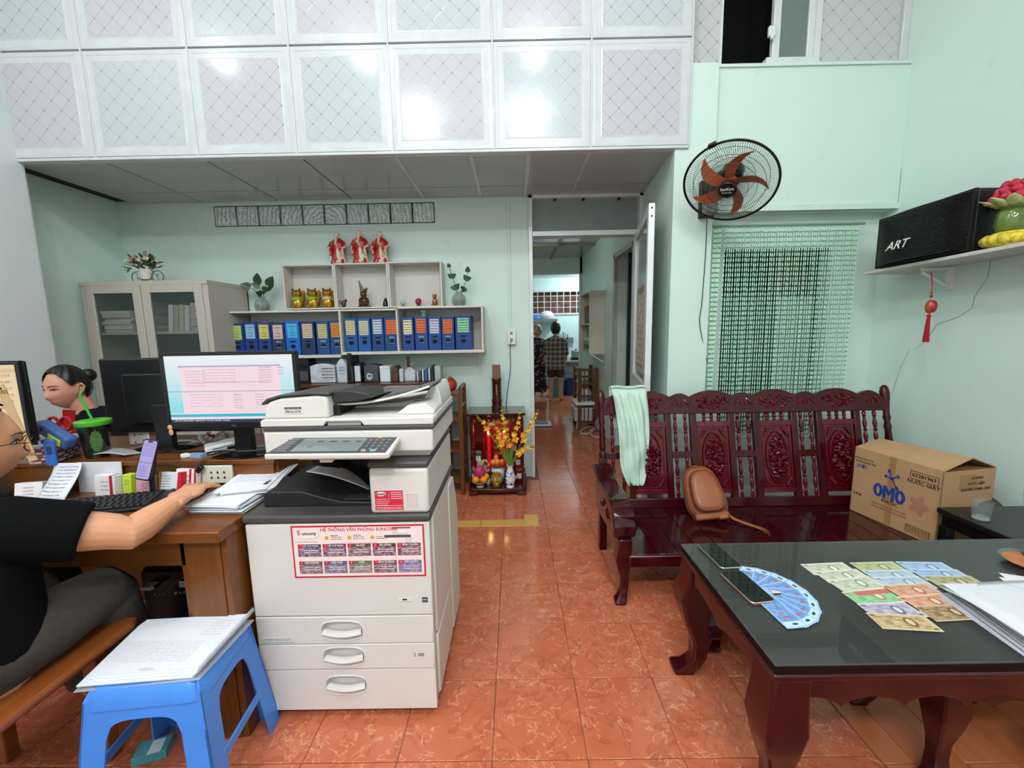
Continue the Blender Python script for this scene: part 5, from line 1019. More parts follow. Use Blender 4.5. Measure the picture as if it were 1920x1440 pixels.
# water plants
GLS = mat('vase_glass', '#8fa09c', .03, 0, .02, alpha=.3, coat=.8); PEB = mat('pebbles', '#8d8577', .7, 0, .4, 80)
def heart(mb, c, d, L, m=0, tilt=.0):
    d = Vector(d).normalized(); s = d.cross(Vector((0, -1, .25))); s = s.normalized() if s.length > .05 else Vector((1, 0, 0)); n = s.cross(d); c = Vector(c)
    out = [(0, 0), (-.12, .28), (.05, .46), (.35, .48), (.7, .28), (1, 0), (.7, -.28), (.35, -.48), (.05, -.46), (-.12, -.28)]
    return mb.add([c+d*(.35*L)]+[c+d*(L*a)+s*(L*b)+n*(.18*L*abs(b)) for a, b in out], [(0, i+1, (i+1) % 10+1) for i in range(10)], m)
def vase(M, label, stems, r=.062):
    t = thing('vase_plant', label, 'plant', M=M, group='water plants on the wall shelf')
    obj('vase', MB(M).lathe([(r*.5, 0), (r*.9, .012), (r, .045), (r*.85, .085), (r*.5, .11), (r*.55, .125), (r*.48, .123), (r*.42, .11), (r*.78, .083), (r*.92, .045), (r*.8, .016), (0, .010)], 22), GLS, t)
    mb = MB(M); 
    for k in range(40): a = RB2.random()*2*pi; q = sqrt(RB2.random())*r*.72; mb.ball((q*cos(a), q*sin(a), .02+.035*RB2.random()), .008+.004*RB2.random(), 6, 4)
    obj('pebbles', mb, PEB, t)['kind'] = 'stuff'
    for pts, lv in stems:
        obj('stem', MB(M).tube(pts, .0028, 6), LEAF, t)
        for (i, d, L) in lv: obj('leaf', heart(MB(M), pts[i], d, L), LEAFD, t)
p = at(492, 578, y=3.47)
vase(TR(p.x, 3.47, 1.528), 'round glass vase with big dark glossy leaves, next to the filing cabinet', [
    ([(0, 0, .03), (-.02, 0, .13), (-.06, 0, .19), (-.09, 0, .20)], [(3, (-.8, -.2, .35), .075)]), ([(0, 0, .03), (.0, 0, .14), (-.01, 0, .21), (-.01, -.01, .24)], [(3, (.15, -.2, .9), .08), (2, (-.5, -.3, .2), .06)]),
    ([(0, 0, .03), (.02, 0, .14), (.06, 0, .19), (.08, -.01, .21)], [(3, (.5, -.2, .7), .095), (2, (.6, -.4, -.2), .06)]), ([(0, 0, .03), (.01, -.01, .14), (.03, -.02, .17)], [(2, (.9, -.3, .25), .07), (1, (-.2, -.9, .3), .06)])])
p = at(861, 572, y=3.45)
vase(TR(p.x, 3.45, 1.540), 'round glass vase with thin leafy stems at the shelf\'s right end', [
    ([(0, 0, .03), (-.02, 0, .15), (-.05, 0, .24), (-.07, 0, .32)], [(3, (-.3, -.2, .9), .035), (2, (-.8, -.2, .5), .045), (2, (.6, -.2, .4), .045), (1, (-.8, -.2, .1), .05), (1, (.5, -.3, .6), .05)]),
    ([(0, 0, .03), (.03, 0, .14), (.07, 0, .22), (.08, 0, .28)], [(3, (.1, -.2, .9), .045), (2, (-.5, -.2, .8), .045), (2, (.9, -.2, .2), .045), (1, (.9, -.2, -.3), .05), (1, (.3, -.8, .4), .045)])])
# ------------------------------------------------------------------ low bookcase under the shelf and what stands on it
BW = wood('bookcase_wood', '#3a2010', '#5c3618', .4, 'x', .2)
lc = thing('low_bookcase', 'low brown bookcase below the binder shelf, mostly hidden by the photocopier', 'bookcase', (-1.2, 3.4, 0))
obj('top', MB().box(-1.98, -.60, 3.22, 3.60, .905, .93), BW, lc, bev=.003)
for x in (-1.97, -1.29, -.62): obj('side', MB().box(x, x+.02, 3.24, 3.6, 0, .905), BW, lc)
obj('back', MB().box(-1.97, -.6, 3.58, 3.6, 0, .905), BW, lc); obj('shelf', MB().box(-1.95, -.62, 3.25, 3.58, .45, .47), BW, lc)
def X(u, y=3.40): return at(u, 690, y=y).x
def blockthing(nm, label, cat_, u0, u1, h, mats, y=3.36, dp=.14, round_=0, extra=()):
    x0, x1 = X(u0, y)+.002, X(u1, y)-.002
    t = thing(nm, label, cat_, ((x0+x1)/2, y, .931))
    if round_:
        pts = [(x0, .931), (x1, .931), (x1, .931+h-round_)]+[(x1-(x1-x0)*(k/8), .931+h-round_+round_*sin(pi*k/8)) for k in range(1, 8)]+[(x0, .931+h-round_)]
        obj('body', MB().prism(pts, y, y+dp, 'y'), mats[0], t, bev=.006)
    else: obj('body', MB().box(x0, x1, y, y+dp, .931, .931+h), mats[0], t, bev=.004)
    for nm2, (a, b, c, d), m in extra:
        obj(nm2, MB().box(x0+(x1-x0)*a, x0+(x1-x0)*b, y-.004, y-.0005, .931+h*c, .931+h*d), m, t)
    return t
BAGK = mat('bag_black', '#1c1d20', .3, 0, .2, 20, bump=.4, bscale=30); BAGW = mat('plastic_wrap', '#c9cdd6', .25, 0, .25, 14, bump=.6, bscale=22); GREY = mat('grey_board', '#4b4e54', .5)
blockthing('black_case', 'black equipment case right of the pink monitor, under the binder shelf', 'case', 554, 579, .22, [BAGK], extra=[('vent', (.1, .9, .55, .7), DARK), ('face', (.1, .9, .1, .45), GREY)])
blockthing('wrapped_bundle', 'plastic-wrapped bundle of white papers with black print', 'bundle', 580, 628, .16, [BAGW], round_=.02, extra=[('print', (.45, .95, .15, .85), printed('bundle_print', '#c2c6d0', [('l', .5, .5, .9, .9, '#26262c', 4)], 'xz'))])
blockthing('wrapped_roll', 'rounded plastic bag with a printed sheet beside the wrapped bundle', 'bag', 630, 650, .20, [BAGW], y=3.33, round_=.05, extra=[('print', (.2, .85, .4, .75), printed('roll_print', '#b9cad6', [('l', .5, .5, .8, .6, '#39424c', 2)], 'xz'))])
blockthing('black_board', 'thin upright black board between the plastic bags', 'panel', 651, 658, .245, [BAGK], y=3.30, dp=.2)
blockthing('paper_roll', 'white paper roll in a dark bag below the binder shelf', 'roll', 660, 678, .16, [BAGK], round_=.03, extra=[('sheet', (.25, .85, .05, .85), PAPG)])
jr = blockthing('box_file', 'dark grey box file with white handwriting on its face', 'file', 681, 709, .145, [GREY], round_=.012, extra=[('handwriting', (.15, .7, .1, .6), printed('scribble', '#4b4e54', [('e', .4, .45, .7, .8, '#c9ccd0'), ('e', .45, .5, .5, .5, '#54575d'), ('l', .5, .5, .8, .6, '#c9ccd0', 2)], 'xz'))])
blockthing('paper_box', 'white box of papers right of the grey box file', 'box', 711, 731, .13, [PAPG], extra=[('lid', (0, 1, .88, 1), PAP)])
blockthing('brown_bag', 'crumpled brown bag with a white roll before it', 'bag', 733, 746, .13, [mat('bag_brown', '#5a4232', .6, 0, .3, 20, bump=.5)], round_=.04)
blockthing('white_roll', 'white upright roll next to the crumpled brown bag', 'roll', 747, 755, .11, [mat('roll_white', '#c9cbd2', .4)], y=3.33, dp=.05, round_=.01)
blockthing('white_bag', 'white plastic bag with a dark bundle sticking out of its top', 'bag', 757, 778, .12, [BAGW], round_=.04, extra=[('bundle', (.3, .6, 1.0, 1.75), mat('bundle_brown', '#3c2a24', .6)), ('bundle_top', (.6, .95, 1.0, 1.3), mat('bundle_grey', '#77746c', .6))])
for k, (u0, u1, h, c) in enumerate(((780, 784, .08, '#c9ccd0'), (785, 789, .085, '#5c5a52'), (790, 794, .095, '#d3d6da'), (795, 801, .10, '#3e5d92'), (802, 806, .105, '#d9dadc'), (807, 812, .125, '#2c3c40'))):
    blockthing('book', ('thin white book leaning at the left of the small book row', 'brownish book second in the small book row', 'white book beside the blue one in the small book row', 'blue book in the small book row', 'white book right of the blue one', 'dark tall book in the small book row')[k], 'book', u0, u1, h, [mat('book_'+c, c, .6)])['group'] = 'books under the wall shelf'
blockthing('folder_stack', 'upright pale grey folders at the right end of the low bookcase', 'folders', 814, 826, .13, [mat('folders_pale', '#aab0ae', .5)], y=3.30)
RK = wood('rack_wood', '#4e2a12', '#7c4a26', .4, 'z', .2)
rk = thing('wooden_rack', 'slim brown wooden rack between the photocopier and the altar', 'rack', (-.50, 3.35, 0))
for x, y in ((-.575, 3.22), (-.435, 3.22), (-.575, 3.50), (-.435, 3.50)): obj('post', MB().box(x-.016, x+.016, y-.016, y+.016, 0, .885), RK, rk, bev=.003)
for z in (.10, .36, .62, .82): obj('shelf', MB().box(-.575, -.435, 3.21, 3.51, z, z+.018), RK, rk); 
for z in (.2, .46, .72, .87): obj('rail', MB().box(-.445, -.425, 3.22, 3.50, z, z+.025), RK, rk)
t = thing('red_bag', 'red bundle on the top shelf of the slim wooden rack', 'bundle', (-.52, 3.33, .838)); obj('body', MB().ball((-.52, 3.33, .90), (.05, .07, .055), 12, 8), mat('bundle_red', '#a8301f', .6, 0, .2, 20, bump=.5), t); obj('knot', MB().ball((-.52, 3.31, .955), (.02, .02, .015), 8, 6), mat('bundle_red', '#a8301f', .6), t)
# ------------------------------------------------------------------ altar on the floor
RW = wood('altar_wood', '#2a0d0a', '#4f1c14', .22, 'x', .6); RED = mat('altar_red', '#5c0c0c', .25, 0, .2, 20, coat=.4); GLD = mat('altar_gold', '#b07a28', .3, .5)
al = thing('floor_altar', 'small dark red wooden altar with flat roof on the floor, candles glowing inside', 'altar', (-.155, 3.4, 0))
obj('platform', MB().prism([(-.385, 3.60), (-.385, 3.20), (-.36, 3.165), (-.25, 3.165), (-.21, 3.155), (-.10, 3.155), (-.06, 3.165), (.06, 3.165), (.09, 3.20), (.09, 3.60)], .032, .064), RW, al, bev=.004)
for x0, x1, y0, y1 in ((-.38, -.31, 3.17, 3.23), (.01, .085, 3.17, 3.23), (-.38, -.31, 3.5, 3.58), (.01, .085, 3.5, 3.58)): obj('foot', MB().box(x0, x1, y0, y1, 0, .033), RW, al, bev=.006)
obj('side_rail', MB().box(-.385, -.37, 3.2, 3.35, .064, .11).box(.075, .09, 3.2, 3.35, .064, .13), RW, al, bev=.004)
obj('step', MB().box(-.36, .06, 3.36, 3.59, .064, .13), RW, al, bev=.003)
obj('side_wall', MB().box(-.375, -.35, 3.37, 3.59, .064, .62), RW, al); obj('side_wall', MB().box(.045, .068, 3.37, 3.59, .064, .62), RW, al)
obj('back_panel', MB().box(-.35, .045, 3.575, 3.59, .13, .62), printed('altar_back', '#5c0c0c', [('r', .5, .5, .7, .92, '#86120f'), ('e', .5, .45, .35, .6, '#9a1a12'), ('r', .5, .97, .9, .03, '#b07a28'), ('l', .5, .5, .2, .7, '#c08a30', 6)], 'xz', .25), al)
obj('roof', MB().hexa([(-.40, 3.28, .640), (.085, 3.28, .640), (.085, 3.60, .640), (-.40, 3.60, .640), (-.405, 3.27, .662), (.09, 3.27, .662), (.09, 3.60, .662), (-.405, 3.60, .662)]), RW, al, bev=.004)
obj('frieze', MB().prism([(-.375, .64), (.068, .64), (.068, .57), (.03, .585), (.0, .555), (-.05, .585), (-.10, .565), (-.155, .59), (-.21, .565), (-.26, .585), (-.31, .555), (-.34, .585), (-.375, .57)], 3.355, 3.372, 'y'), RED, al, bev=.002)
for x in (-.362, .056):
    cm = MB(); cm.cyl((x, 3.36, .13), (x, 3.36, .60), .017, 12)
    for k in range(14): a = k*.9; cm.ball((x+.015*cos(a), 3.36+.015*sin(a), .16+.032*k), (.011, .011, .014), 8, 5)
    obj('column', cm, RED, al)
cm = MB()
for k in range(10): cm.ball((-.34+.041*k, 3.352, .60+.012*((k*3) % 3-1)), (.014, .006, .012), 8, 5)
obj('carving', cm, GLD, al)
# two electric candles inside, lighting the shrine
CND = mat('candle_red', '#c8141c', .35, emit='#c01010', es=.35)
FLM = mat('flame', '#ffdf90', .5, emit='#ffcf70', es=30.)
for x, h, lb_ in ((-.228, .45, 'lit red candle at the left inside the altar'), (-.095, .455, 'lit red candle at the right inside the altar, half behind yellow flowers')):
    t = thing('candle', lb_, 'candle', (x, 3.42, .13)); obj('stick', MB().cyl((x, 3.42, .155), (x, 3.42, h), .017, 14), CND, t); obj('holder', MB().lathe([(.03, .13), (.03, .145), (.018, .155), (.0, .155)], 16, 0, (x, 3.42, 0)), GLD, t)
    obj('flame', MB().ball((x, 3.42, h+.017), (.009, .009, .018), 10, 8), FLM, t)
    bulb('candle_light', x, 3.375, h+.03, .32, .012, (1, .55, .22))
t = thing('incense_tube', 'dark red lacquered tube holding incense, on the altar roof', 'tube', (-.145, 3.47, .662)); obj('tube', MB().lathe([(.046, .662), (.05, .68), (.043, .70), (.043, .72), (.046, .74), (.040, .76), (.040, .90), (.044, .92), (.040, .935), (.036, .935), (.036, .90)], 20, 0, (-.15, 3.47, 0)), RW, t)
obj('gold_print', MB().box(-.156, -.144, 3.425, 3.43, .79, .88), GLD, t); t2 = thing('incense_pack', 'brown card pack standing in the lacquered tube', 'pack', (-.15, 3.47, .935)); obj('pack', MB().box(-.184, -.116, 3.45, 3.49, .90, 1.045), mat('pack_brown', '#7a5a44', .7), t2, bev=.003); obj('sticks', MB().cyl((-.165, 3.47, 1.04), (-.165, 3.47, 1.06), .002, 5).cyl((-.125, 3.47, 1.04), (-.125, 3.47, 1.065), .002, 5), REDP, t2)
cable('socket_cable', 'black cable hanging from the wall socket down to the altar', [(-.02, 3.555, 1.25), (-.03, 3.585, 1.15), (-.03, 3.59, 1.0), (-.06, 3.59, .8), (-.075, 3.585, .66)], .003)
# offerings
PORC = mat('porcelain', '#e3e6ea', .15, 0, .02, coat=.5)
def bluewhite(nm, s=40):
    t = NT(nm); v = t.coord('Object', (s, s, s)); n = t.noise(v, 1., 2, .6); f = t.math('GREATER_THAN', n, .55)
    z = t.n('ShaderNodeSeparateXYZ'); t.l(t.coord('Generated'), z.inputs[0]); band = t.math('MULTIPLY', t.math('GREATER_THAN', z.outputs[2], .12), t.math('LESS_THAN', z.outputs[2], .72))
    t.l(t.mix(t.math('MULTIPLY', f, band), lin('#e3e6ec'), lin('#2f3f9a')), t.b.inputs['Base Color']); t.set(Roughness=.15, Coat_Weight=.5); return t.m
BWP = bluewhite('blue_white_porcelain')
PZ = .064
p = at(957, 916, z=PZ); VX, VY = p.x, p.y+.035
t = thing('flower_vase', 'white porcelain vase with blue pattern at the altar front, holding gladioli', 'vase', (VX, VY, PZ)); Q = WM[t.name]
obj('body', MB(Q).lathe([(.030, 0), (.033, .006), (.028, .018), (.040, .05), (.043, .08), (.035, .115), (.024, .15), (.022, .17), (.033, .19), (.030, .19), (.018, .165), (.0, .16)], 26), BWP, t)
FY, FO, STM = mat('petal_yellow', '#f2c03a', .5, 0, .15, 60, sss=.0), mat('petal_orange', '#eda23a', .5, 0, .15, 60), mat('gladiolus_green', '#5f7f2c', .5, 0, .2, 20)
gl = [((1010, 768), 3.16, .9), ((975, 768), 3.22, .75), ((940, 762), 3.30, .9), ((893, 777), 3.28, .45), ((925, 790), 3.26, .9), ((948, 785), 3.20, .6), ((1001, 838), 3.10, .95)]
RF = random.Random(4)
for k, ((u, v), yy, bl) in enumerate(gl):
    tip = at(u, v, y=yy); b = Vector((VX+RF.uniform(-.01, .01), VY, PZ+.15)); c = b+(tip-b)*.5+Vector((0, -.01, .05*(1 if k < 6 else 2.2)))
    pts = [b*(1-s)**2+c*2*s*(1-s)+tip*s*s for s in [i/12 for i in range(13)]]
    g = thing('gladiolus', ('orange-yellow gladiolus leaning far right over the doorway edge', 'slim gladiolus bud stem rising right of centre in the altar vase', 'tall gladiolus with yellow flowers rising in the middle of the altar vase', 'gladiolus leaning left across the altar front', 'full yellow gladiolus before the left candle', 'green gladiolus with few flowers before the right candle', 'short gladiolus drooping right in front of the door frame')[k], 'flower', b)
    obj('stem', MB().tube(pts, [.0045]*8+[.004, .0035, .003, .0025, .002], 6), STM, g)
    fl = MB(); nf = int(8*bl)
    for i in range(nf):
        s = (.45 if bl > .5 else .72)+(.48 if bl > .5 else .2)*i/max(nf-1, 1); q = b*(1-s)**2+c*2*s*(1-s)+tip*s*s; a = RF.random()*6
        d = Vector((cos(a)*.8, -.9, .4*sin(a)+.2)).normalized(); sz = .036*(1.15-.75*(i/max(nf-1, 1)))
        for j in range(5):
            e = Vector((cos(j*1.257), 0, sin(j*1.257))); leaf(fl, q+d*.006, d*.8+e*.75, sz, sz*.75, up=d, m=(i+k) % 2)
    for i in range(4): s = .86+.04*i; q = b*(1-s)**2+c*2*s*(1-s)+tip*s*s; fl.ball(q+Vector((0, -.004, 0)), (.006, .006, .012), 6, 4, 2)
    obj('petals', fl, [FY, FO, STM], g)
lv = MB()
for k in range(9): a = RF.uniform(-.5, .5); leaf(lv, (VX+.01*a, VY-.005, PZ+.17), (a, RF.uniform(-.2, .1), 1), RF.uniform(.16, .26), .016, up=(0, -1, 0), curl=.1)
tag(obj('gladiolus_leaves', lv, STM), 'sword-shaped green leaves in the mouth of the blue and white vase', 'leaves')
def fruit_bowl():
    p = at(900, 914, z=PZ); cx, cy = p.x, p.y+.03
    t = thing('fruit_stand', 'white footed dish of fruit at the altar\'s left front', 'dish', (cx, cy, PZ)); Q = WM[t.name]
    obj('foot', MB(Q).lathe([(.033, 0), (.033, .006), (.015, .014), (.014, .022)], 20), PORC, t); obj('bowl', MB(Q).lathe([(.014, .02), (.055, .03), (.068, .045), (.066, .047), (.05, .036), (0, .028)], 26), mat('dish_glass', '#a99a8a', .1, coat=.5), t)
    OR = mat('orange_peel', '#ee8c12', .4, 0, .06, 30, bump=.2, bscale=200)
    for k, (dx, dy, dz, lb_) in enumerate(((-.032, -.018, .062, 'left orange in the fruit dish'), (.03, -.018, .062, 'right orange in the fruit dish'), (.045, .02, .075, 'orange half hidden behind the right orange and the dragon fruit'))):
        o = thing('orange', lb_, 'orange', (cx+dx, cy+dy, PZ+dz)); obj('peel', MB().ball((cx+dx, cy+dy, PZ+dz), (.031, .031, .029), 18, 12), OR, o); obj('stem_scar', MB().cyl((cx+dx, cy+dy, PZ+dz+.027), (cx+dx, cy+dy, PZ+dz+.031), .003, 6), STM, o)
    d = thing('dragon_fruit', 'pink dragon fruit lying on the oranges', 'fruit', (cx, cy, PZ+.12)); mb = MB(); DP = mat('dragon_pink', '#b8336a', .45, 0, .15, 30)
    mb.ball((cx-.003, cy, PZ+.122), (.046, .04, .05), 18, 12); obj('skin', mb, DP, d); mb = MB()
    for i in range(16): a = i*2.4; e = -1.+2.1*i/15; n = Vector((cos(a)*cos(e), sin(a)*cos(e), sin(e))); leaf(mb, Vector((cx-.003, cy, PZ+.122))+Vector((n.x*.043, n.y*.037, n.z*.047)), n+Vector((0, 0, .8)), .04, .022, up=n)
    obj('scales', mb, [mat('dragon_scale', '#c2607f', .5, 0, .3, 40)], d); mb = MB()
    for i in range(7): a = i*.9; leaf(mb, (cx, cy, PZ+.165), (.5*cos(a)+.25, .3*sin(a), 1), .075, .016, up=(0, -1, 0))
    obj('leaf_tuft', mb, mat('dragon_leaf', '#a8b37a', .5), d)
fruit_bowl()
p = at(931, 914, z=PZ); t = thing('gold_lotus_cup', 'gold lotus-shaped glass cup at the altar front between fruit and vase', 'cup', (p.x, p.y+.035, PZ)); Q = WM[t.name]
GLL = mat('lotus_gold', '#c8a83c', .12, .6, .2, 40); obj('bowl', MB(Q).lathe([(.026, 0), (.03, .006), (.022, .014), (.045, .03), (.048, .05), (.04, .05), (.0, .03)], 20), GLL, t); mb = MB()
for j in range(3):
    for i in range(9): a = 2*pi*(i+.5*j)/9; leaf(mb, (.03*cos(a), .03*sin(a), .03+.02*j), (cos(a)*(.9-.3*j), sin(a)*(.9-.3*j), .7+.3*j), .045, .03, up=(cos(a), sin(a), -.3), m=j % 2)
mb.v = [Q @ q for q in mb.v]; obj('petals', mb, [GLL, mat('lotus_pale', '#d9d2a0', .15, .3)], t)
p = at(932, 893, z=PZ); JX, JY = p.x+.012, 3.34
t = thing('incense_bowl', 'blue and white porcelain incense bowl behind the gold lotus cup', 'bowl', (JX, JY, PZ)); Q = WM[t.name]
obj('body', MB(Q).lathe([(.04, 0), (.045, .01), (.058, .05), (.06, .09), (.05, .118), (.057, .13), (.053, .13), (.046, .115), (0, .11)], 26), bluewhite('blue_white_bowl', 30), t)
t = thing('offering_plate', 'orange-red dish of glowing peaches on top of the incense bowl', 'dish', (JX, JY, PZ+.13)); obj('plate', MB().lathe([(.03, PZ+.13), (.07, PZ+.155), (.073, PZ+.16), (.06, PZ+.155), (0, PZ+.145)], 24, 0, (JX, JY, 0)), mat('plate_orange', '#d9562a', .3), t)
for k, (dx, dy, dz, r) in enumerate(((-.035, -.02, .172, .024), (.0, -.03, .175, .026), (.037, -.015, .172, .024), (-.01, .0, .205, .022))):
    o = tag(obj('peach', MB().ball((JX+dx, JY+dy, PZ+dz), (r, r, r*1.05), 12, 8), mat('peach', '#e8884a', .4, 0, .2, 20)), ['left peach', 'front middle peach', 'right peach', 'topmost peach'][k]+' in the orange-red dish on the incense bowl', 'peach', 'peaches in the orange-red dish')
for k, dx in enumerate((-.08, .075)):
    t = thing('tea_cup', ('small white cup left of the gold lotus cup', 'small pinkish dish right of the vase on the altar')[k], 'cup', (JX+dx*1.1, 3.28, PZ)); M = TR(JX+dx*(1. if k == 0 else 1.9), 3.27+.03*k, PZ+.03*k); obj('cup', MB(M).lathe([(.015, 0), (.018, .005), (.026, .04), (.023, .04), (.012, .006)] if k == 0 else [(.02, 0), (.03, .012), (.034, .02), (.0, .012)], 18), PORC, t)
    if k: obj('filling', MB(M).ball((0, 0, .018), (.03, .03, .012), 14, 7), mat('filling_peach', '#d99a78', .5), t)
ALS = mat('can_silver', '#c2c6c8', .25, .8); 
def can(x, y, z, label, c, mark, mc):
    t = thing('drink_can', label, 'can', (x, y, z)); M = TR(x, y, z)
    obj('body', MB(M).lathe([(.024, 0), (.029, .006), (.029, .098), (.024, .106), (0, .106)], 20), mat('can_'+c, c, .25, .3), t); obj('lid', MB(M).lathe([(.0265, .100), (.0265, .109), (.022, .108), (0, .105)], 20), ALS, t)
    mb = MB(M); R = [[(.0294*sin(a), -.0294*cos(a), z_) for z_ in (.03, .075)] for a in [-.7+1.4*i/8 for i in range(9)]]
    mb.add([q for r in R for q in r], [(2*i, 2*i+2, 2*i+3, 2*i+1) for i in range(8)]); obj('label_band', mb, mat('canband_'+mc, mc, .3), t)
    return t
c7 = can(-.318, 3.40, .20, 'upper green and white drink can at the altar\'s left, standing on another', '#1f6a3c', '7', '#e8e8e4'); text(c7, '7', face((-.318, 3.3695, .252), *FR), .045, INKR, bold=.001)
c8 = can(-.345, 3.30, .075, 'lower green and white drink can at the altar\'s left', '#1f6a3c', '7', '#e8e8e4'); text(c8, '7', face((-.345, 3.2695, .127), *FR), .045, INKR, bold=.001)
tag(obj('altar_block', MB().box(-.348, -.288, 3.375, 3.43, .13, .2), RW), 'small dark block under the upper green can', 'block')
can(.022, 3.36, .175, 'upper red drink can at the altar\'s right edge', '#8e1c22', 'x', '#d8d2cc'); can(.03, 3.33, .066, 'lower red drink can at the altar\'s right edge', '#7a1a20', 'x', '#d0c8c2'); can(-.01, 3.42, .28, 'pale-topped can behind the gladiolus stems', '#a2542a', 'x', '#d9b48a')
tag(obj('altar_block', MB().box(-.04, .02, 3.40, 3.45, .13, .28), RW), 'small dark block under the pale-topped can', 'block')
t = thing('flower_bunch', 'bunch of small pink and white flowers left of the offering dish', 'flowers', (-.265, 3.30, PZ)); mb = MB()
for k in range(36): a = RF.random()*6.3; r = .05*sqrt(RF.random()); mb.ball((-.262+r*cos(a)*.8, 3.30+.02*sin(a), .17+.085*RF.random()), RF.uniform(.007, .012), 6, 4, k % 3)
obj('blossoms', mb, [mat('bloom_pink', '#d98a80', .5), mat('bloom_white', '#e2d2c4', .5), mat('bloom_red', '#a83030', .5)], t)['kind'] = 'stuff'; obj('stems', MB().tube([(-.262, 3.30, PZ), (-.262, 3.30, .2)], .012, 7), STM, t)
# ------------------------------------------------------------------ wall fan
FN = Vector((-.42, -.507, -.753)).normalized(); FU = Vector((0, 0, 1)).cross(FN).normalized(); FV = FN.cross(FU)
FC = Vector((1.2, 2.365, 2.116)); FM = frame(FU, z=FN, o=FC)
fn = thing('wall_fan', 'black wall fan with orange blades and wire guard, hung above the bead curtain', 'fan', M=FM)
FBL = mat('fan_black', '#101012', .3); ORG = mat('fan_orange', '#cf6a38', .3, 0, .05); WIREB = mat('guard_wire', '#1a1a1c', .35, .3)
def circ(r, z, n=64): return [(r*cos(2*pi*k/n), r*sin(2*pi*k/n), z) for k in range(n)]
obj('rim', MB(FM).tube(circ(.235, 0), .0065, 8, close=True, up=(0, 0, 1)), FBL, fn)
obj('rim_clip', MB(FM @ Matrix.Rotation(rad(12), 4, 'Z')).box(-.02, .02, .228, .25, -.012, .012), FBL, fn, bev=.004)
def gz(r): return .062*(1-(r/.235)**2.6)
gw = MB(FM); gb = MB(FM)
for k in range(120):
    a = 2*pi*k/120; gw.tube([((.045+.19*s)*cos(a+.35*s), (.045+.19*s)*sin(a+.35*s), gz(.045+.19*s)) for s in (0, .2, .4, .6, .8, .93, 1)], .0009, 4)
    gb.tube([((.05+.185*s)*cos(a), (.05+.185*s)*sin(a), -.8*gz(.05+.185*s)) for s in (0, .35, .7, 1)], .0009, 4)
obj('front_guard', gw, WIREB, fn)['kind'] = 'stuff'; obj('rear_guard', gb, WIREB, fn)['kind'] = 'stuff'
for r in (.10, .14, .18): obj('guard_ring', MB(FM).tube(circ(r, gz(r)+.001), .0012, 5, close=True, up=(0, 0, 1)), WIREB, fn)
for r in (.12, .19): obj('guard_ring', MB(FM).tube(circ(r, -.8*gz(r)), .0012, 5, close=True, up=(0, 0, 1)), WIREB, fn)
for k in range(5):
    a0 = rad(63.7)+2*pi*k/5
    R = []
    for i in range(9):
        s = i/8; r = .03+.168*s; wd = (.020+.014*sin(pi*min(s*1.1, 1)))*(1 if s < .8 else 1-((s-.8)/.2)**2*.75); sw = a0+.30-.30*s-.28*s**3
        c = Vector((r*cos(sw), r*sin(sw), .004)); tn = Vector((-sin(sw), cos(sw), 0)); tz = Vector((0, 0, 1))
        d = (tn*.88+tz*.42)
        R.append([c-d*wd+tz*.001, c+d*wd+tz*.001, c+d*wd-tz*.001, c-d*wd-tz*.001])
    obj('blade', MB(FM).rings(R), ORG, fn)
obj('hub', MB(FM).lathe([(.036, -.02), (.036, .012), (.02, .018), (0, .018)], 20), ORG, fn)
hb = obj('badge', MB(FM).lathe([(.047, .05), (.048, .060), (.043, .066), (0, .067)], 28), FBL, fn)
text(hb, 'SanKyo', FM @ Matrix.Rotation(rad(-8), 4, 'Z') @ Matrix.Translation((0, .008, .0675)), .0225, INKW, bold=.0003)
obj('badge_line', MB(FM @ Matrix.Rotation(rad(-8), 4, 'Z')).tube([(-.025, -.006, .0675), (-.022, -.013, .0675), (.018, -.013, .0675), (.022, -.018, .0675)], .001, 5), INKW, hb)
obj('motor', MB(FM).lathe([(.03, -.03), (.055, -.045), (.058, -.11), (.04, -.14), (0, -.142)], 22), FBL, fn)
pb_ = FC-FN*.12; obj('arm', MB().tube([pb_, (1.235, 2.56, 2.22), (1.235, 2.64, 2.14), (1.235, 2.705, 2.13)], [.03, .026, .024, .022], 10).box(1.19, 1.28, 2.69, 2.724, 2.02, 2.24), FBL, fn, bev=.004)
obj('switch_box', MB().box(1.20, 1.27, 2.62, 2.70, 2.03, 2.12), mat('fan_grey', '#8d9394', .4), fn, bev=.006)
cable('fan_cord', 'thin black cord hanging from the wall fan beside the bead curtain', [(1.235, 2.69, 2.02), (1.245, 2.71, 1.8), (1.235, 2.71, 1.5), (1.23, 2.715, 1.35), (1.30, 2.735, 1.10)], .0028)
cable('wall_wire', 'thin dark wire running down the groove above the wall fan', [(1.287, 2.745, 2.90), (1.289, 2.745, 2.5), (1.288, 2.745, 2.3)], .0022)
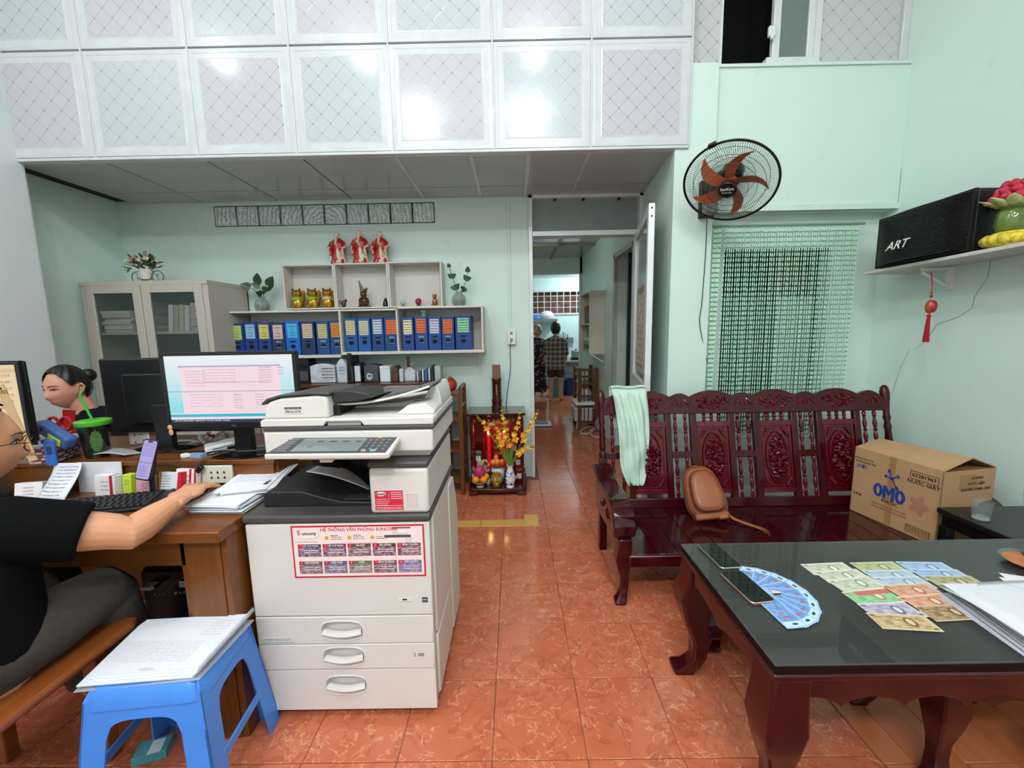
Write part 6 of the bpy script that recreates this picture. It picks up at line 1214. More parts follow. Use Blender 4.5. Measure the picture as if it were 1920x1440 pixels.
# ------------------------------------------------------------------ bead curtain
BDG = mat('bead_green', '#35b56e', .3, 0, .1, 40); BDW = mat('bead_pale', '#d8f5e2', .3, 0, .05, 40)
rl = tag(obj('curtain_rail', MB().tube([(1.29, 2.775, 1.985), (2.30, 2.775, 1.985)], .008, 8), mat('rail_green', '#7f9a8a', .4)), 'thin grey-green rail at the top of the bead curtain', 'rail')
mb = MB(); RBD = random.Random(9); NS = 64
def bead(mb, x, y, z, r, h, m): mb.add([(x-r, y, z), (x, y-r, z), (x+r, y, z), (x, y+r, z), (x, y, z-h), (x, y, z+h)], [(0, 1, 5), (1, 2, 5), (2, 3, 5), (3, 0, 5), (1, 0, 4), (2, 1, 4), (3, 2, 4), (0, 3, 4)], m)
for k in range(NS):
    f = k/(NS-1); x0 = 1.325+.935*f; x1 = x0-.0*f+RBD.uniform(-.004, .004)
    edge = k < 5
    for j in range(46):
        z = 1.972-.0315*j+RBD.uniform(-.002, .002); s = j/46; x = x0+(x1-x0)*s; y = 2.775+.003*sin(k*1.7)+.01*sin(.4*k)*s
        if edge: x = 1.325+(.011*k)*(1-.35*s)
        bead(mb, x, y, z, .0045, .0058, 0)
        mb.add([(x-.0036, y-.003, z-.0055), (x+.0036, y-.003, z-.0055), (x, y+.0026, z-.007), (x-.0036, y-.003, z-.026), (x+.0036, y-.003, z-.026), (x, y+.003, z-.0255)], [(0, 1, 4, 3), (1, 2, 5, 4), (2, 0, 3, 5)], 1)
tag(obj('bead_curtain', mb, [BDG, BDW], smooth=False), 'green and white bead curtain hanging across the wall opening above the sofa', 'curtain', kind='stuff')
# dim things behind the opening
t = thing('cardboard_stack', 'brown carton on a cupboard in the dim room behind the bead curtain', 'carton', (2.05, 3.4, .03)); obj('carton', MB().box(2.24, 2.535, 3.3, 3.6, 1.62, 2.0), mat('carton_dim', '#a8824e', .8), t, bev=.004); obj('print', MB().box(2.30, 2.48, 3.297, 3.30, 1.76, 1.81), mat('carton_print', '#2f5a50', .7), t); obj('tall_cupboard', MB().box(2.2, 2.545, 3.29, 3.65, .025, 1.62), mat('cupboard_dim', '#50604f', .7), t)
bulb('inner_room_lamp', 1.6, 3.5, 2.3, 1.2, .05, (.9, 1, .9))
# ------------------------------------------------------------------ shelf with speaker on the right wall
wsb = thing('wall_shelf_board', 'narrow white shelf board on the right wall carrying the loudspeaker', 'shelf', (2.33, 2.1, 1.66))
obj('board', MB().hexa([(2.215, 2.645, 1.642), (2.475, 2.645, 1.642), (2.475, 1.3, 1.672), (2.215, 1.3, 1.672), (2.215, 2.645, 1.66), (2.475, 2.645, 1.66), (2.475, 1.3, 1.69), (2.215, 1.3, 1.69)]), mat('board_white', '#cfcdc6', .5), wsb, bev=.002)
for y in (2.36, 1.55): obj('bracket', MB().tube([(2.30, y, 1.635), (2.465, y, 1.635), (2.465, y, 1.53), (2.30, y, 1.62)], .0085, 8).box(2.455, 2.474, y-.012, y+.012, 1.52, 1.645), WHITE, wsb)
spk = thing('loudspeaker', 'black loudspeaker with ribbed bulging grille on the wall shelf', 'speaker', (2.33, 2.32, 1.67))
SX_, SY0, SY1 = 2.205, 2.055, 2.57
def sz(y, top): return (1.676 if not top else 1.957)+.022*(2.57-y)/.5*1
CASE = mat('speaker_case', '#121213', .45, 0, .1, 30, bump=.2, bscale=120)
obj('case', MB().hexa([(SX_+.03, SY1, 1.668), (2.455, SY1, 1.668), (2.455, SY0, 1.682), (SX_+.03, SY0, 1.682), (SX_+.03, SY1, 1.955), (2.455, SY1, 1.955), (2.455, SY0, 1.972), (SX_+.03, SY0, 1.972)]), CASE, spk, bev=.006)
obj('baffle', MB().hexa([(SX_+.012, SY1, 1.668), (SX_+.03, SY1, 1.668), (SX_+.03, SY0, 1.682), (SX_+.012, SY0, 1.682), (SX_+.012, SY1, 1.955), (SX_+.03, SY1, 1.955), (SX_+.03, SY0, 1.972), (SX_+.012, SY0, 1.972)]), CASE, spk)
rib = MB()
for k in range(30):
    u = (k+.5)/30; pts = []
    for i in range(13):
        s = i/12; y = SY1-.012-(SY1-SY0-.024)*s; bulge = .045*sin(pi*s)**.7; z = (1.678+.014*s)+(.268)*u; pts.append((SX_+.012-bulge, y, z))
    rib.tube(pts, .0029, 6)
obj('grille', rib, mat('grille_black', '#1b1b1d', .28), spk)['kind'] = 'stuff'
obj('grille_back', MB().grid(lambda u, v: (SX_+.016-.040*sin(pi*u)**.7, SY1-.01-(SY1-SY0-.02)*u, 1.678+.014*u+.27*v), 14, 2), mat('grille_dark', '#050506', .6), spk, solid=.002)
text(spk, 'ART', frame((.05, -1, 0.03), z=(-1, -.05, .0), o=(SX_-.0405, 2.387, 1.772)), .062, INKW, shear=.45, bold=.0018, sx=1.05)
# crystal lotus
LR, LGN, LY = mat('lotus_red', '#b3203c', .12, 0, .2, 50, coat=.5, sss=0), mat('lotus_glass_green', '#6f8a3e', .06, 0, .3, 30, coat=.6, trans=.3), mat('lotus_yellow', '#d9c43a', .12, 0, .3, 60, coat=.5)
p = at(1900, 452, z=1.70); LX, LYY, LZ = 2.31, 1.965, 1.683
lo = thing('crystal_lotus', 'glass lotus ornament with red top, green stem and yellow base beside the loudspeaker', 'ornament', (LX, LYY, LZ)); Q = WM[lo.name]
mb = MB(Q)
for k in range(14): a = 2*pi*k/14; mb.ball((.075*cos(a), .075*sin(a), .03), (.026, .026, .026), 8, 6)
mb.lathe([(.07, 0), (.085, .03), (.06, .062), (0, .066)], 24); obj('base', mb, LY, lo)
obj('stem_glass', MB(Q).lathe([(.045, .062), (.062, .085), (.058, .15), (.05, .16), (.062, .17), (.03, .175)], 20), LGN, lo)
mb = MB()
for k in range(10): a = 2*pi*k/10; leaf(mb, (.03*cos(a), .03*sin(a), .165), (cos(a), sin(a), .45), .10, .06, up=(-.4*cos(a), -.4*sin(a), 1), curl=-.1)
mb.v = [Q @ q for q in mb.v]; obj('leaves', mb, mat('lotus_leaf_glass', '#b9c48a', .1, 0, .15, 30), lo, solid=.004)
mb = MB(Q)
for j in range(3):
    for k in range(11-2*j): a = 2*pi*(k+.5*j)/(11-2*j); r = .072-.018*j; mb.ball((r*cos(a), r*sin(a), .215+.028*j), (.020, .020, .022), 8, 6)
mb.ball((0, 0, .235), (.06, .06, .04), 14, 8); obj('crown', mb, LR, lo)
# tassel charm
tp = at(1756, 497, x=2.30); t = thing('tassel_charm', 'red tassel charm with an amber bead hanging from the shelf bracket', 'charm', tp)
tx, ty = 2.31, 2.30
obj('cord', MB().tube([(2.345, 2.352, 1.615), (2.33, 2.33, 1.59), (tx, ty, 1.54), (tx, ty, 1.47)], .0024, 6).ball((tx, ty, 1.50), .006, 8, 5).ball((tx, ty, 1.482), .008, 8, 5), REDP, t)
obj('amber_bead', MB().ball((tx, ty, 1.425), (.022, .022, .038), 14, 10), mat('amber', '#a84a1e', .15, 0, .5, 60, coat=.5), t); obj('red_face', MB().ball((tx+.006, ty-.010, 1.425), (.02, .018, .034), 12, 8), mat('bead_red', '#b01e26', .2), t)
obj('knot', MB().ball((tx, ty, 1.375), (.010, .010, .012), 8, 6), REDP, t); mb = MB()
for k in range(18): a = 2.4*k; r = .011*sqrt((k+.5)/18); mb.tube([(tx+r*cos(a)*.6, ty+r*sin(a)*.6, 1.365), (tx+r*1.4*cos(a), ty+r*1.4*sin(a), 1.23)], .0028, 5)
obj('tassel', mb, mat('tassel_red', '#a8142c', .6), t)['kind'] = 'stuff'
# ------------------------------------------------------------------ carton on the sofa
KR_ = mat('kraft_card', '#b9936a', .8, 0, .06, 6); KRL = mat('kraft_tape', '#a87f50', .35); KRI = mat('kraft_inside', '#8a6238', .85); INKN = mat('ink_navy', '#1f3f94', .6); INKD = mat('ink_brownblack', '#2c2420', .7); INKP = mat('ink_pale_red', '#a8604a', .7)
A_, B_ = Vector((1.937, 2.258, .269)), Vector((2.007, 1.844, .269)); ex = (B_-A_).normalized(); ey = Vector((-ex.y, ex.x, 0)); ey = ey if ey.x > 0 else -ey
CM_ = frame(ex, z=(0, 0, 1), o=A_); CW_, CD_, CH_ = (B_-A_).length, .31, .372; SGN = 1 if (CM_.to_3x3() @ Vector((0, 1, 0))).x > 0 else -1
ct = thing('cardboard_carton', 'large brown detergent carton with blue lettering and tented flaps, at the sofa\'s right end', 'carton', M=CM_)
D_ = SGN*CD_
obj('wall', MB(CM_).box(0, CW_, 0, SGN*.005, 0, CH_).box(0, CW_, D_-SGN*.005, D_, 0, CH_).box(0, .005, 0, D_, 0, CH_).box(CW_-.005, CW_, 0, D_, 0, CH_).box(0, CW_, 0, D_, 0, .005), KR_, ct, bev=.001)
fl_h = .055
obj('flap', MB(CM_).hexa([(0, 0, CH_), (CW_, 0, CH_), (CW_, D_*.52, CH_+fl_h), (0, D_*.52, CH_+fl_h*.7), (0, 0, CH_+.005), (CW_, 0, CH_+.005), (CW_, D_*.52, CH_+fl_h+.005), (0, D_*.52, CH_+fl_h*.7+.005)]), KR_, ct)
obj('flap', MB(CM_).hexa([(0, D_, CH_), (CW_, D_, CH_), (CW_, D_*.52, CH_+fl_h), (0, D_*.52, CH_+fl_h*.7), (0, D_, CH_+.005), (CW_, D_, CH_+.005), (CW_, D_*.52, CH_+fl_h+.005), (0, D_*.52, CH_+fl_h*.7+.005)]), KR_, ct)
obj('inner_flap', MB(CM_).hexa([(CW_-.004, .02*SGN, CH_), (CW_, .02*SGN, CH_), (CW_, D_*.95, CH_), (CW_-.004, D_*.95, CH_), (CW_-.12, .03*SGN, CH_-.004), (CW_-.116, .03*SGN, CH_-.004), (CW_-.116, D_*.9, CH_-.004), (CW_-.12, D_*.9, CH_-.004)]), KRI, ct)
obj('tape', MB(CM_).box(CW_*.44, CW_*.52, -SGN*.0006, 0, 0, CH_), KRL, ct); obj('tape', MB(CM_).hexa([(CW_*.44, 0, CH_+.0052), (CW_*.52, 0, CH_+.0052), (CW_*.52, D_*.5, CH_+.042), (CW_*.44, D_*.5, CH_+.042), (CW_*.44, 0, CH_+.006), (CW_*.52, 0, CH_+.006), (CW_*.52, D_*.5, CH_+.043), (CW_*.44, D_*.5, CH_+.043)]), KRL, ct)
oz = ex.cross(Vector((0, 0, 1)))
def cf(a, z): return frame(ex, z=oz, o=CM_ @ Vector((a, 0, z))+oz*.0015)
lt = MB(cf(.195, .178))
for cx in (-.052, .056):
    lt.rings([[(cx+hx*cos(q), hy*sin(q), zz) for q in [2*pi*k/32 for k in range(32)]] for hx, hy, zz in ((.024, .036, 0), (.024, .036, .0008), (.009, .021, .0008), (.009, .021, 0))], 0, cap0=False, cap1=False)
lt.prism([(-.027, -.036), (-.012, -.036), (-.012, .010), (.0, -.014), (.003, -.014), (.015, .010), (.015, -.036), (.030, -.036), (.030, .036), (.014, .036), (.0015, .008), (-.011, .036), (-.027, .036)], 0, .0008)
obj('lettering', lt, INKN, ct, smooth=False); text(ct, 'MATIC', cf(.205, .128), .027, INKD, bold=.0006)
mb = MB(frame(ex, z=oz, o=CM_ @ Vector((.205, 0, .262))+oz*.001))
for a, L in ((112, .048), (35, .042), (172, .036), (-58, .062)):
    c, s = cos(rad(a)), sin(rad(a)); mb.add([(c*L*t_-s*w2, s*L*t_+c*w2, .001) for t_, w2 in ((0, .003), (.6, .003), (.8, .009), (1, .006), (1, -.006), (.8, -.009), (.6, -.003), (0, -.003))], [tuple(range(8))])
mb.add([(.010*cos(q), .010*sin(q), .0012) for q in [2*pi*k/14 for k in range(14)]], [tuple(range(14))]); obj('splash_mark', mb, INKN, ct)
text(ct, 'MỚI', cf(.045, .275), .030, INKN, shear=.2, bold=.0012); text(ct, '4 TÚI 3.8 KG TÚI', cf(.065, .302), .015, INKD, bold=.0004); text(ct, 'THÙNG CHỨA 4 TÚI', cf(.055, .32), .0105, INKD)
text(ct, '65281963', cf(.345, .318), .026, INKD, bold=.0007); text(ct, 'NƯỚC GIẶT', cf(.345, .283), .025, INKD, bold=.0007)
fr_ = MB(frame(ex, z=oz, o=CM_.translation+oz*.001))
for b in ((.285, .407, .336, .338), (.285, .407, .298, .300), (.285, .287, .298, .338), (.405, .407, .298, .338)): fr_.box(b[0], b[1], b[2], b[3], 0, .0006)
obj('print_frame', fr_, INKD, ct)
text(ct, '3.8 kg', cf(.037, .115), .018, INKD, bold=.0003); text(ct, 'KHUYÊN DÙNG CHO MÁY GIẶT', cf(.20, .10), .0115, INKP); text(ct, 'HƯƠNG NGÀN HOA LƯU LUYẾN', cf(.20, .083), .0115, INKP)
obj('flower_print', MB(frame(ex, z=oz, o=CM_ @ Vector((.335, 0, .17))+oz*.0008)).add([(.038*cos(q)*(1+.25*cos(5*q)), .045*sin(q)*(1+.25*cos(5*q)), 0) for q in [2*pi*k/40 for k in range(40)]], [tuple(range(40))]), mat('flower_print', '#b07a62', .8), ct)
obj('barcode', MB(frame(ex, z=oz, o=CM_.translation+oz*.0009)).box(.285, .40, .015, .06, 0, .0006), printed('carton_barcode', '#b58a56', [('r', .5, .5, .94, .9, '#2c2420'), ('r', .5, .5, .90, .82, '#b58a56')]+[('r', .08+.04*k, .55, .012+.01*((k*5) % 3 == 0), .7, '#3a3028') for k in range(22)], 'xz', .8), ct)
ez_ = -ey if False else ex
sf = frame(ey, z=ex, o=CM_ @ Vector((CW_, 0, 0))+ex*.0012)
for k, s in enumerate(('65281963', 'NƯỚC GIẶT', 'KHUYÊN DÙNG CHO')): text(ct, s, sf @ Matrix.Translation((.20, .33-.028*k, 0)), .018, INKD, bold=.0003)
obj('side_tape', MB(sf).box(.10, .2, .28, .35, -.001, .0), KRL, ct)
tag(obj('flap_print', MB(CM_).hexa([(CW_*.12, D_*.18, CH_+.0185), (CW_*.36, D_*.18, CH_+.0187), (CW_*.36, D_*.36, CH_+.0345), (CW_*.12, D_*.36, CH_+.033), (CW_*.12, D_*.18, CH_+.019), (CW_*.36, D_*.18, CH_+.0192), (CW_*.36, D_*.36, CH_+.035), (CW_*.12, D_*.36, CH_+.0335)]), mat('flap_print', '#94683c', .8), ct))
# ------------------------------------------------------------------ tan backpack
LTH = mat('tan_leather', '#94512f', .42, 0, .08, 12, bump=.25, bscale=90, coat=.1); LTD = mat('tan_leather_dark', '#6e3a20', .5)
bu = Vector((.0, .18, .24)).normalized()
KM_ = frame((1, -.15, 0), z=Vector((1, -.15, 0)).cross(bu), o=(1.085, 2.165, .278))
bp = thing('tan_backpack', 'small tan leather backpack leaning on the sofa back, tilted to the left', 'backpack', M=KM_ @ Matrix.Rotation(rad(9), 4, 'Z')); KM_ = WM[bp.name]
def sup(hw, y0, y1, r, tp=.72, n=40, sh=0.):
    o = []
    for k in range(n):
        a = 2*pi*k/n; c, s = cos(a), sin(a); e = (abs(c)**3.2+abs(s)**3.2)**(-1/3.2); v_ = (s*e+1)/2; o.append((hw*c*e*(1-(1-tp)*v_), y0+(y1-y0)*v_))
    return o
bodyR = [[(x, y, z) for x, y in sup(hw, y0, y1, 0)] for hw, y0, y1, z in ((.092, .016, .262, -.075), (.108, .0, .280, -.058), (.112, -.002, .284, -.02), (.114, -.002, .286, .015), (.108, .004, .278, .042), (.09, .02, .262, .048))]
obj('body', MB(KM_).rings(bodyR), LTH, bp, ang=60)
obj('front_pocket', MB(KM_).rings([[(x, y, z) for x, y in sup(hw, y0, y1, 0)] for hw, y0, y1, z in ((.090, .022, .250, .044), (.092, .022, .252, .070), (.086, .028, .246, .080), (.06, .05, .215, .084))]), LTH, bp, ang=60)
for hw, y0, y1, z in ((.095, .018, .256, .048), (.115, -.001, .285, .028), (.115, -.001, .285, -.012), (.088, .026, .249, .079)): obj('piping', MB(KM_).tube([(x, y, z) for x, y in sup(hw, y0, y1, 0, n=48)], .0042, 6, close=True), LTD, bp)
obj('top_handle', MB(KM_).tube([(-.03, .275, -.02), (-.02, .305, -.02), (.02, .305, -.02), (.03, .275, -.02)], .006, 7), LTD, bp); obj('bottom_flap', MB(KM_).box(-.09, .092, -.016, .022, -.06, .052), LTH, bp, bev=.01); obj('strap_tab', MB(KM_).box(.03, .08, -.022, .004, .0, .056), LTH, bp, bev=.006)
obj('zip', MB(KM_).tube([(x, y, .060) for x, y in sup(.0935, .0215, .2525, 0, n=48)], .0022, 5, close=True), mat('zip_dark', '#5a3422', .5), bp)
sp_ = [at(1372, 955, y=2.17), at(1385, 962, y=2.12), at(1398, 968, y=2.08), at(1406, 974, z=.274)]
obj('strap', MB().tube([(1.165, 2.20, .31), (1.20, 2.13, .285), (1.25, 2.08, .279), (1.285, 2.04, .278), (1.30, 2.02, .276)], .013, 8, flat=.35, up=(0, 0, 1)), LTH, bp); obj('buckle', MB().box(1.285, 1.31, 1.995, 2.03, .270, .279).tube([(1.30, 2.0, .274), (1.295, 1.965, .272)], .003, 5), LTD, bp)
# ------------------------------------------------------------------ pale green shirt over the sofa back
SH = mat('shirt_mint', '#bfd9c6', .75, 0, .05, 12, bump=.5, bscale=22, sheen=.2)
def sheetpt(u, v):
    x = .592+.212*u
    t = .735-.60*v; wob = .016*sin(10*u+2.4*v)*(1-.2*v)+.009*sin(23*u-7*v)+.010*sin(15*v+6*u)*v+.012*math.exp(-((u-.45-.3*(v-.35))/.06)**2)*(v < .6)
    x += (.030*v)*(1-u)*1.6+.008*sin(5*v)
    b = max(0, v-.72)/.28; cx = .715; x = cx+(x-cx)*sqrt(max(0, 1-b*b*.72)) if b > 0 else x
    d = .030+wob+.028*sin(pi*min(v*1.15, 1))*(.4+.6*sin(pi*u))
    if t > .688: d = .03-(t-.688)*.6
    return BM @ Vector((x, t if v > .0 else t, d))
def backpt(u, v): return BM @ Vector((.592+.212*u, .735-.25*v-.02*(v > 0), -.03-.012*v+.006*sin(9*u)))
shr = thing('hung_shirt', 'pale mint green shirt hung over the left end of the sofa back', 'shirt', M=Matrix.Translation(BM @ Vector((.7, .7, .02))))
obj('front', MB().grid(sheetpt, 30, 40), SH, shr, solid=.004, ang=80)
obj('back_fold', MB().grid(lambda u, v: BM @ Vector((.592+.212*u, .735-.012*(2*v-1)**2+.004*sin(9*u), .005-.045*v+.02)), 30, 6).grid(backpt, 30, 12), SH, shr, solid=.004, ang=80)
# ------------------------------------------------------------------ black side table, tumbler, liquor dispenser
BKT = wood('black_lacquer', '#0b0b0c', '#161617', .25, 'y', .4)
sd = thing('side_table', 'black side table at the right end of the sofa, a glass tumbler on it', 'table', (2.2, 1.6, 0))
obj('top', MB().box(1.972, 2.46, 1.30, 1.825, .455, .48), mat('side_top', '#1a1a1b', .28, 0, .1, 5), sd, bev=.004); obj('apron', MB().box(1.985, 2.45, 1.315, 1.81, .40, .455), BKT, sd, bev=.003)
for x, y in ((2.0, 1.33), (2.0, 1.795), (2.435, 1.33), (2.435, 1.795)): obj('leg', MB().box(x-.02, x+.02, y-.02, y+.02, 0, .40), BKT, sd, bev=.003)
obj('lower_shelf', MB().box(1.99, 2.45, 1.32, 1.805, .14, .16), BKT, sd)
CG_ = mat('clear_glass', '#9fb0b0', .02, 0, .01, alpha=.16, coat=1.)
t = thing('glass_tumbler', 'empty clear glass tumbler on the black side table', 'glass', (2.035, 1.70, .4805)); Q = WM[t.name]
obj('wall', MB(Q).lathe([(.027, .0), (.03, .002), (.035, .082), (.0335, .083), (.029, .018), (.0, .016)], 24), CG_, t); obj('thick_base', MB(Q).lathe([(.026, .0005), (.028, .004), (.026, .013), (0, .014)], 16), mat('glass_base', '#dfe6e6', .08, coat=.8, alpha=.4), t)
CHR = mat('chrome', '#c9ccce', .12, 1.); BRL = wood('barrel_wood', '#20100a', '#3a1f12', .3, 'z', .4)
ld_ = thing('drink_dispenser', 'dark barrel drink dispenser with chrome tap at the right edge of the table', 'dispenser', (1.80, 1.30, .52)); Q = WM[ld_.name]
obj('barrel', MB(Q).lathe([(.055, .19), (.066, .20), (.07, .24), (.062, .30), (.02, .32), (.018, .36), (.0, .36)], 24), BRL, ld_)
obj('post', MB(Q).lathe([(.06, 0), (.06, .012), (.02, .03), (.018, .19)], 20), BRL, ld_)
obj('tap', MB(Q).tube([(-.02, 0, .345), (-.07, 0, .35), (-.10, -.005, .34), (-.105, -.01, .32)], [.014, .012, .010, .008], 10).cyl((-.05, 0, .33), (-.05, 0, .375), .016, 14).tube([(-.05, 0, .37), (-.085, -.01, .40), (-.11, -.015, .405)], [.007, .006, .008], 8).tube([(-.05, 0, .345), (-.10, -.02, .335)], [.006, .01], 8), CHR, ld_)
obj('card', MB(Q @ TR(-.055, -.02, .02, rad(-20))).box(-.03, .02, -.003, .003, .0, .08), printed('dispenser_card', '#d9d6d4', [('e', .7, .45, .5, .6, '#b8622a'), ('e', .2, .5, .5, .9, '#efecea')], 'xz', .3), ld_, bev=.002)
dp = thing('amber_dish', 'glass dish with orange bottom beside the drink dispenser', 'dish', (1.735, 1.285, .518)); Q = WM[dp.name]
obj('dish', MB(Q).lathe([(.045, 0), (.06, .004), (.078, .022), (.076, .024), (.056, .008), (0, .006)], 28), CG_, dp); obj('liquid', MB(Q).lathe([(.055, .0065), (.068, .016), (0, .0165)], 24), mat('amber_print', '#c8752e', .3, 0, .35, 40), dp)
# ------------------------------------------------------------------ things on the coffee table
GZ = TZ+.0056
PHB = mat('phone_glass', '#07080a', .04, coat=.5); PHF = mat('phone_silver', '#b9b4b2', .25, .8); PHP = mat('phone_rose', '#c9a9a4', .25, .7)
for k, (cx, cy, rz_, fm, lb_) in enumerate(((.725, 1.373, 5, PHF, 'black-screened phone with silver edge at the table\'s far left corner'), (.722, 1.194, 7, PHP, 'black-screened phone with rose edge overlapping the fan of blue notes'))):
    M = TR(cx, cy, GZ+.0009*k+.0002, rad(rz_)); t = thing('smartphone', lb_, 'phone', M=M)
    obj('frame', MB(M).rings([rring(.038, .078, .012, .0), rring(.0395, .0795, .013, .002), rring(.0395, .0795, .013, .0065), rring(.038, .078, .012, .008)]), fm, t); obj('screen', MB(M).rings([rring(.037, .077, .011, .008), rring(.0365, .0765, .011, .0086)]), PHB, t)
    obj('button', MB(M).box(.0394, .0402, .01, .03, .0025, .006), fm, t)
def note_mat(nm, base, border, a, b, extra=()):
    return printed(nm, border, [('r', .5, .5, .95, .88, base), ('n', .45, .5, .9, .8, a), ('e', .62, .5, .2, .62, b), ('e', .62, .52, .11, .4, border), ('e', .25, .45, .12, .3, a), ('r', .08, .85, .08, .12, b), ('r', .92, .15, .08, .12, b), ('l', .35, .78, .4, .12, b, 1)]+list(extra), 'xy', .6)
BLU = printed('note_blue', '#a9c8e8', [('r', .55, .5, .86, .9, '#7fa6d8'), ('n', .45, .5, .8, .8, '#5f86c4'), ('e', .22, .5, .2, .5, '#6f98d0'), ('r', .90, .5, .14, .86, '#c2dcee'), ('e', .9, .55, .055, .26, '#27434c'), ('e', .72, .5, .07, .3, '#b06a70'), ('e', .60, .45, .05, .26, '#b8787c')], 'xy', .5)
PVX, PVY = .748, 1.165
for k in range(9):
    a = rad(72-19.5*k); z = GZ+.0002+.0004*k; M = TR(PVX, PVY, z, a)
    t = tag(obj('blue_banknote', MB(M).add([(.0, -.0325, 0), (.15, -.0325, 0), (.15, .0325, 0), (.0, .0325, 0)], [(0, 1, 2, 3)]).box(0, .15, -.0325, .0325, .00005, .0003), BLU), ['first', 'second', 'third', 'fourth', 'middle', 'sixth', 'seventh', 'eighth', 'last'][k]+' blue banknote of the fan, counted from the silver-edged phone side', 'banknote', 'blue banknotes fanned out on the table')
    t.matrix_world = Matrix(); 
    q = M; t.data.transform(q.inverted()); t.matrix_world = q
tag(obj('tiny_card', MB(TR(.795, 1.16, GZ+.0062, rad(-20))).box(-.012, .012, -.012, .012, 0, .0003), printed('tiny_card', '#e2cfc8', [('r', .5, .3, .9, .3, '#3a3436')], 'xy')), 'tiny pale card on the blue notes beside the phone', 'card')
NM = {'g': note_mat('note_greyg', '#cdd2b8', '#dfe2d0', '#b3bba2', '#8a9480'), 'o': note_mat('note_olive', '#b9c48e', '#cfd3b4', '#a4ac7c', '#948668'), 'b': note_mat('note_paleblue', '#b9ccd6', '#d3dcdd', '#a6b9c8', '#7a96ac'),
      'B': note_mat('note_skyblue', '#a9c3dd', '#cfdbe8', '#96b2d6', '#6a86b8'), 'r': note_mat('note_orange_red', '#d6ac94', '#e0d0bc', '#cf8c68', '#b8694a'), 'n': note_mat('note_brown', '#b49c78', '#c9b89a', '#8a6a44', '#7a5434'), 'k': note_mat('note_khaki', '#bdb48f', '#d0c9ac', '#94906c', '#7a7458'),
      'v': note_mat('note_lilac', '#c3bcc8', '#d2d3cc', '#9a93a8', '#6e668a'), 'm': note_mat('note_redgreen', '#9ac896', '#c6dabc', '#76b27e', '#b8807a', [('r', .6, .8, .75, .3, '#c66a64')]), 't': note_mat('note_tan', '#c9b68e', '#d3c6a2', '#a98a5c', '#8a5a3a')}
colA = [((1500, 1058), (1583, 1054), 'g'), ((1525, 1072), (1602, 1067), 'g'), ((1550, 1089), (1622, 1080), 'g'), ((1577, 1111), (1655, 1104), 'm'), ((1606, 1133), (1690, 1130), 'v'), ((1622, 1150), (1722, 1155), 't')]
colB = [((1592, 1055), (1666, 1053), 'o'), ((1615, 1070), (1697, 1068), 'b'), ((1635, 1083), (1712, 1081), 'b'), ((1650, 1098), (1730, 1094), 'r'), ((1680, 1120), (1762, 1113), 'r'), ((1712, 1138), (1790, 1134), 'n')]
colC = [((1678, 1053), (1752, 1054), 'B'), ((1704, 1067), (1780, 1068), 'B'), ((1728, 1080), (1802, 1080), 'k'), ((1752, 1095), (1828, 1095), 'k')]
nlab = {('A', 0): 'pale grey-green banknote at the top of the left column of notes', ('A', 1): 'second grey-green banknote in the left column of notes', ('A', 2): 'grey-green banknote lying slightly askew in the left column', ('A', 3): 'green and red banknote in the left column', ('A', 4): 'lilac-tinted banknote in the left column of notes', ('A', 5): 'tan banknote at the near end of the left column',
        ('B', 0): 'olive banknote at the top of the middle column', ('B', 1): 'upper pale blue banknote in the middle column', ('B', 2): 'lower pale blue banknote in the middle column', ('B', 3): 'upper orange-red banknote in the middle column', ('B', 4): 'lower orange-red banknote in the middle column', ('B', 5): 'brown banknote at the near end of the middle column',
        ('C', 0): 'topmost sky blue banknote in the right column', ('C', 1): 'second sky blue banknote in the right column', ('C', 2): 'upper khaki banknote in the right column', ('C', 3): 'lower khaki banknote in the right column, half under the envelope'}
for cn, colm in (('A', colA), ('B', colB), ('C', colC)):
    for k, (pl0, pr0, key) in enumerate(colm):
        a, b = at(*pl0, z=GZ), at(*pr0, z=GZ); d = (b-a); ang = atan2(d.y, d.x); L = .152
        M = TR(a.x, a.y, GZ+.0002+.0004*k, ang)
        n = MB().box(0, L, -.064, 0, 0, .0003); o = tag(obj('banknote', n, NM[key]), nlab[(cn, k)], 'banknote', 'banknotes laid out in rows on the table'); o.matrix_world = M
for k in range(3):
    a = at(1872, 1074+8*k, z=GZ); M = TR(a.x, a.y, GZ+.0003+.0004*k, rad(-22)); o = tag(obj('banknote', MB().box(0, .15, -.06, 0, 0, .0003), printed('note_white', '#c9d0de', [('e', .3, .5, .16, .4, '#4a525c'), ('n', .6, .5, .6, .8, '#aab4c8')], 'xy', .5)), ['farthest', 'middle', 'nearest'][k]+' whitish banknote spread beside the glass dish', 'banknote', 'whitish banknotes beside the dish'); o.matrix_world = M
# white wallet folder
ev = thing('plastic_envelope', 'thick white plastic envelope of papers on the right of the coffee table', 'envelope', (1.45, 1.0, GZ))
e0, e1, e2, e3 = at(1757, 1117, z=GZ), at(1920, 1232, z=GZ), Vector((1.80, .93, GZ)), Vector((1.62, 1.14, GZ))
e1 = e1+(e1-e0)*.05
PLW = mat('envelope_white', '#e3e6ee', .25, 0, .02, 3, coat=.3)
for k in range(7):
    f = k/6; z = GZ+.0006+.0058*k; o_ = Vector((.012*sin(f*3), 0.004*f, 0))
    q0 = e0+o_+(e3-e0)*.10*sin(pi*f*.9); q1 = e1+o_+Vector((.004*k, .003*k, 0))
    obj('sheet', MB().hexa([Vector((p.x, p.y, z)) for p in (q0, q1, e2, e3)]+[Vector((p.x, p.y, z+.0028)) for p in (q0, q1, e2, e3)]), mat('envelope_edge', '#b9bcc6', .3) if k < 5 else PLW, ev, bev=.0006, seg=1)
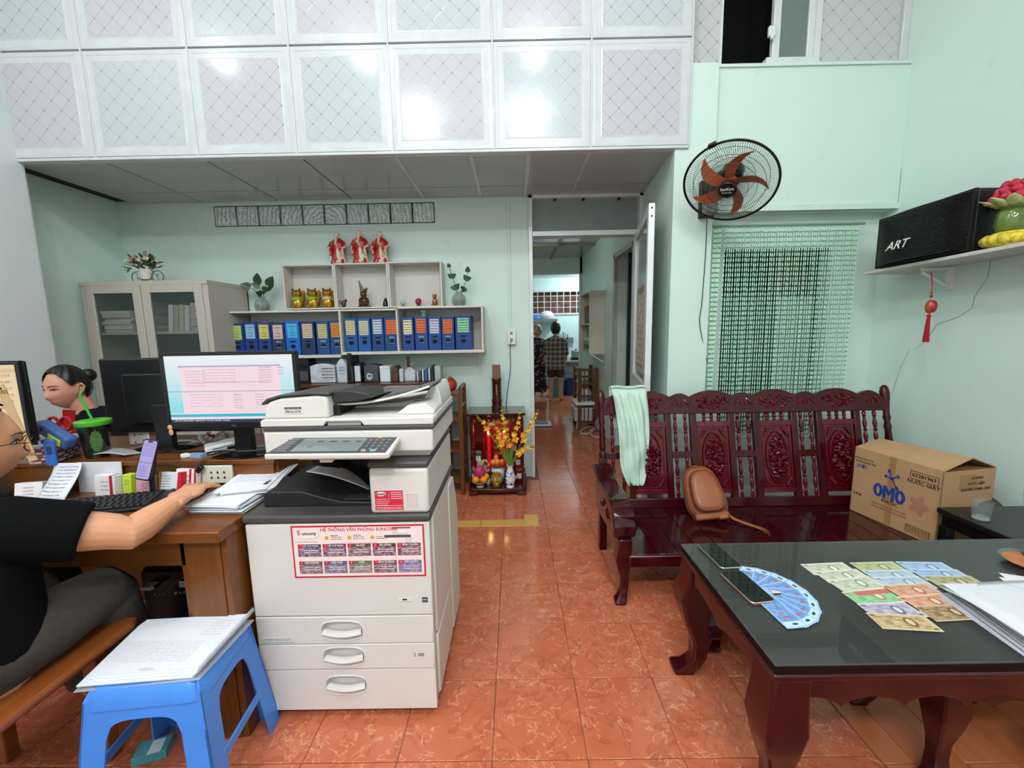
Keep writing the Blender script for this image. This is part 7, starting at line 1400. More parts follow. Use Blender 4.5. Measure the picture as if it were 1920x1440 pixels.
obj('cover', MB().grid(lambda u, v: (e0*(1-u)+e1*u)*(1-v)+(e3*(1-u)+e2*u)*v+Vector((.012, .006, .044-.02*((1-u)*(1-v))**3+.004*sin(3*u)*v)), 12, 8), PLW, ev, solid=.0018)
obj('flap_line', MB().tube([e0*(1-u)*.55+e3*.45*(1-u)+(e1*.3+e2*.7)*u+Vector((.012, .006, .046)) for u in (0.08, .3, .6, .9)], .0012, 5), mat('envelope_edge', '#b9bcc6', .3), ev)
# ------------------------------------------------------------------ passage and kitchen furnishings
K0 = rack_ = thing('passage_rack', 'brown wooden rack standing along the passage beyond the doorway', 'rack', (.97, 5.45, 0))
zt = at(1085, 690, y=5.3).z
for x, y in ((.86, 5.30), (1.08, 5.30), (.86, 5.72), (1.08, 5.72)): obj('post', MB().box(x-.022, x+.022, y-.022, y+.022, 0, zt), RK, K0, bev=.004)
for z in (.09, .32, .60): obj('shelf', MB().box(.845, 1.095, 5.28, 5.74, z, z+.02), RK, K0)
for z in (.44, .70, zt-.04): obj('rail', MB().box(.86, 1.08, 5.285, 5.305, z, z+.03).box(.845, .865, 5.3, 5.72, z, z+.03), RK, K0)
for k in range(3): obj('bar', MB().box(.915+.055*k, .927+.055*k, 5.29, 5.302, .10, zt-.03), RK, K0)
def lump(nm, label, cat_, c, r, m, n=0):
    t = thing(nm, label, cat_, c); rr = random.Random(n); mb = MB().ball(c, r, 12, 8); mb.v = [Vector(c)+(p-Vector(c))*rr.uniform(.85, 1.12) for p in mb.v]
    obj('body', mb, m, t); obj('knot', MB().ball((c[0], c[1], c[2]+r[2]*1.05), (r[0]*.3, r[1]*.3, r[2]*.2), 8, 5), m, t); return t
lump('white_bag', 'white bag on the middle shelf of the passage rack', 'bag', (.97, 5.48, .46), (.09, .1, .12), BAGW, 1)
lump('grey_bag', 'grey bag on the floor behind the passage rack foot', 'bag', (1.09, 5.20, .09), (.05, .06, .09), mat('bag_grey', '#8a8684', .5, 0, .3, 30), 2)
t = thing('white_board_box', 'white flat box on the lower shelf of the passage rack', 'box', (.92, 5.45, .34)); obj('case', MB().box(.80, 1.05, 5.26, 5.6, .342, .37), PAP, t, bev=.003); obj('lid', MB().box(.795, 1.055, 5.25, 5.61, .37, .378), PAP, t)
t = thing('storage_tub', 'pale plastic tub on the bottom shelf of the passage rack', 'tub', (.96, 5.45, .11)); obj('tub', MB().box(.80, 1.05, 5.32, 5.62, .112, .29), mat('tub_pale', '#b9b9b6', .4, 0, .1), t, bev=.01); obj('rim', MB().box(.79, 1.06, 5.31, 5.63, .28, .295), WHITE, t, bev=.004)
ws_ = thing('passage_wall_shelf', 'white boxed wall shelf with books along the passage', 'shelf', (1.02, 5.3, 1.4))
obj('end_panel', MB().box(.925, 1.118, 5.0, 5.015, 1.03, 1.79), mat('shelf_cream', '#d3cdbb', .5), ws_, bev=.002); obj('far_panel', MB().box(.925, 1.118, 5.7, 5.715, 1.03, 1.79), mat('shelf_cream', '#d3cdbb', .5), ws_)
for z in (1.03, 1.385, 1.775): obj('board', MB().box(.925, 1.118, 5.015, 5.7, z, z+.015), mat('shelf_cream', '#d3cdbb', .5), ws_)
obj('back', MB().box(1.112, 1.118, 5.015, 5.7, 1.03, 1.79), SHW, ws_); obj('bracket', MB().tube([(.95, 5.02, 1.025), (1.11, 5.02, 1.025), (1.11, 5.02, .92), (.95, 5.02, 1.025)], .008, 6), WHITE, ws_)
for k in range(7):
    c = ['#5a3328', '#6e4a3c', '#8a5a4a', '#4a3a34', '#9a6a58', '#6a3a30', '#7a5040'][k]
    tag(obj('book', MB().box(.935, 1.06, 5.05+.05*k, 5.085+.05*k, 1.401, 1.62-.012*(k % 3)), mat('book_'+c, c, .6)), ['first', 'second', 'third', 'fourth', 'fifth', 'sixth', 'last'][k]+' brown book of the row on the passage wall shelf, from the near end', 'book', 'brown books on the passage wall shelf')
for k in range(4):
    c = ['#b9b4a4', '#3f6a58', '#a8a090', '#d3d0c6'][k]
    tag(obj('magazine', MB().box(.935, 1.09, 5.05, 5.45, 1.047+.045*k, 1.088+.045*k), mat('mag_'+c, c, .6)), ['cream', 'green', 'beige', 'white'][k]+' stack of magazines on the lower passage wall shelf', 'magazines')
cable('hose', 'pale looped hose on the passage floor by the rack', [at(u, v, z=.015) for u, v in ((1128, 812), (1110, 800), (1092, 806), (1090, 813), (1105, 812), (1118, 803), (1106, 808), (1112, 818), (1130, 820))], .013, mat('hose_pale', '#b9a89a', .5))
p = at(1016, 797, z=0); t = thing('bathroom_scale', 'white bathroom scale with two black foot pads on the passage floor', 'scale', (p.x, p.y, 0)); obj('plate', MB().box(p.x-.15, p.x+.13, p.y-.13, p.y+.13, .006, .035), WHITE, t, bev=.012)
for s in (-1, 1): obj('foot_pad', MB(TR(p.x-.01, p.y+.055*s, .035, rad(4*s))).rings([[(a, b, 0) for a, b, _ in rect_ring(.095, .03, 0, 4, .028)], [(a, b, .003) for a, b, _ in rect_ring(.092, .027, 0, 4, .026)]]), BLACK, t)
# kitchen
kc = thing('kitchen_counter', 'pale kitchen counter with a gas hob at the back of the kitchen', 'counter', (1.1, 9.3, 0))
zc = at(1078, 676, y=9.05).z
obj('worktop', MB().box(.9, 1.9, 9.0, 9.58, zc-.04, zc), mat('counter_grey', '#9aa0a0', .3), kc, bev=.004); obj('base', MB().box(.92, 1.9, 9.03, 9.58, 0, zc-.04), mat('counter_tile', '#7f8a8a', .4), kc)
t = thing('steel_pot', 'steel pot with lid on the kitchen hob', 'pot', (1.28, 9.25, zc)); q = at(1080, 668, y=9.25); obj('body', MB().lathe([(.10, zc+.05), (.11, zc+.06), (.11, zc+.2), (.10, zc+.21), (0, zc+.21)], 22, 0, (q.x, 9.25, 0)), mat('steel_dull', '#a3a6a6', .3, .8), t); obj('knob', MB().lathe([(.02, zc+.21), (.02, zc+.24), (0, zc+.245)], 10, 0, (q.x, 9.25, 0)), BLACK, t); obj('trivet', MB().box(q.x-.12, q.x+.12, 9.13, 9.37, zc, zc+.05), BLACK, t)
shf = thing('kitchen_shelf', 'wall shelf with pans above the kitchen counter', 'shelf', (.7, 9.45, 1.5)); zs = at(1000, 603, y=9.4).z
obj('board', MB().box(.3, 1.0, 9.25, 9.58, zs-.02, zs), mat('shelf_steel', '#8d9696', .3, .5), shf); obj('front_bar', MB().box(.3, 1.0, 9.245, 9.255, zs, zs+.05), mat('shelf_steel', '#8d9696', .3, .5), shf)
for u, r, m, nm, lb_ in ((1004, .13, mat('basin_blue', '#2f7fd0', .35), 'basin', 'blue basin on the kitchen wall shelf'), (1025, .13, WHITE, 'white_bowl', 'round white bowl standing on the kitchen wall shelf')):
    q = at(u, 592, y=9.40); t = thing(nm, lb_, 'bowl', (q.x, 9.40, zs)); obj('shell', MB().ball((q.x, 9.40, zs+r*(.55 if nm == 'basin' else .9)), (r*1.25, r*.9, r*(.6 if nm == 'basin' else .95)), 18, 12), m, t); obj('rim', MB().tube([(q.x+r*1.25*cos(a), 9.40+r*.9*sin(a), zs+r*(.5 if nm == 'basin' else .9)) for a in [2*pi*k/20 for k in range(20)]], .008, 6, close=True), m, t)
t = thing('utensil_rack', 'steel rack of kitchen knives and utensils behind the standing people', 'rack', (1.0, 9.5, 1.1)); z0 = at(1065, 632, y=9.5).z
obj('bar', MB().box(.95, 1.4, 9.53, 9.56, z0-.15, z0-.01), mat('shelf_steel', '#8d9696', .3, .5), t)
for k in range(6): obj('utensil', MB().box(1.0+.05*k, 1.018+.05*k, 9.51, 9.525, z0-.05, z0+.12-.03*(k % 3)), BLACK if k % 2 else mat('steel_dull', '#a3a6a6', .3, .8), t)
q = at(1047, 748, z=0); t = thing('teal_bucket', 'teal plastic bucket on the kitchen floor behind the bare legs', 'bucket', (q.x, q.y+.35, 0)); obj('body', MB().lathe([(.13, 0), (.17, .33), (.16, .33), (.12, .02), (0, .02)], 22, 0, (q.x, q.y+.35, 0)), mat('bucket_teal', '#3f8f86', .35), t); obj('rim', MB().tube([(q.x+.17*cos(a), q.y+.35+.17*sin(a), .33) for a in [2*pi*k/24 for k in range(24)]], .01, 6, close=True), mat('bucket_teal', '#3f8f86', .35), t)
t = thing('blue_bucket', 'dark blue bucket right of the teal bucket in the kitchen', 'bucket', (q.x+.28, q.y+.45, 0)); obj('body', MB().lathe([(.11, 0), (.14, .33), (.13, .33), (.1, .02), (0, .02)], 20, 0, (q.x+.27, q.y+.48, 0)), mat('bucket_blue', '#1f3f8a', .35), t); obj('handle', MB().tube([(q.x+.27+.14*cos(a), q.y+.48, .33+.12*sin(a)) for a in [pi*k/10 for k in range(11)]], .006, 6), BLACK, t)
# ------------------------------------------------------------------ people
SKIN = mat('skin', '#d09674', .5, 0, .05, 9, sss=.12); SKIN2 = mat('skin_face', '#cb9379', .5, 0, .05, 9, sss=.12); HAIR = mat('black_hair', '#0f0c0c', .38, 0, .3, 50, (1, 1, .15), bump=.4, bscale=40)
EYEW, EYEB, LIP, BROW = mat('eye_white', '#d8d2cc', .2), mat('eye_dark', '#1b120e', .15), mat('lips', '#a85a52', .45), mat('brow', '#2a1c18', .6)
def G(x, s): return math.exp(-x*x/(2*s*s))
def headp(v):
    """unit direction (x right, y forward, z up) -> point of a head about 23 cm tall, origin at ear level"""
    x, y, z = v
    p = Vector((.074*x, .094*y, .115*z)); fz = p.z; f = max(0, y)
    if fz < -.02: k = min(1, (-.02-fz)/.095); p.x *= 1-.24*k*k-.08*k; p.y *= (1-.05*k) if y > 0 else (1-.38*k)
    if y > 0: p.y += f*f*(.017*G(fz+.104, .026)*G(p.x, .030)                                                     # chin
        +.018*G(p.x, .0075+.004*max(0, min(1, (.02-fz)/.05)))*(G(fz+.032, .014)+.5*G(fz+.008, .02))            # nose
        +.007*(G(p.x, .022)*G(fz+.067, .012))+.004*G(p.x, .05)*G(fz-.032, .012)                                 # lips, brow
        -.009*(G(p.x-.031, .014)+G(p.x+.031, .014))*G(fz-.006, .011)                                            # eye sockets
        +.005*(G(p.x-.042, .018)+G(p.x+.042, .018))*G(fz+.03, .02)                                              # cheeks
        -.003*G(p.x, .02)*G(fz+.067, .0022)-.004*G(p.x, .03)*G(fz+.085, .008))
    return p
def sdir(a, e): return (sin(a)*cos(e), cos(a)*cos(e), sin(e))   # a from straight ahead
def head_mb(mb, M, n=56, k=48):
    R = []
    for j in range(k+1):
        e = -pi/2+pi*j/k; e = max(-pi/2+.02, min(pi/2-.02, e)); R.append([M @ headp(sdir(2*pi*i/n, e)) for i in range(n)])
    old = mb.T; mb.T = Matrix(); mb.rings(R); mb.T = old; return mb
def onface(x, z, d=0.):
    e = math.asin(max(-.99, min(.99, z/.115))); a = math.asin(max(-.98, min(.98, x/(.074*cos(e))))); p = headp(sdir(a, e)); return Vector((x, p.y+d, z))
def face_bits(par, M, open_=1., lipm=None):
    r3 = M.to_3x3()
    for s in (-1, 1):
        ey0 = onface(.031*s, .006).y
        ey_ = obj('eye', MB().ball(M @ Vector((.031*s, ey0-.0085, .006)), (.0125, .0125, .0095), 14, 10, rot=r3), EYEW, par); obj('iris', MB().ball(M @ Vector((.0315*s, ey0+.0028, .006)), (.0050, .0022, .0052), 10, 6, rot=r3), EYEB, ey_)
        obj('eyelid', MB(M).tube([onface(.031*s+q*.016, .006+.0065*(1-q*q), .0015+.003*(1-q*q)) for q in (-1, -.5, 0, .5, 1)], [.0012, .0024, .0028, .0024, .0012], 6), BROW, par)
        obj('eyebrow', MB(M).tube([onface(.012*s, .0255, .001), onface(.022*s, .0295, .001), onface(.034*s, .0300, .001), onface(.047*s, .0250, .001)], [.0026, .0034, .0030, .0012], 6, flat=.5), BROW, par)
        er = MB(M @ Matrix.Translation((.073*s, -.004, -.004)) @ Matrix.Rotation(rad(18*s), 4, 'Z')); er.tube([(0, .012, -.02), (.006*s, .012, .0), (.010*s, .006, .022), (.012*s, -.008, .026), (.011*s, -.016, .010), (.006*s, -.010, -.010), (.0, .004, -.026)], [.006, .006, .006, .006, .006, .006, .007], 8).ball((.003*s, 0, 0), (.006, .013, .02), 10, 7); obj('ear', er, SKIN, par)
        obj('nostril', MB(M).ball(onface(.0085*s, -.0435, -.0015), (.0028, .0035, .0016), 6, 4), BROW, par)
    obj('upper_lip', MB(M).tube([onface(q*.021, -.0655+.0015*(1-abs(q))-.001*(q == 0), -.0005) for q in (-1, -.5, -.2, 0, .2, .5, 1)], [.0010, .0026, .0034, .0030, .0034, .0026, .0010], 6), lipm or LIP, par)
    obj('lower_lip', MB(M).tube([onface(q*.020, -.0685-.0035*(1-q*q), -.0012) for q in (-1, -.5, 0, .5, 1)], [.0010, .0034, .0044, .0034, .0010], 8), lipm or LIP, par)
def curve(pts, x):
    for (a, b), (c, d) in zip(pts, pts[1:]):
        if x <= c: return b+(d-b)*max(0, (x-a)/(c-a))
    return pts[-1][1]
def hair_mb(M, keep, off=.009, n=110, k=84):
    vs = []; idx = {}; fs = []
    mb = MB()
    def P(i, j):
        a = 2*pi*i/n; e = -pi/2+pi*j/k; v = sdir(a, max(-1.55, min(1.55, e))); p = headp(v); p = p+Vector((v[0], v[1], v[2]))*off*(1+.18*sin(11*a+5*e)); return M @ p
    for j in range(k):
        for i in range(n):
            a = (2*pi*(i+.5)/n+pi) % (2*pi)-pi; e = -pi/2+pi*(j+.5)/k
            if keep(abs(a), e, a):
                q = []
                for (u, w_) in ((i, j), (i+1, j), (i+1, j+1), (i, j+1)):
                    key = (u % n, w_)
                    if key not in idx: idx[key] = len(mb.v); mb.v.append(P(*key))
                    q.append(idx[key])
                mb.f.append(q); mb.m.append(0)
    return mb
def flesh(name, mb, m, par, voxel, it=4, fac=.5):
    o = obj(name, mb, m, par)
    r = o.modifiers.new('merge', 'REMESH'); r.mode = 'VOXEL'; r.voxel_size = voxel; r.use_smooth_shade = True
    s = o.modifiers.new('relax', 'SMOOTH'); s.iterations = it; s.factor = fac; return o
def etube(mb, pts, rs, n=20):
    """elliptical sections: rs = (half width x, half depth y) per point, horizontal rings"""
    return mb.rings([[Vector((p[0]+a*cos(2*pi*j/n), p[1]+b*sin(2*pi*j/n), p[2])) for j in range(n)] for p, (a, b) in zip(pts, rs)])
def hand(mb, M, side=1, curl=.5, spread=1.):
    """palm down hand: M origin at the wrist, x to the side, y to the fingers, z to the back of the hand; side=1: thumb at -x"""
    old = mb.T; mb.T = M
    mb.ball((0, .045, 0), (.038, .05, .0145), 14, 9); mb.ball((-.018*side, .03, -.004), (.018, .032, .013), 10, 7); mb.tube([(0, -.03, 0), (0, 0, 0), (0, .03, 0)], [.025, .026, .026], 12, flat=.62)
    for k, (x, L, a) in enumerate(((-.027, .072, -.12), (-.009, .080, -.03), (.009, .075, .05), (.026, .058, .16))):
        x *= side; a *= side*spread; d = Vector((sin(a), cos(a), 0)); p = Vector((x, .075, .003)); pts = [p-d*.02, p]
        for i, (f, c) in enumerate(((.42, .35), (.32, .75), (.26, 1.1))): c *= curl; p = p+Vector((d.x*cos(c), d.y*cos(c), -sin(c)))*(L*f); pts.append(p.copy())
        mb.tube(pts, [.0080, .0080, .0076, .0068, .0054], 10); mb.ball(pts[-1], .0062, 8, 6)
    th = [Vector((-.022*side, .015, -.004)), Vector((-.042*side, .038, -.008)), Vector((-.050*side, .060, -.014)), Vector((-.048*side, .082, -.022))]
    mb.tube(th, [.013, .0115, .0098, .007], 10); mb.ball(th[-1], .0072, 8, 6); mb.T = old; return mb
# woman in front, seated at the desk, seen in profile at the photograph's left edge
W1 = thing('person', 'woman with round glasses and black T-shirt seated at the desk, hand on the mouse', 'person', (-1.45, .95, 0))
hd = Vector((.55, .82, -.06)).normalized(); HM = frame(Vector((0, 0, 1)).cross(hd)*-1, z=(0, 0, 1), o=(-1.425, .988, 1.072))
# head axes: x right, y forward, z up
HM = Matrix.Translation((-1.405, 1.005, 1.072)) @ Matrix(((hd.y, hd.x, 0, 0), (-hd.x, hd.y, 0, 0), (0, 0, 1, 0), (0, 0, 0, 1))) @ Matrix.Rotation(rad(-7), 4, 'X')
bm_ = MB(); head_mb(bm_, HM)
bm_.tube([(-1.44, .955, .86), (-1.44, .968, .93), (-1.437, .975, 1.02)], [.062, .055, .054], 16)
etube(bm_, [(-1.45, .93, .45), (-1.45, .93, .56), (-1.45, .94, .70), (-1.45, .95, .82), (-1.445, .955, .88), (-1.44, .957, .91)], [(.165, .11), (.16, .11), (.145, .10), (.165, .105), (.13, .085), (.07, .06)])
sh_, el_, wr_ = Vector((-1.295, .975, .865)), Vector((-1.108, 1.10, .782)), Vector((-1.086, 1.250, .818))
bm_.tube([(-1.40, .955, .87), sh_, sh_*.5+el_*.5, el_*.85+sh_*.15+Vector((0, 0, .004)), el_, el_*.8+wr_*.2, el_*.5+wr_*.5, el_*.15+wr_*.85, wr_], [.06, .064, .055, .048, .046, .045, .039, .029, .026], 16)
hy = Vector((-.15, .97, .06)).normalized(); hand(bm_, frame((1, .17, -.06), z=Vector((1, .17, -.06)).cross(hy), o=wr_+hy*.005) @ Matrix.Scale(1.12, 4), 1, .62, 2.1)
el2, wr2 = Vector((-1.67, .98, .66)), Vector((-1.62, 1.13, .635))
bm_.tube([(-1.52, .95, .86), (-1.60, .965, .84), el2, el2*.5+wr2*.5, wr2], [.058, .058, .045, .038, .027], 14); hand(bm_, frame((1, -.6, 0), z=(0, 0, 1), o=wr2), -1, .4)
for s, kn, ft in ((1, (-1.315, 1.20, .545), (-1.36, 1.30, .06)), (-1, (-1.56, 1.26, .535), (-1.56, 1.34, .06))):
    hp = Vector((-1.45+.10*s, .95, .535)); bm_.tube([hp, hp*.5+Vector(kn)*.5, Vector(kn)], [.085, .078, .062], 14); bm_.tube([Vector(kn), (kn[0]*.5+ft[0]*.5, kn[1]*.45+ft[1]*.55, .3), ft], [.062, .055, .036], 12); bm_.tube([ft, (ft[0], ft[1]+.12, .03), (ft[0], ft[1]+.19, .025)], [.036, .035, .022], 10)
flesh('body', bm_, SKIN, W1, .0028, 4, .4)
face_bits(W1, HM)
HL = [(0, .98), (.5, .95), (.9, .72), (1.15, .30), (1.36, .16), (1.5, .30), (1.72, .30), (1.82, -.35), (2.1, -.8), (3.2, -.95)]
obj('hair', hair_mb(HM, lambda A, e, a: e > curve(HL, A)+.02*sin(17*a), .011), HAIR, W1, solid=.004); obj('hair_bun', MB().ball(HM @ Vector((0, -.12, .03)), (.045, .045, .05), 14, 9), HAIR, W1)
GF = mat('glasses_wire', '#6a4a30', .25, .8)
gl_ = obj('glasses', MB(HM).tube([(.033+.024*cos(a), .106-.012*abs(cos(a)), .002+.022*sin(a)) for a in [2*pi*k/28 for k in range(28)]], .0013, 6, close=True).tube([(-.033+.024*cos(a), .106-.012*abs(cos(a)), .002+.022*sin(a)) for a in [2*pi*k/28 for k in range(28)]], .0013, 6, close=True).tube([(-.010, .108, .006), (0, .114, .009), (.010, .108, .006)], .0013, 6).tube([(.057, .102, .006), (.068, .07, .007), (.079, .0, .002)], .0013, 6).tube([(-.057, .102, .006), (-.068, .07, .007), (-.079, .0, .002)], .0013, 6), GF, W1)
TS = mat('tshirt_black', '#0b0b0c', .9, 0, .15, 25, bump=.3, bscale=18, spec=.12); PN = mat('trousers_grey', '#484340', .9, 0, .1, 60, bump=.15, bscale=200, spec=.15)
sb = MB(); etube(sb, [(-1.45, .93, .545), (-1.45, .94, .59), (-1.448, .95, .66), (-1.447, .955, .76), (-1.447, .958, .84), (-1.445, .96, .89), (-1.443, .962, .915), (-1.44, .965, .935)], [(.20, .155), (.198, .15), (.188, .14), (.19, .135), (.185, .12), (.15, .105), (.10, .085), (.07, .065)], 28)
s2 = sh_+Vector((.0, -.005, .0)); e2 = sh_*.40+el_*.60
sb.tube([(-1.40, .955, .865), s2, s2*.55+e2*.45, e2], [.07, .083, .080, .078], 20); sb.tube([(-1.50, .955, .865), (-1.60, .965, .84), (-1.64, .985, .74)], [.07, .078, .068], 20)
flesh('tshirt', sb, TS, W1, .007, 4)
pb3 = MB(); 
for s, kn in ((1, (-1.315, 1.20, .545)), (-1, (-1.56, 1.26, .535))):
    hp = Vector((-1.45+.10*s, .93, .535)); pb3.tube([hp-Vector((0, .06, 0)), hp, hp*.55+Vector(kn)*.45, Vector(kn), (kn[0], kn[1]+.035, .50)], [.09, .10, .094, .076, .06], 18); pb3.tube([(kn[0], kn[1]+.01, .50), (kn[0]-.01, kn[1]+.05, .3), (kn[0]-.02, kn[1]+.08, .10)], [.07, .07, .06], 14)
pb3.ball((-1.45, .92, .54), (.19, .15, .09), 18, 10)
flesh('trousers', pb3, PN, W1, .008, 4)
CHW = wood('chair_wood', '#6e3414', '#a05a2a', .25, 'y', .4)
ch = thing('wooden_chair', 'orange-brown wooden chair under the woman in the black T-shirt', 'chair', (-1.45, .95, 0))
obj('seat', MB().prism([(-1.69, .70), (-1.24, .70), (-1.212, .73), (-1.205, 1.16), (-1.225, 1.20), (-1.67, 1.20), (-1.695, 1.16)], .425, .452, 'z'), CHW, ch, bev=.010, seg=3)
for x, y in ((-1.65, .74), (-1.40, .74), (-1.65, 1.14), (-1.32, 1.14)): obj('leg', MB().hexa([(x-.018, y-.018, 0), (x+.018, y-.018, 0), (x+.018, y+.018, 0), (x-.018, y+.018, 0), (x-.022, y-.022, .425), (x+.022, y-.022, .425), (x+.022, y+.022, .425), (x-.022, y+.022, .425)]), CHW, ch, bev=.004)
obj('backrest', MB().box(-1.67, -1.23, .685, .705, .72, .90), CHW, ch, bev=.006)
for x in (-1.65, -1.25): obj('back_post', MB().box(x-.018, x+.018, .685, .715, .45, .92), CHW, ch, bev=.004)
# woman with the bun behind the monitors
W2 = thing('person', 'woman with black hair bun and navy top looking aside behind the dark monitor', 'person', (-2.42, 2.25, 0))
hc = at(126, 727, y=2.22); hd = Vector((-.10, -.995, 0)).normalized()
H2 = Matrix.Translation(hc) @ Matrix(((hd.y, hd.x, 0, 0), (-hd.x, hd.y, 0, 0), (0, 0, 1, 0), (0, 0, 0, 1))) @ Matrix.Rotation(rad(-6), 4, 'X')
cx_, cy_, z0 = hc.x+.03, hc.y+.05, hc.z
bm_ = MB(); head_mb(bm_, H2); bm_.tube([(cx_+.03, cy_+.03, z0-.24), (cx_+.01, cy_+.0, z0-.15), (cx_-.01, cy_-.03, z0-.06)], [.06, .052, .05], 16)
etube(bm_, [(cx_+.03, cy_+.04, .44), (cx_+.03, cy_+.04, .66), (cx_+.03, cy_+.04, .80), (cx_+.03, cy_+.035, z0-.24), (cx_+.03, cy_+.03, z0-.20)], [(.16, .11), (.14, .10), (.16, .10), (.12, .08), (.06, .055)])
for s in (-1, 1): bm_.tube([(cx_+.03+.10*s, cy_+.03, z0-.25), (cx_+.03+.165*s, cy_+.02, z0-.28), (cx_+.03+.20*s, cy_-.02, .66), (cx_+.03+.13*s, cy_-.20, .60)], [.05, .05, .04, .028], 12); hand(bm_, frame((1, 0, 0), z=(0, 0, 1), o=(cx_+.03+.13*s, cy_-.20, .60)) @ Matrix.Rotation(pi, 4, 'Z'), s, .4)
for s in (-1, 1): bm_.tube([(cx_+.03+.09*s, cy_+.04, .5), (cx_+.03+.10*s, cy_-.30, .5), (cx_+.03+.10*s, cy_-.32, .1)], [.085, .06, .04], 12)
flesh('body', bm_, SKIN2, W2, .0036, 5); face_bits(W2, H2)
HL = [(0, .90), (.5, .86), (.9, .62), (1.15, .26), (1.36, .16), (1.5, .30), (1.72, .30), (1.82, -.35), (2.1, -.72), (3.2, -.85)]
obj('hair', hair_mb(H2, lambda A, e, a: e > curve(HL, A)+.02*sin(17*a), .011), HAIR, W2, solid=.004)
obj('hair_bun', MB().ball(H2 @ Vector((0, -.115, .045)), (.038, .038, .038), 14, 10).tube([H2 @ Vector((0, -.09, .03)), H2 @ Vector((0, -.12, .045))], .028, 10), HAIR, W2)
NV = mat('top_navy', '#11131c', .9, 0, .15, 25, bump=.3, bscale=18, spec=.15)
sb = MB(); etube(sb, [(cx_+.03, cy_+.04, .46), (cx_+.03, cy_+.04, .62), (cx_+.03, cy_+.04, .78), (cx_+.03, cy_+.035, z0-.225), (cx_+.03, cy_+.03, z0-.16), (cx_+.02, cy_+.015, z0-.125)], [(.19, .14), (.175, .13), (.185, .13), (.185, .11), (.125, .085), (.08, .07)], 26)
for s in (-1, 1): sb.tube([(cx_+.03+.10*s, cy_+.03, z0-.225), (cx_+.03+.175*s, cy_+.02, z0-.255), (cx_+.03+.215*s, cy_-.01, .70)], [.062, .07, .06], 16)
flesh('navy_top', sb, NV, W2, .008, 4)
obj('necklace', MB().tube([H2 @ Vector((.05*sin(a), .012+.05*cos(a), -.175-.03*cos(a))) for a in [-2+4*k/16 for k in range(17)]], .0022, 6), GOLD, W2)
pb3 = MB()
for s in (-1, 1): pb3.tube([(cx_+.03+.09*s, cy_+.06, .52), (cx_+.03+.10*s, cy_-.30, .52), (cx_+.03+.10*s, cy_-.34, .12)], [.105, .08, .06], 14)
flesh('trousers', pb3, PN, W2, .012, 3)
c2 = thing('office_chair', 'brown chair behind the desk under the woman with the bun', 'chair', (-2.39, 2.3, 0)); obj('seat', MB().box(cx_-.18, cx_+.24, cy_-.18, cy_+.25, .40, .43), CHW, c2, bev=.01); obj('backrest', MB().box(cx_-.18, cx_+.24, cy_+.22, cy_+.25, .55, .86), CHW, c2, bev=.01)
for x in (cx_-.15, cx_+.21):
    for y in (cy_-.15, cy_+.235): obj('leg', MB().box(x-.02, x+.02, y-.02, y+.02, 0, .40 if y < cy_ else .86), CHW, c2, bev=.004)
# two people far back in the kitchen
def floral():
    t = NT('floral_dress'); v = t.coord('Object', (16, 16, 16)); x = t.n('ShaderNodeTexVoronoi'); t.l(v, x.inputs['Vector']); x.inputs['Scale'].default_value = 1.
    t.l(t.mix(t.math('LESS_THAN', x.outputs[0], .38), lin('#1c1216'), lin('#a2807c')), t.b.inputs['Base Color']); t.set(Roughness=.8); return t.m
def plaid():
    t = NT('plaid_shirt'); s = t.n('ShaderNodeSeparateXYZ'); t.l(t.coord('Object', (12, 12, 12)), s.inputs[0])
    a = t.math('LESS_THAN', t.math('FRACT', s.outputs[0]), .25); b = t.math('LESS_THAN', t.math('FRACT', s.outputs[2]), .25)
    t.l(t.mix(t.math('MULTIPLY', t.math('ADD', a, b), .5), lin('#54443c'), lin('#b9a890')), t.b.inputs['Base Color']); t.set(Roughness=.8); return t.m
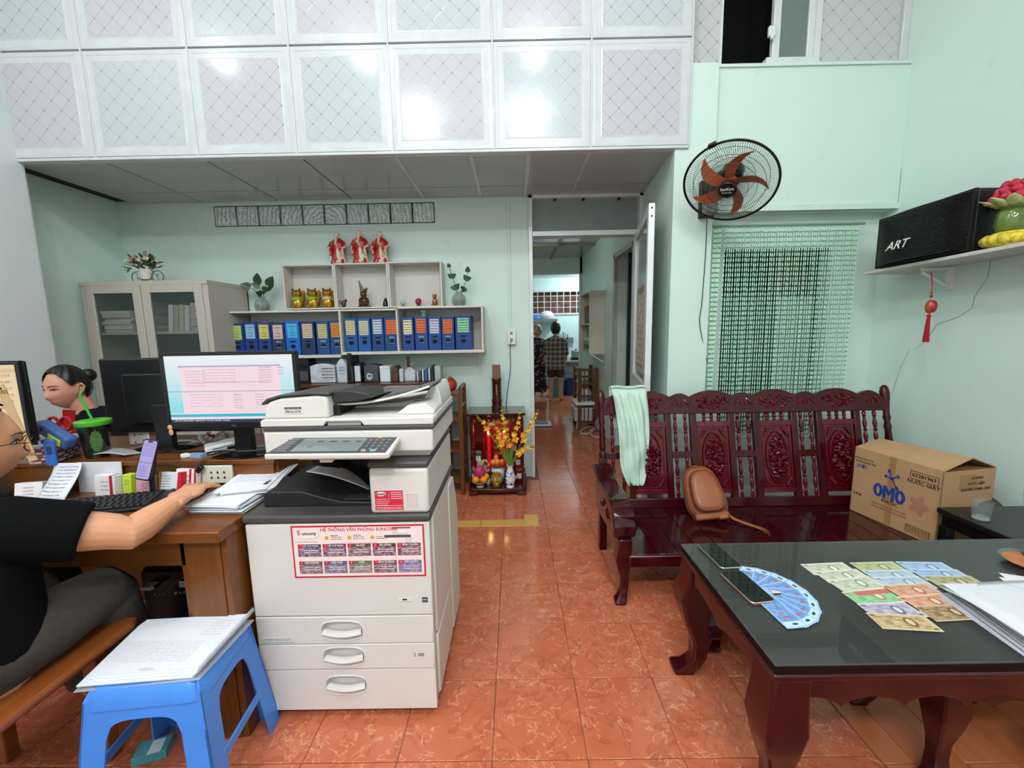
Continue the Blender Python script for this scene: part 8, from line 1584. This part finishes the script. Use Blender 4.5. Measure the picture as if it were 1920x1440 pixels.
def standing(label, x, y, rz, h, top, bottom, hairm, legs_bare, feet):
    M = TR(x, y, 0, rz); t = thing('person', label, 'person', M=M); q = h/1.60; hm = M @ TR(0, .02, 1.49*q)
    S = lambda a, b, c: M @ Vector((a*q, b*q, c*q)); mb = MB(); head_mb(mb, hm, 28, 24); mb.T = Matrix()
    mb.tube([S(0, 0, 1.28), S(0, .01, 1.42)], .05*q, 12)
    mb.rings([[S(a*cos(2*pi*j/18), b*sin(2*pi*j/18), z) for j in range(18)] for z, a, b in ((.82, .16, .11), (.95, .15, .11), (1.1, .145, .1), (1.24, .16, .095), (1.32, .08, .06))])
    for s in (-1, 1):
        mb.tube([S(.1*s, 0, 1.27), S(.17*s, 0, 1.24), S(.21*s, .02, 1.0), S(.20*s, .12, .84)], [.05*q, .05*q, .038*q, .026*q], 10)
        hand(mb, M @ frame((1, 0, 0), z=(0, -.5, 1), o=(.20*s*q, .12*q, .84*q)), s, .5)
        fx, fy = feet[(s+1)//2]; mb.tube([S(.085*s, 0, .82), S(.09*s, .01, .46), S(fx, fy, .07)], [.085*q, .055*q, .036*q], 12); mb.tube([S(fx, fy-.02, .05), S(fx*1.05, fy+.10, .03), S(fx*1.1, fy+.17, .02)], [.034*q, .035*q, .02*q], 10)
    flesh('body', mb, SKIN2, t, .009, 3); face_bits(t, hm)
    obj('hair', hair_mb(hm, lambda A, e, a: (A < 1.0 and e > .6) or (A >= 1.0 and e > -.1) or (A > 1.6 and e > -.9), .014, 28, 22), hairm, t, solid=.008)
    mb = MB()
    mb.rings([[S(a*cos(2*pi*j/20), b*sin(2*pi*j/20), z) for j in range(20)] for z, a, b in ((.66, .20, .155), (.8, .195, .15), (1.0, .175, .13), (1.2, .185, .12), (1.30, .12, .085), (1.335, .07, .065))])
    for s in (-1, 1): mb.tube([S(.1*s, 0, 1.26), S(.175*s, 0, 1.23), S(.21*s, .02, 1.02), S(.215*s, .05, .96)], [.06*q, .064*q, .056*q, .054*q], 12)
    flesh('top', mb, top, t, .012, 3)
    mb = MB()
    if legs_bare:
        for s in (-1, 1): mb.tube([S(.085*s, 0, .84), S(.095*s, .0, .50)], [.105*q, .085*q], 14)
    else: mb.rings([[S(a*cos(2*pi*j/20), b*sin(2*pi*j/20), z) for j in range(20)] for z, a, b in ((.10, .20, .15), (.5, .19, .14), (.84, .185, .14))])
    flesh('bottoms', mb, bottom, t, .012, 3); return t
f4 = at(1040, 752, z=0); h4 = at(1043, 603, y=f4.y).z; FLO = floral()
standing('short-haired person in a plaid shirt and shorts seen from behind in the kitchen', at(1042, 752, y=f4.y).x, f4.y, rad(-14), h4*.985, plaid(), mat('shorts_brown', '#3f352f', .85), HAIR, True, ((-.10, -.02), (.10, .06)))
f3 = at(1010, 742, z=0); standing('grey-haired person in a dark floral dress at the kitchen doorway\'s left', at(1009, 742, y=f3.y).x, f3.y, rad(165), at(1010, 608, y=f3.y).z*.985, FLO, FLO, mat('grey_hair', '#8d8a88', .5, 0, .3, 40), False, ((-.09, 0), (.09, 0)))
# ------------------------------------------------------------------ lettering to plain meshes
_dg = bpy.context.evaluated_depsgraph_get()
for o in [o for o in SC.objects if o.type == 'FONT']:
    me = bpy.data.meshes.new_from_object(o.evaluated_get(_dg)); nm = o.name; par = o.parent; ml = o.matrix_local.copy(); cu = o.data
    bpy.data.objects.remove(o); n = bpy.data.objects.new(nm, me); COL.objects.link(n); n.parent = par; n.matrix_local = ml
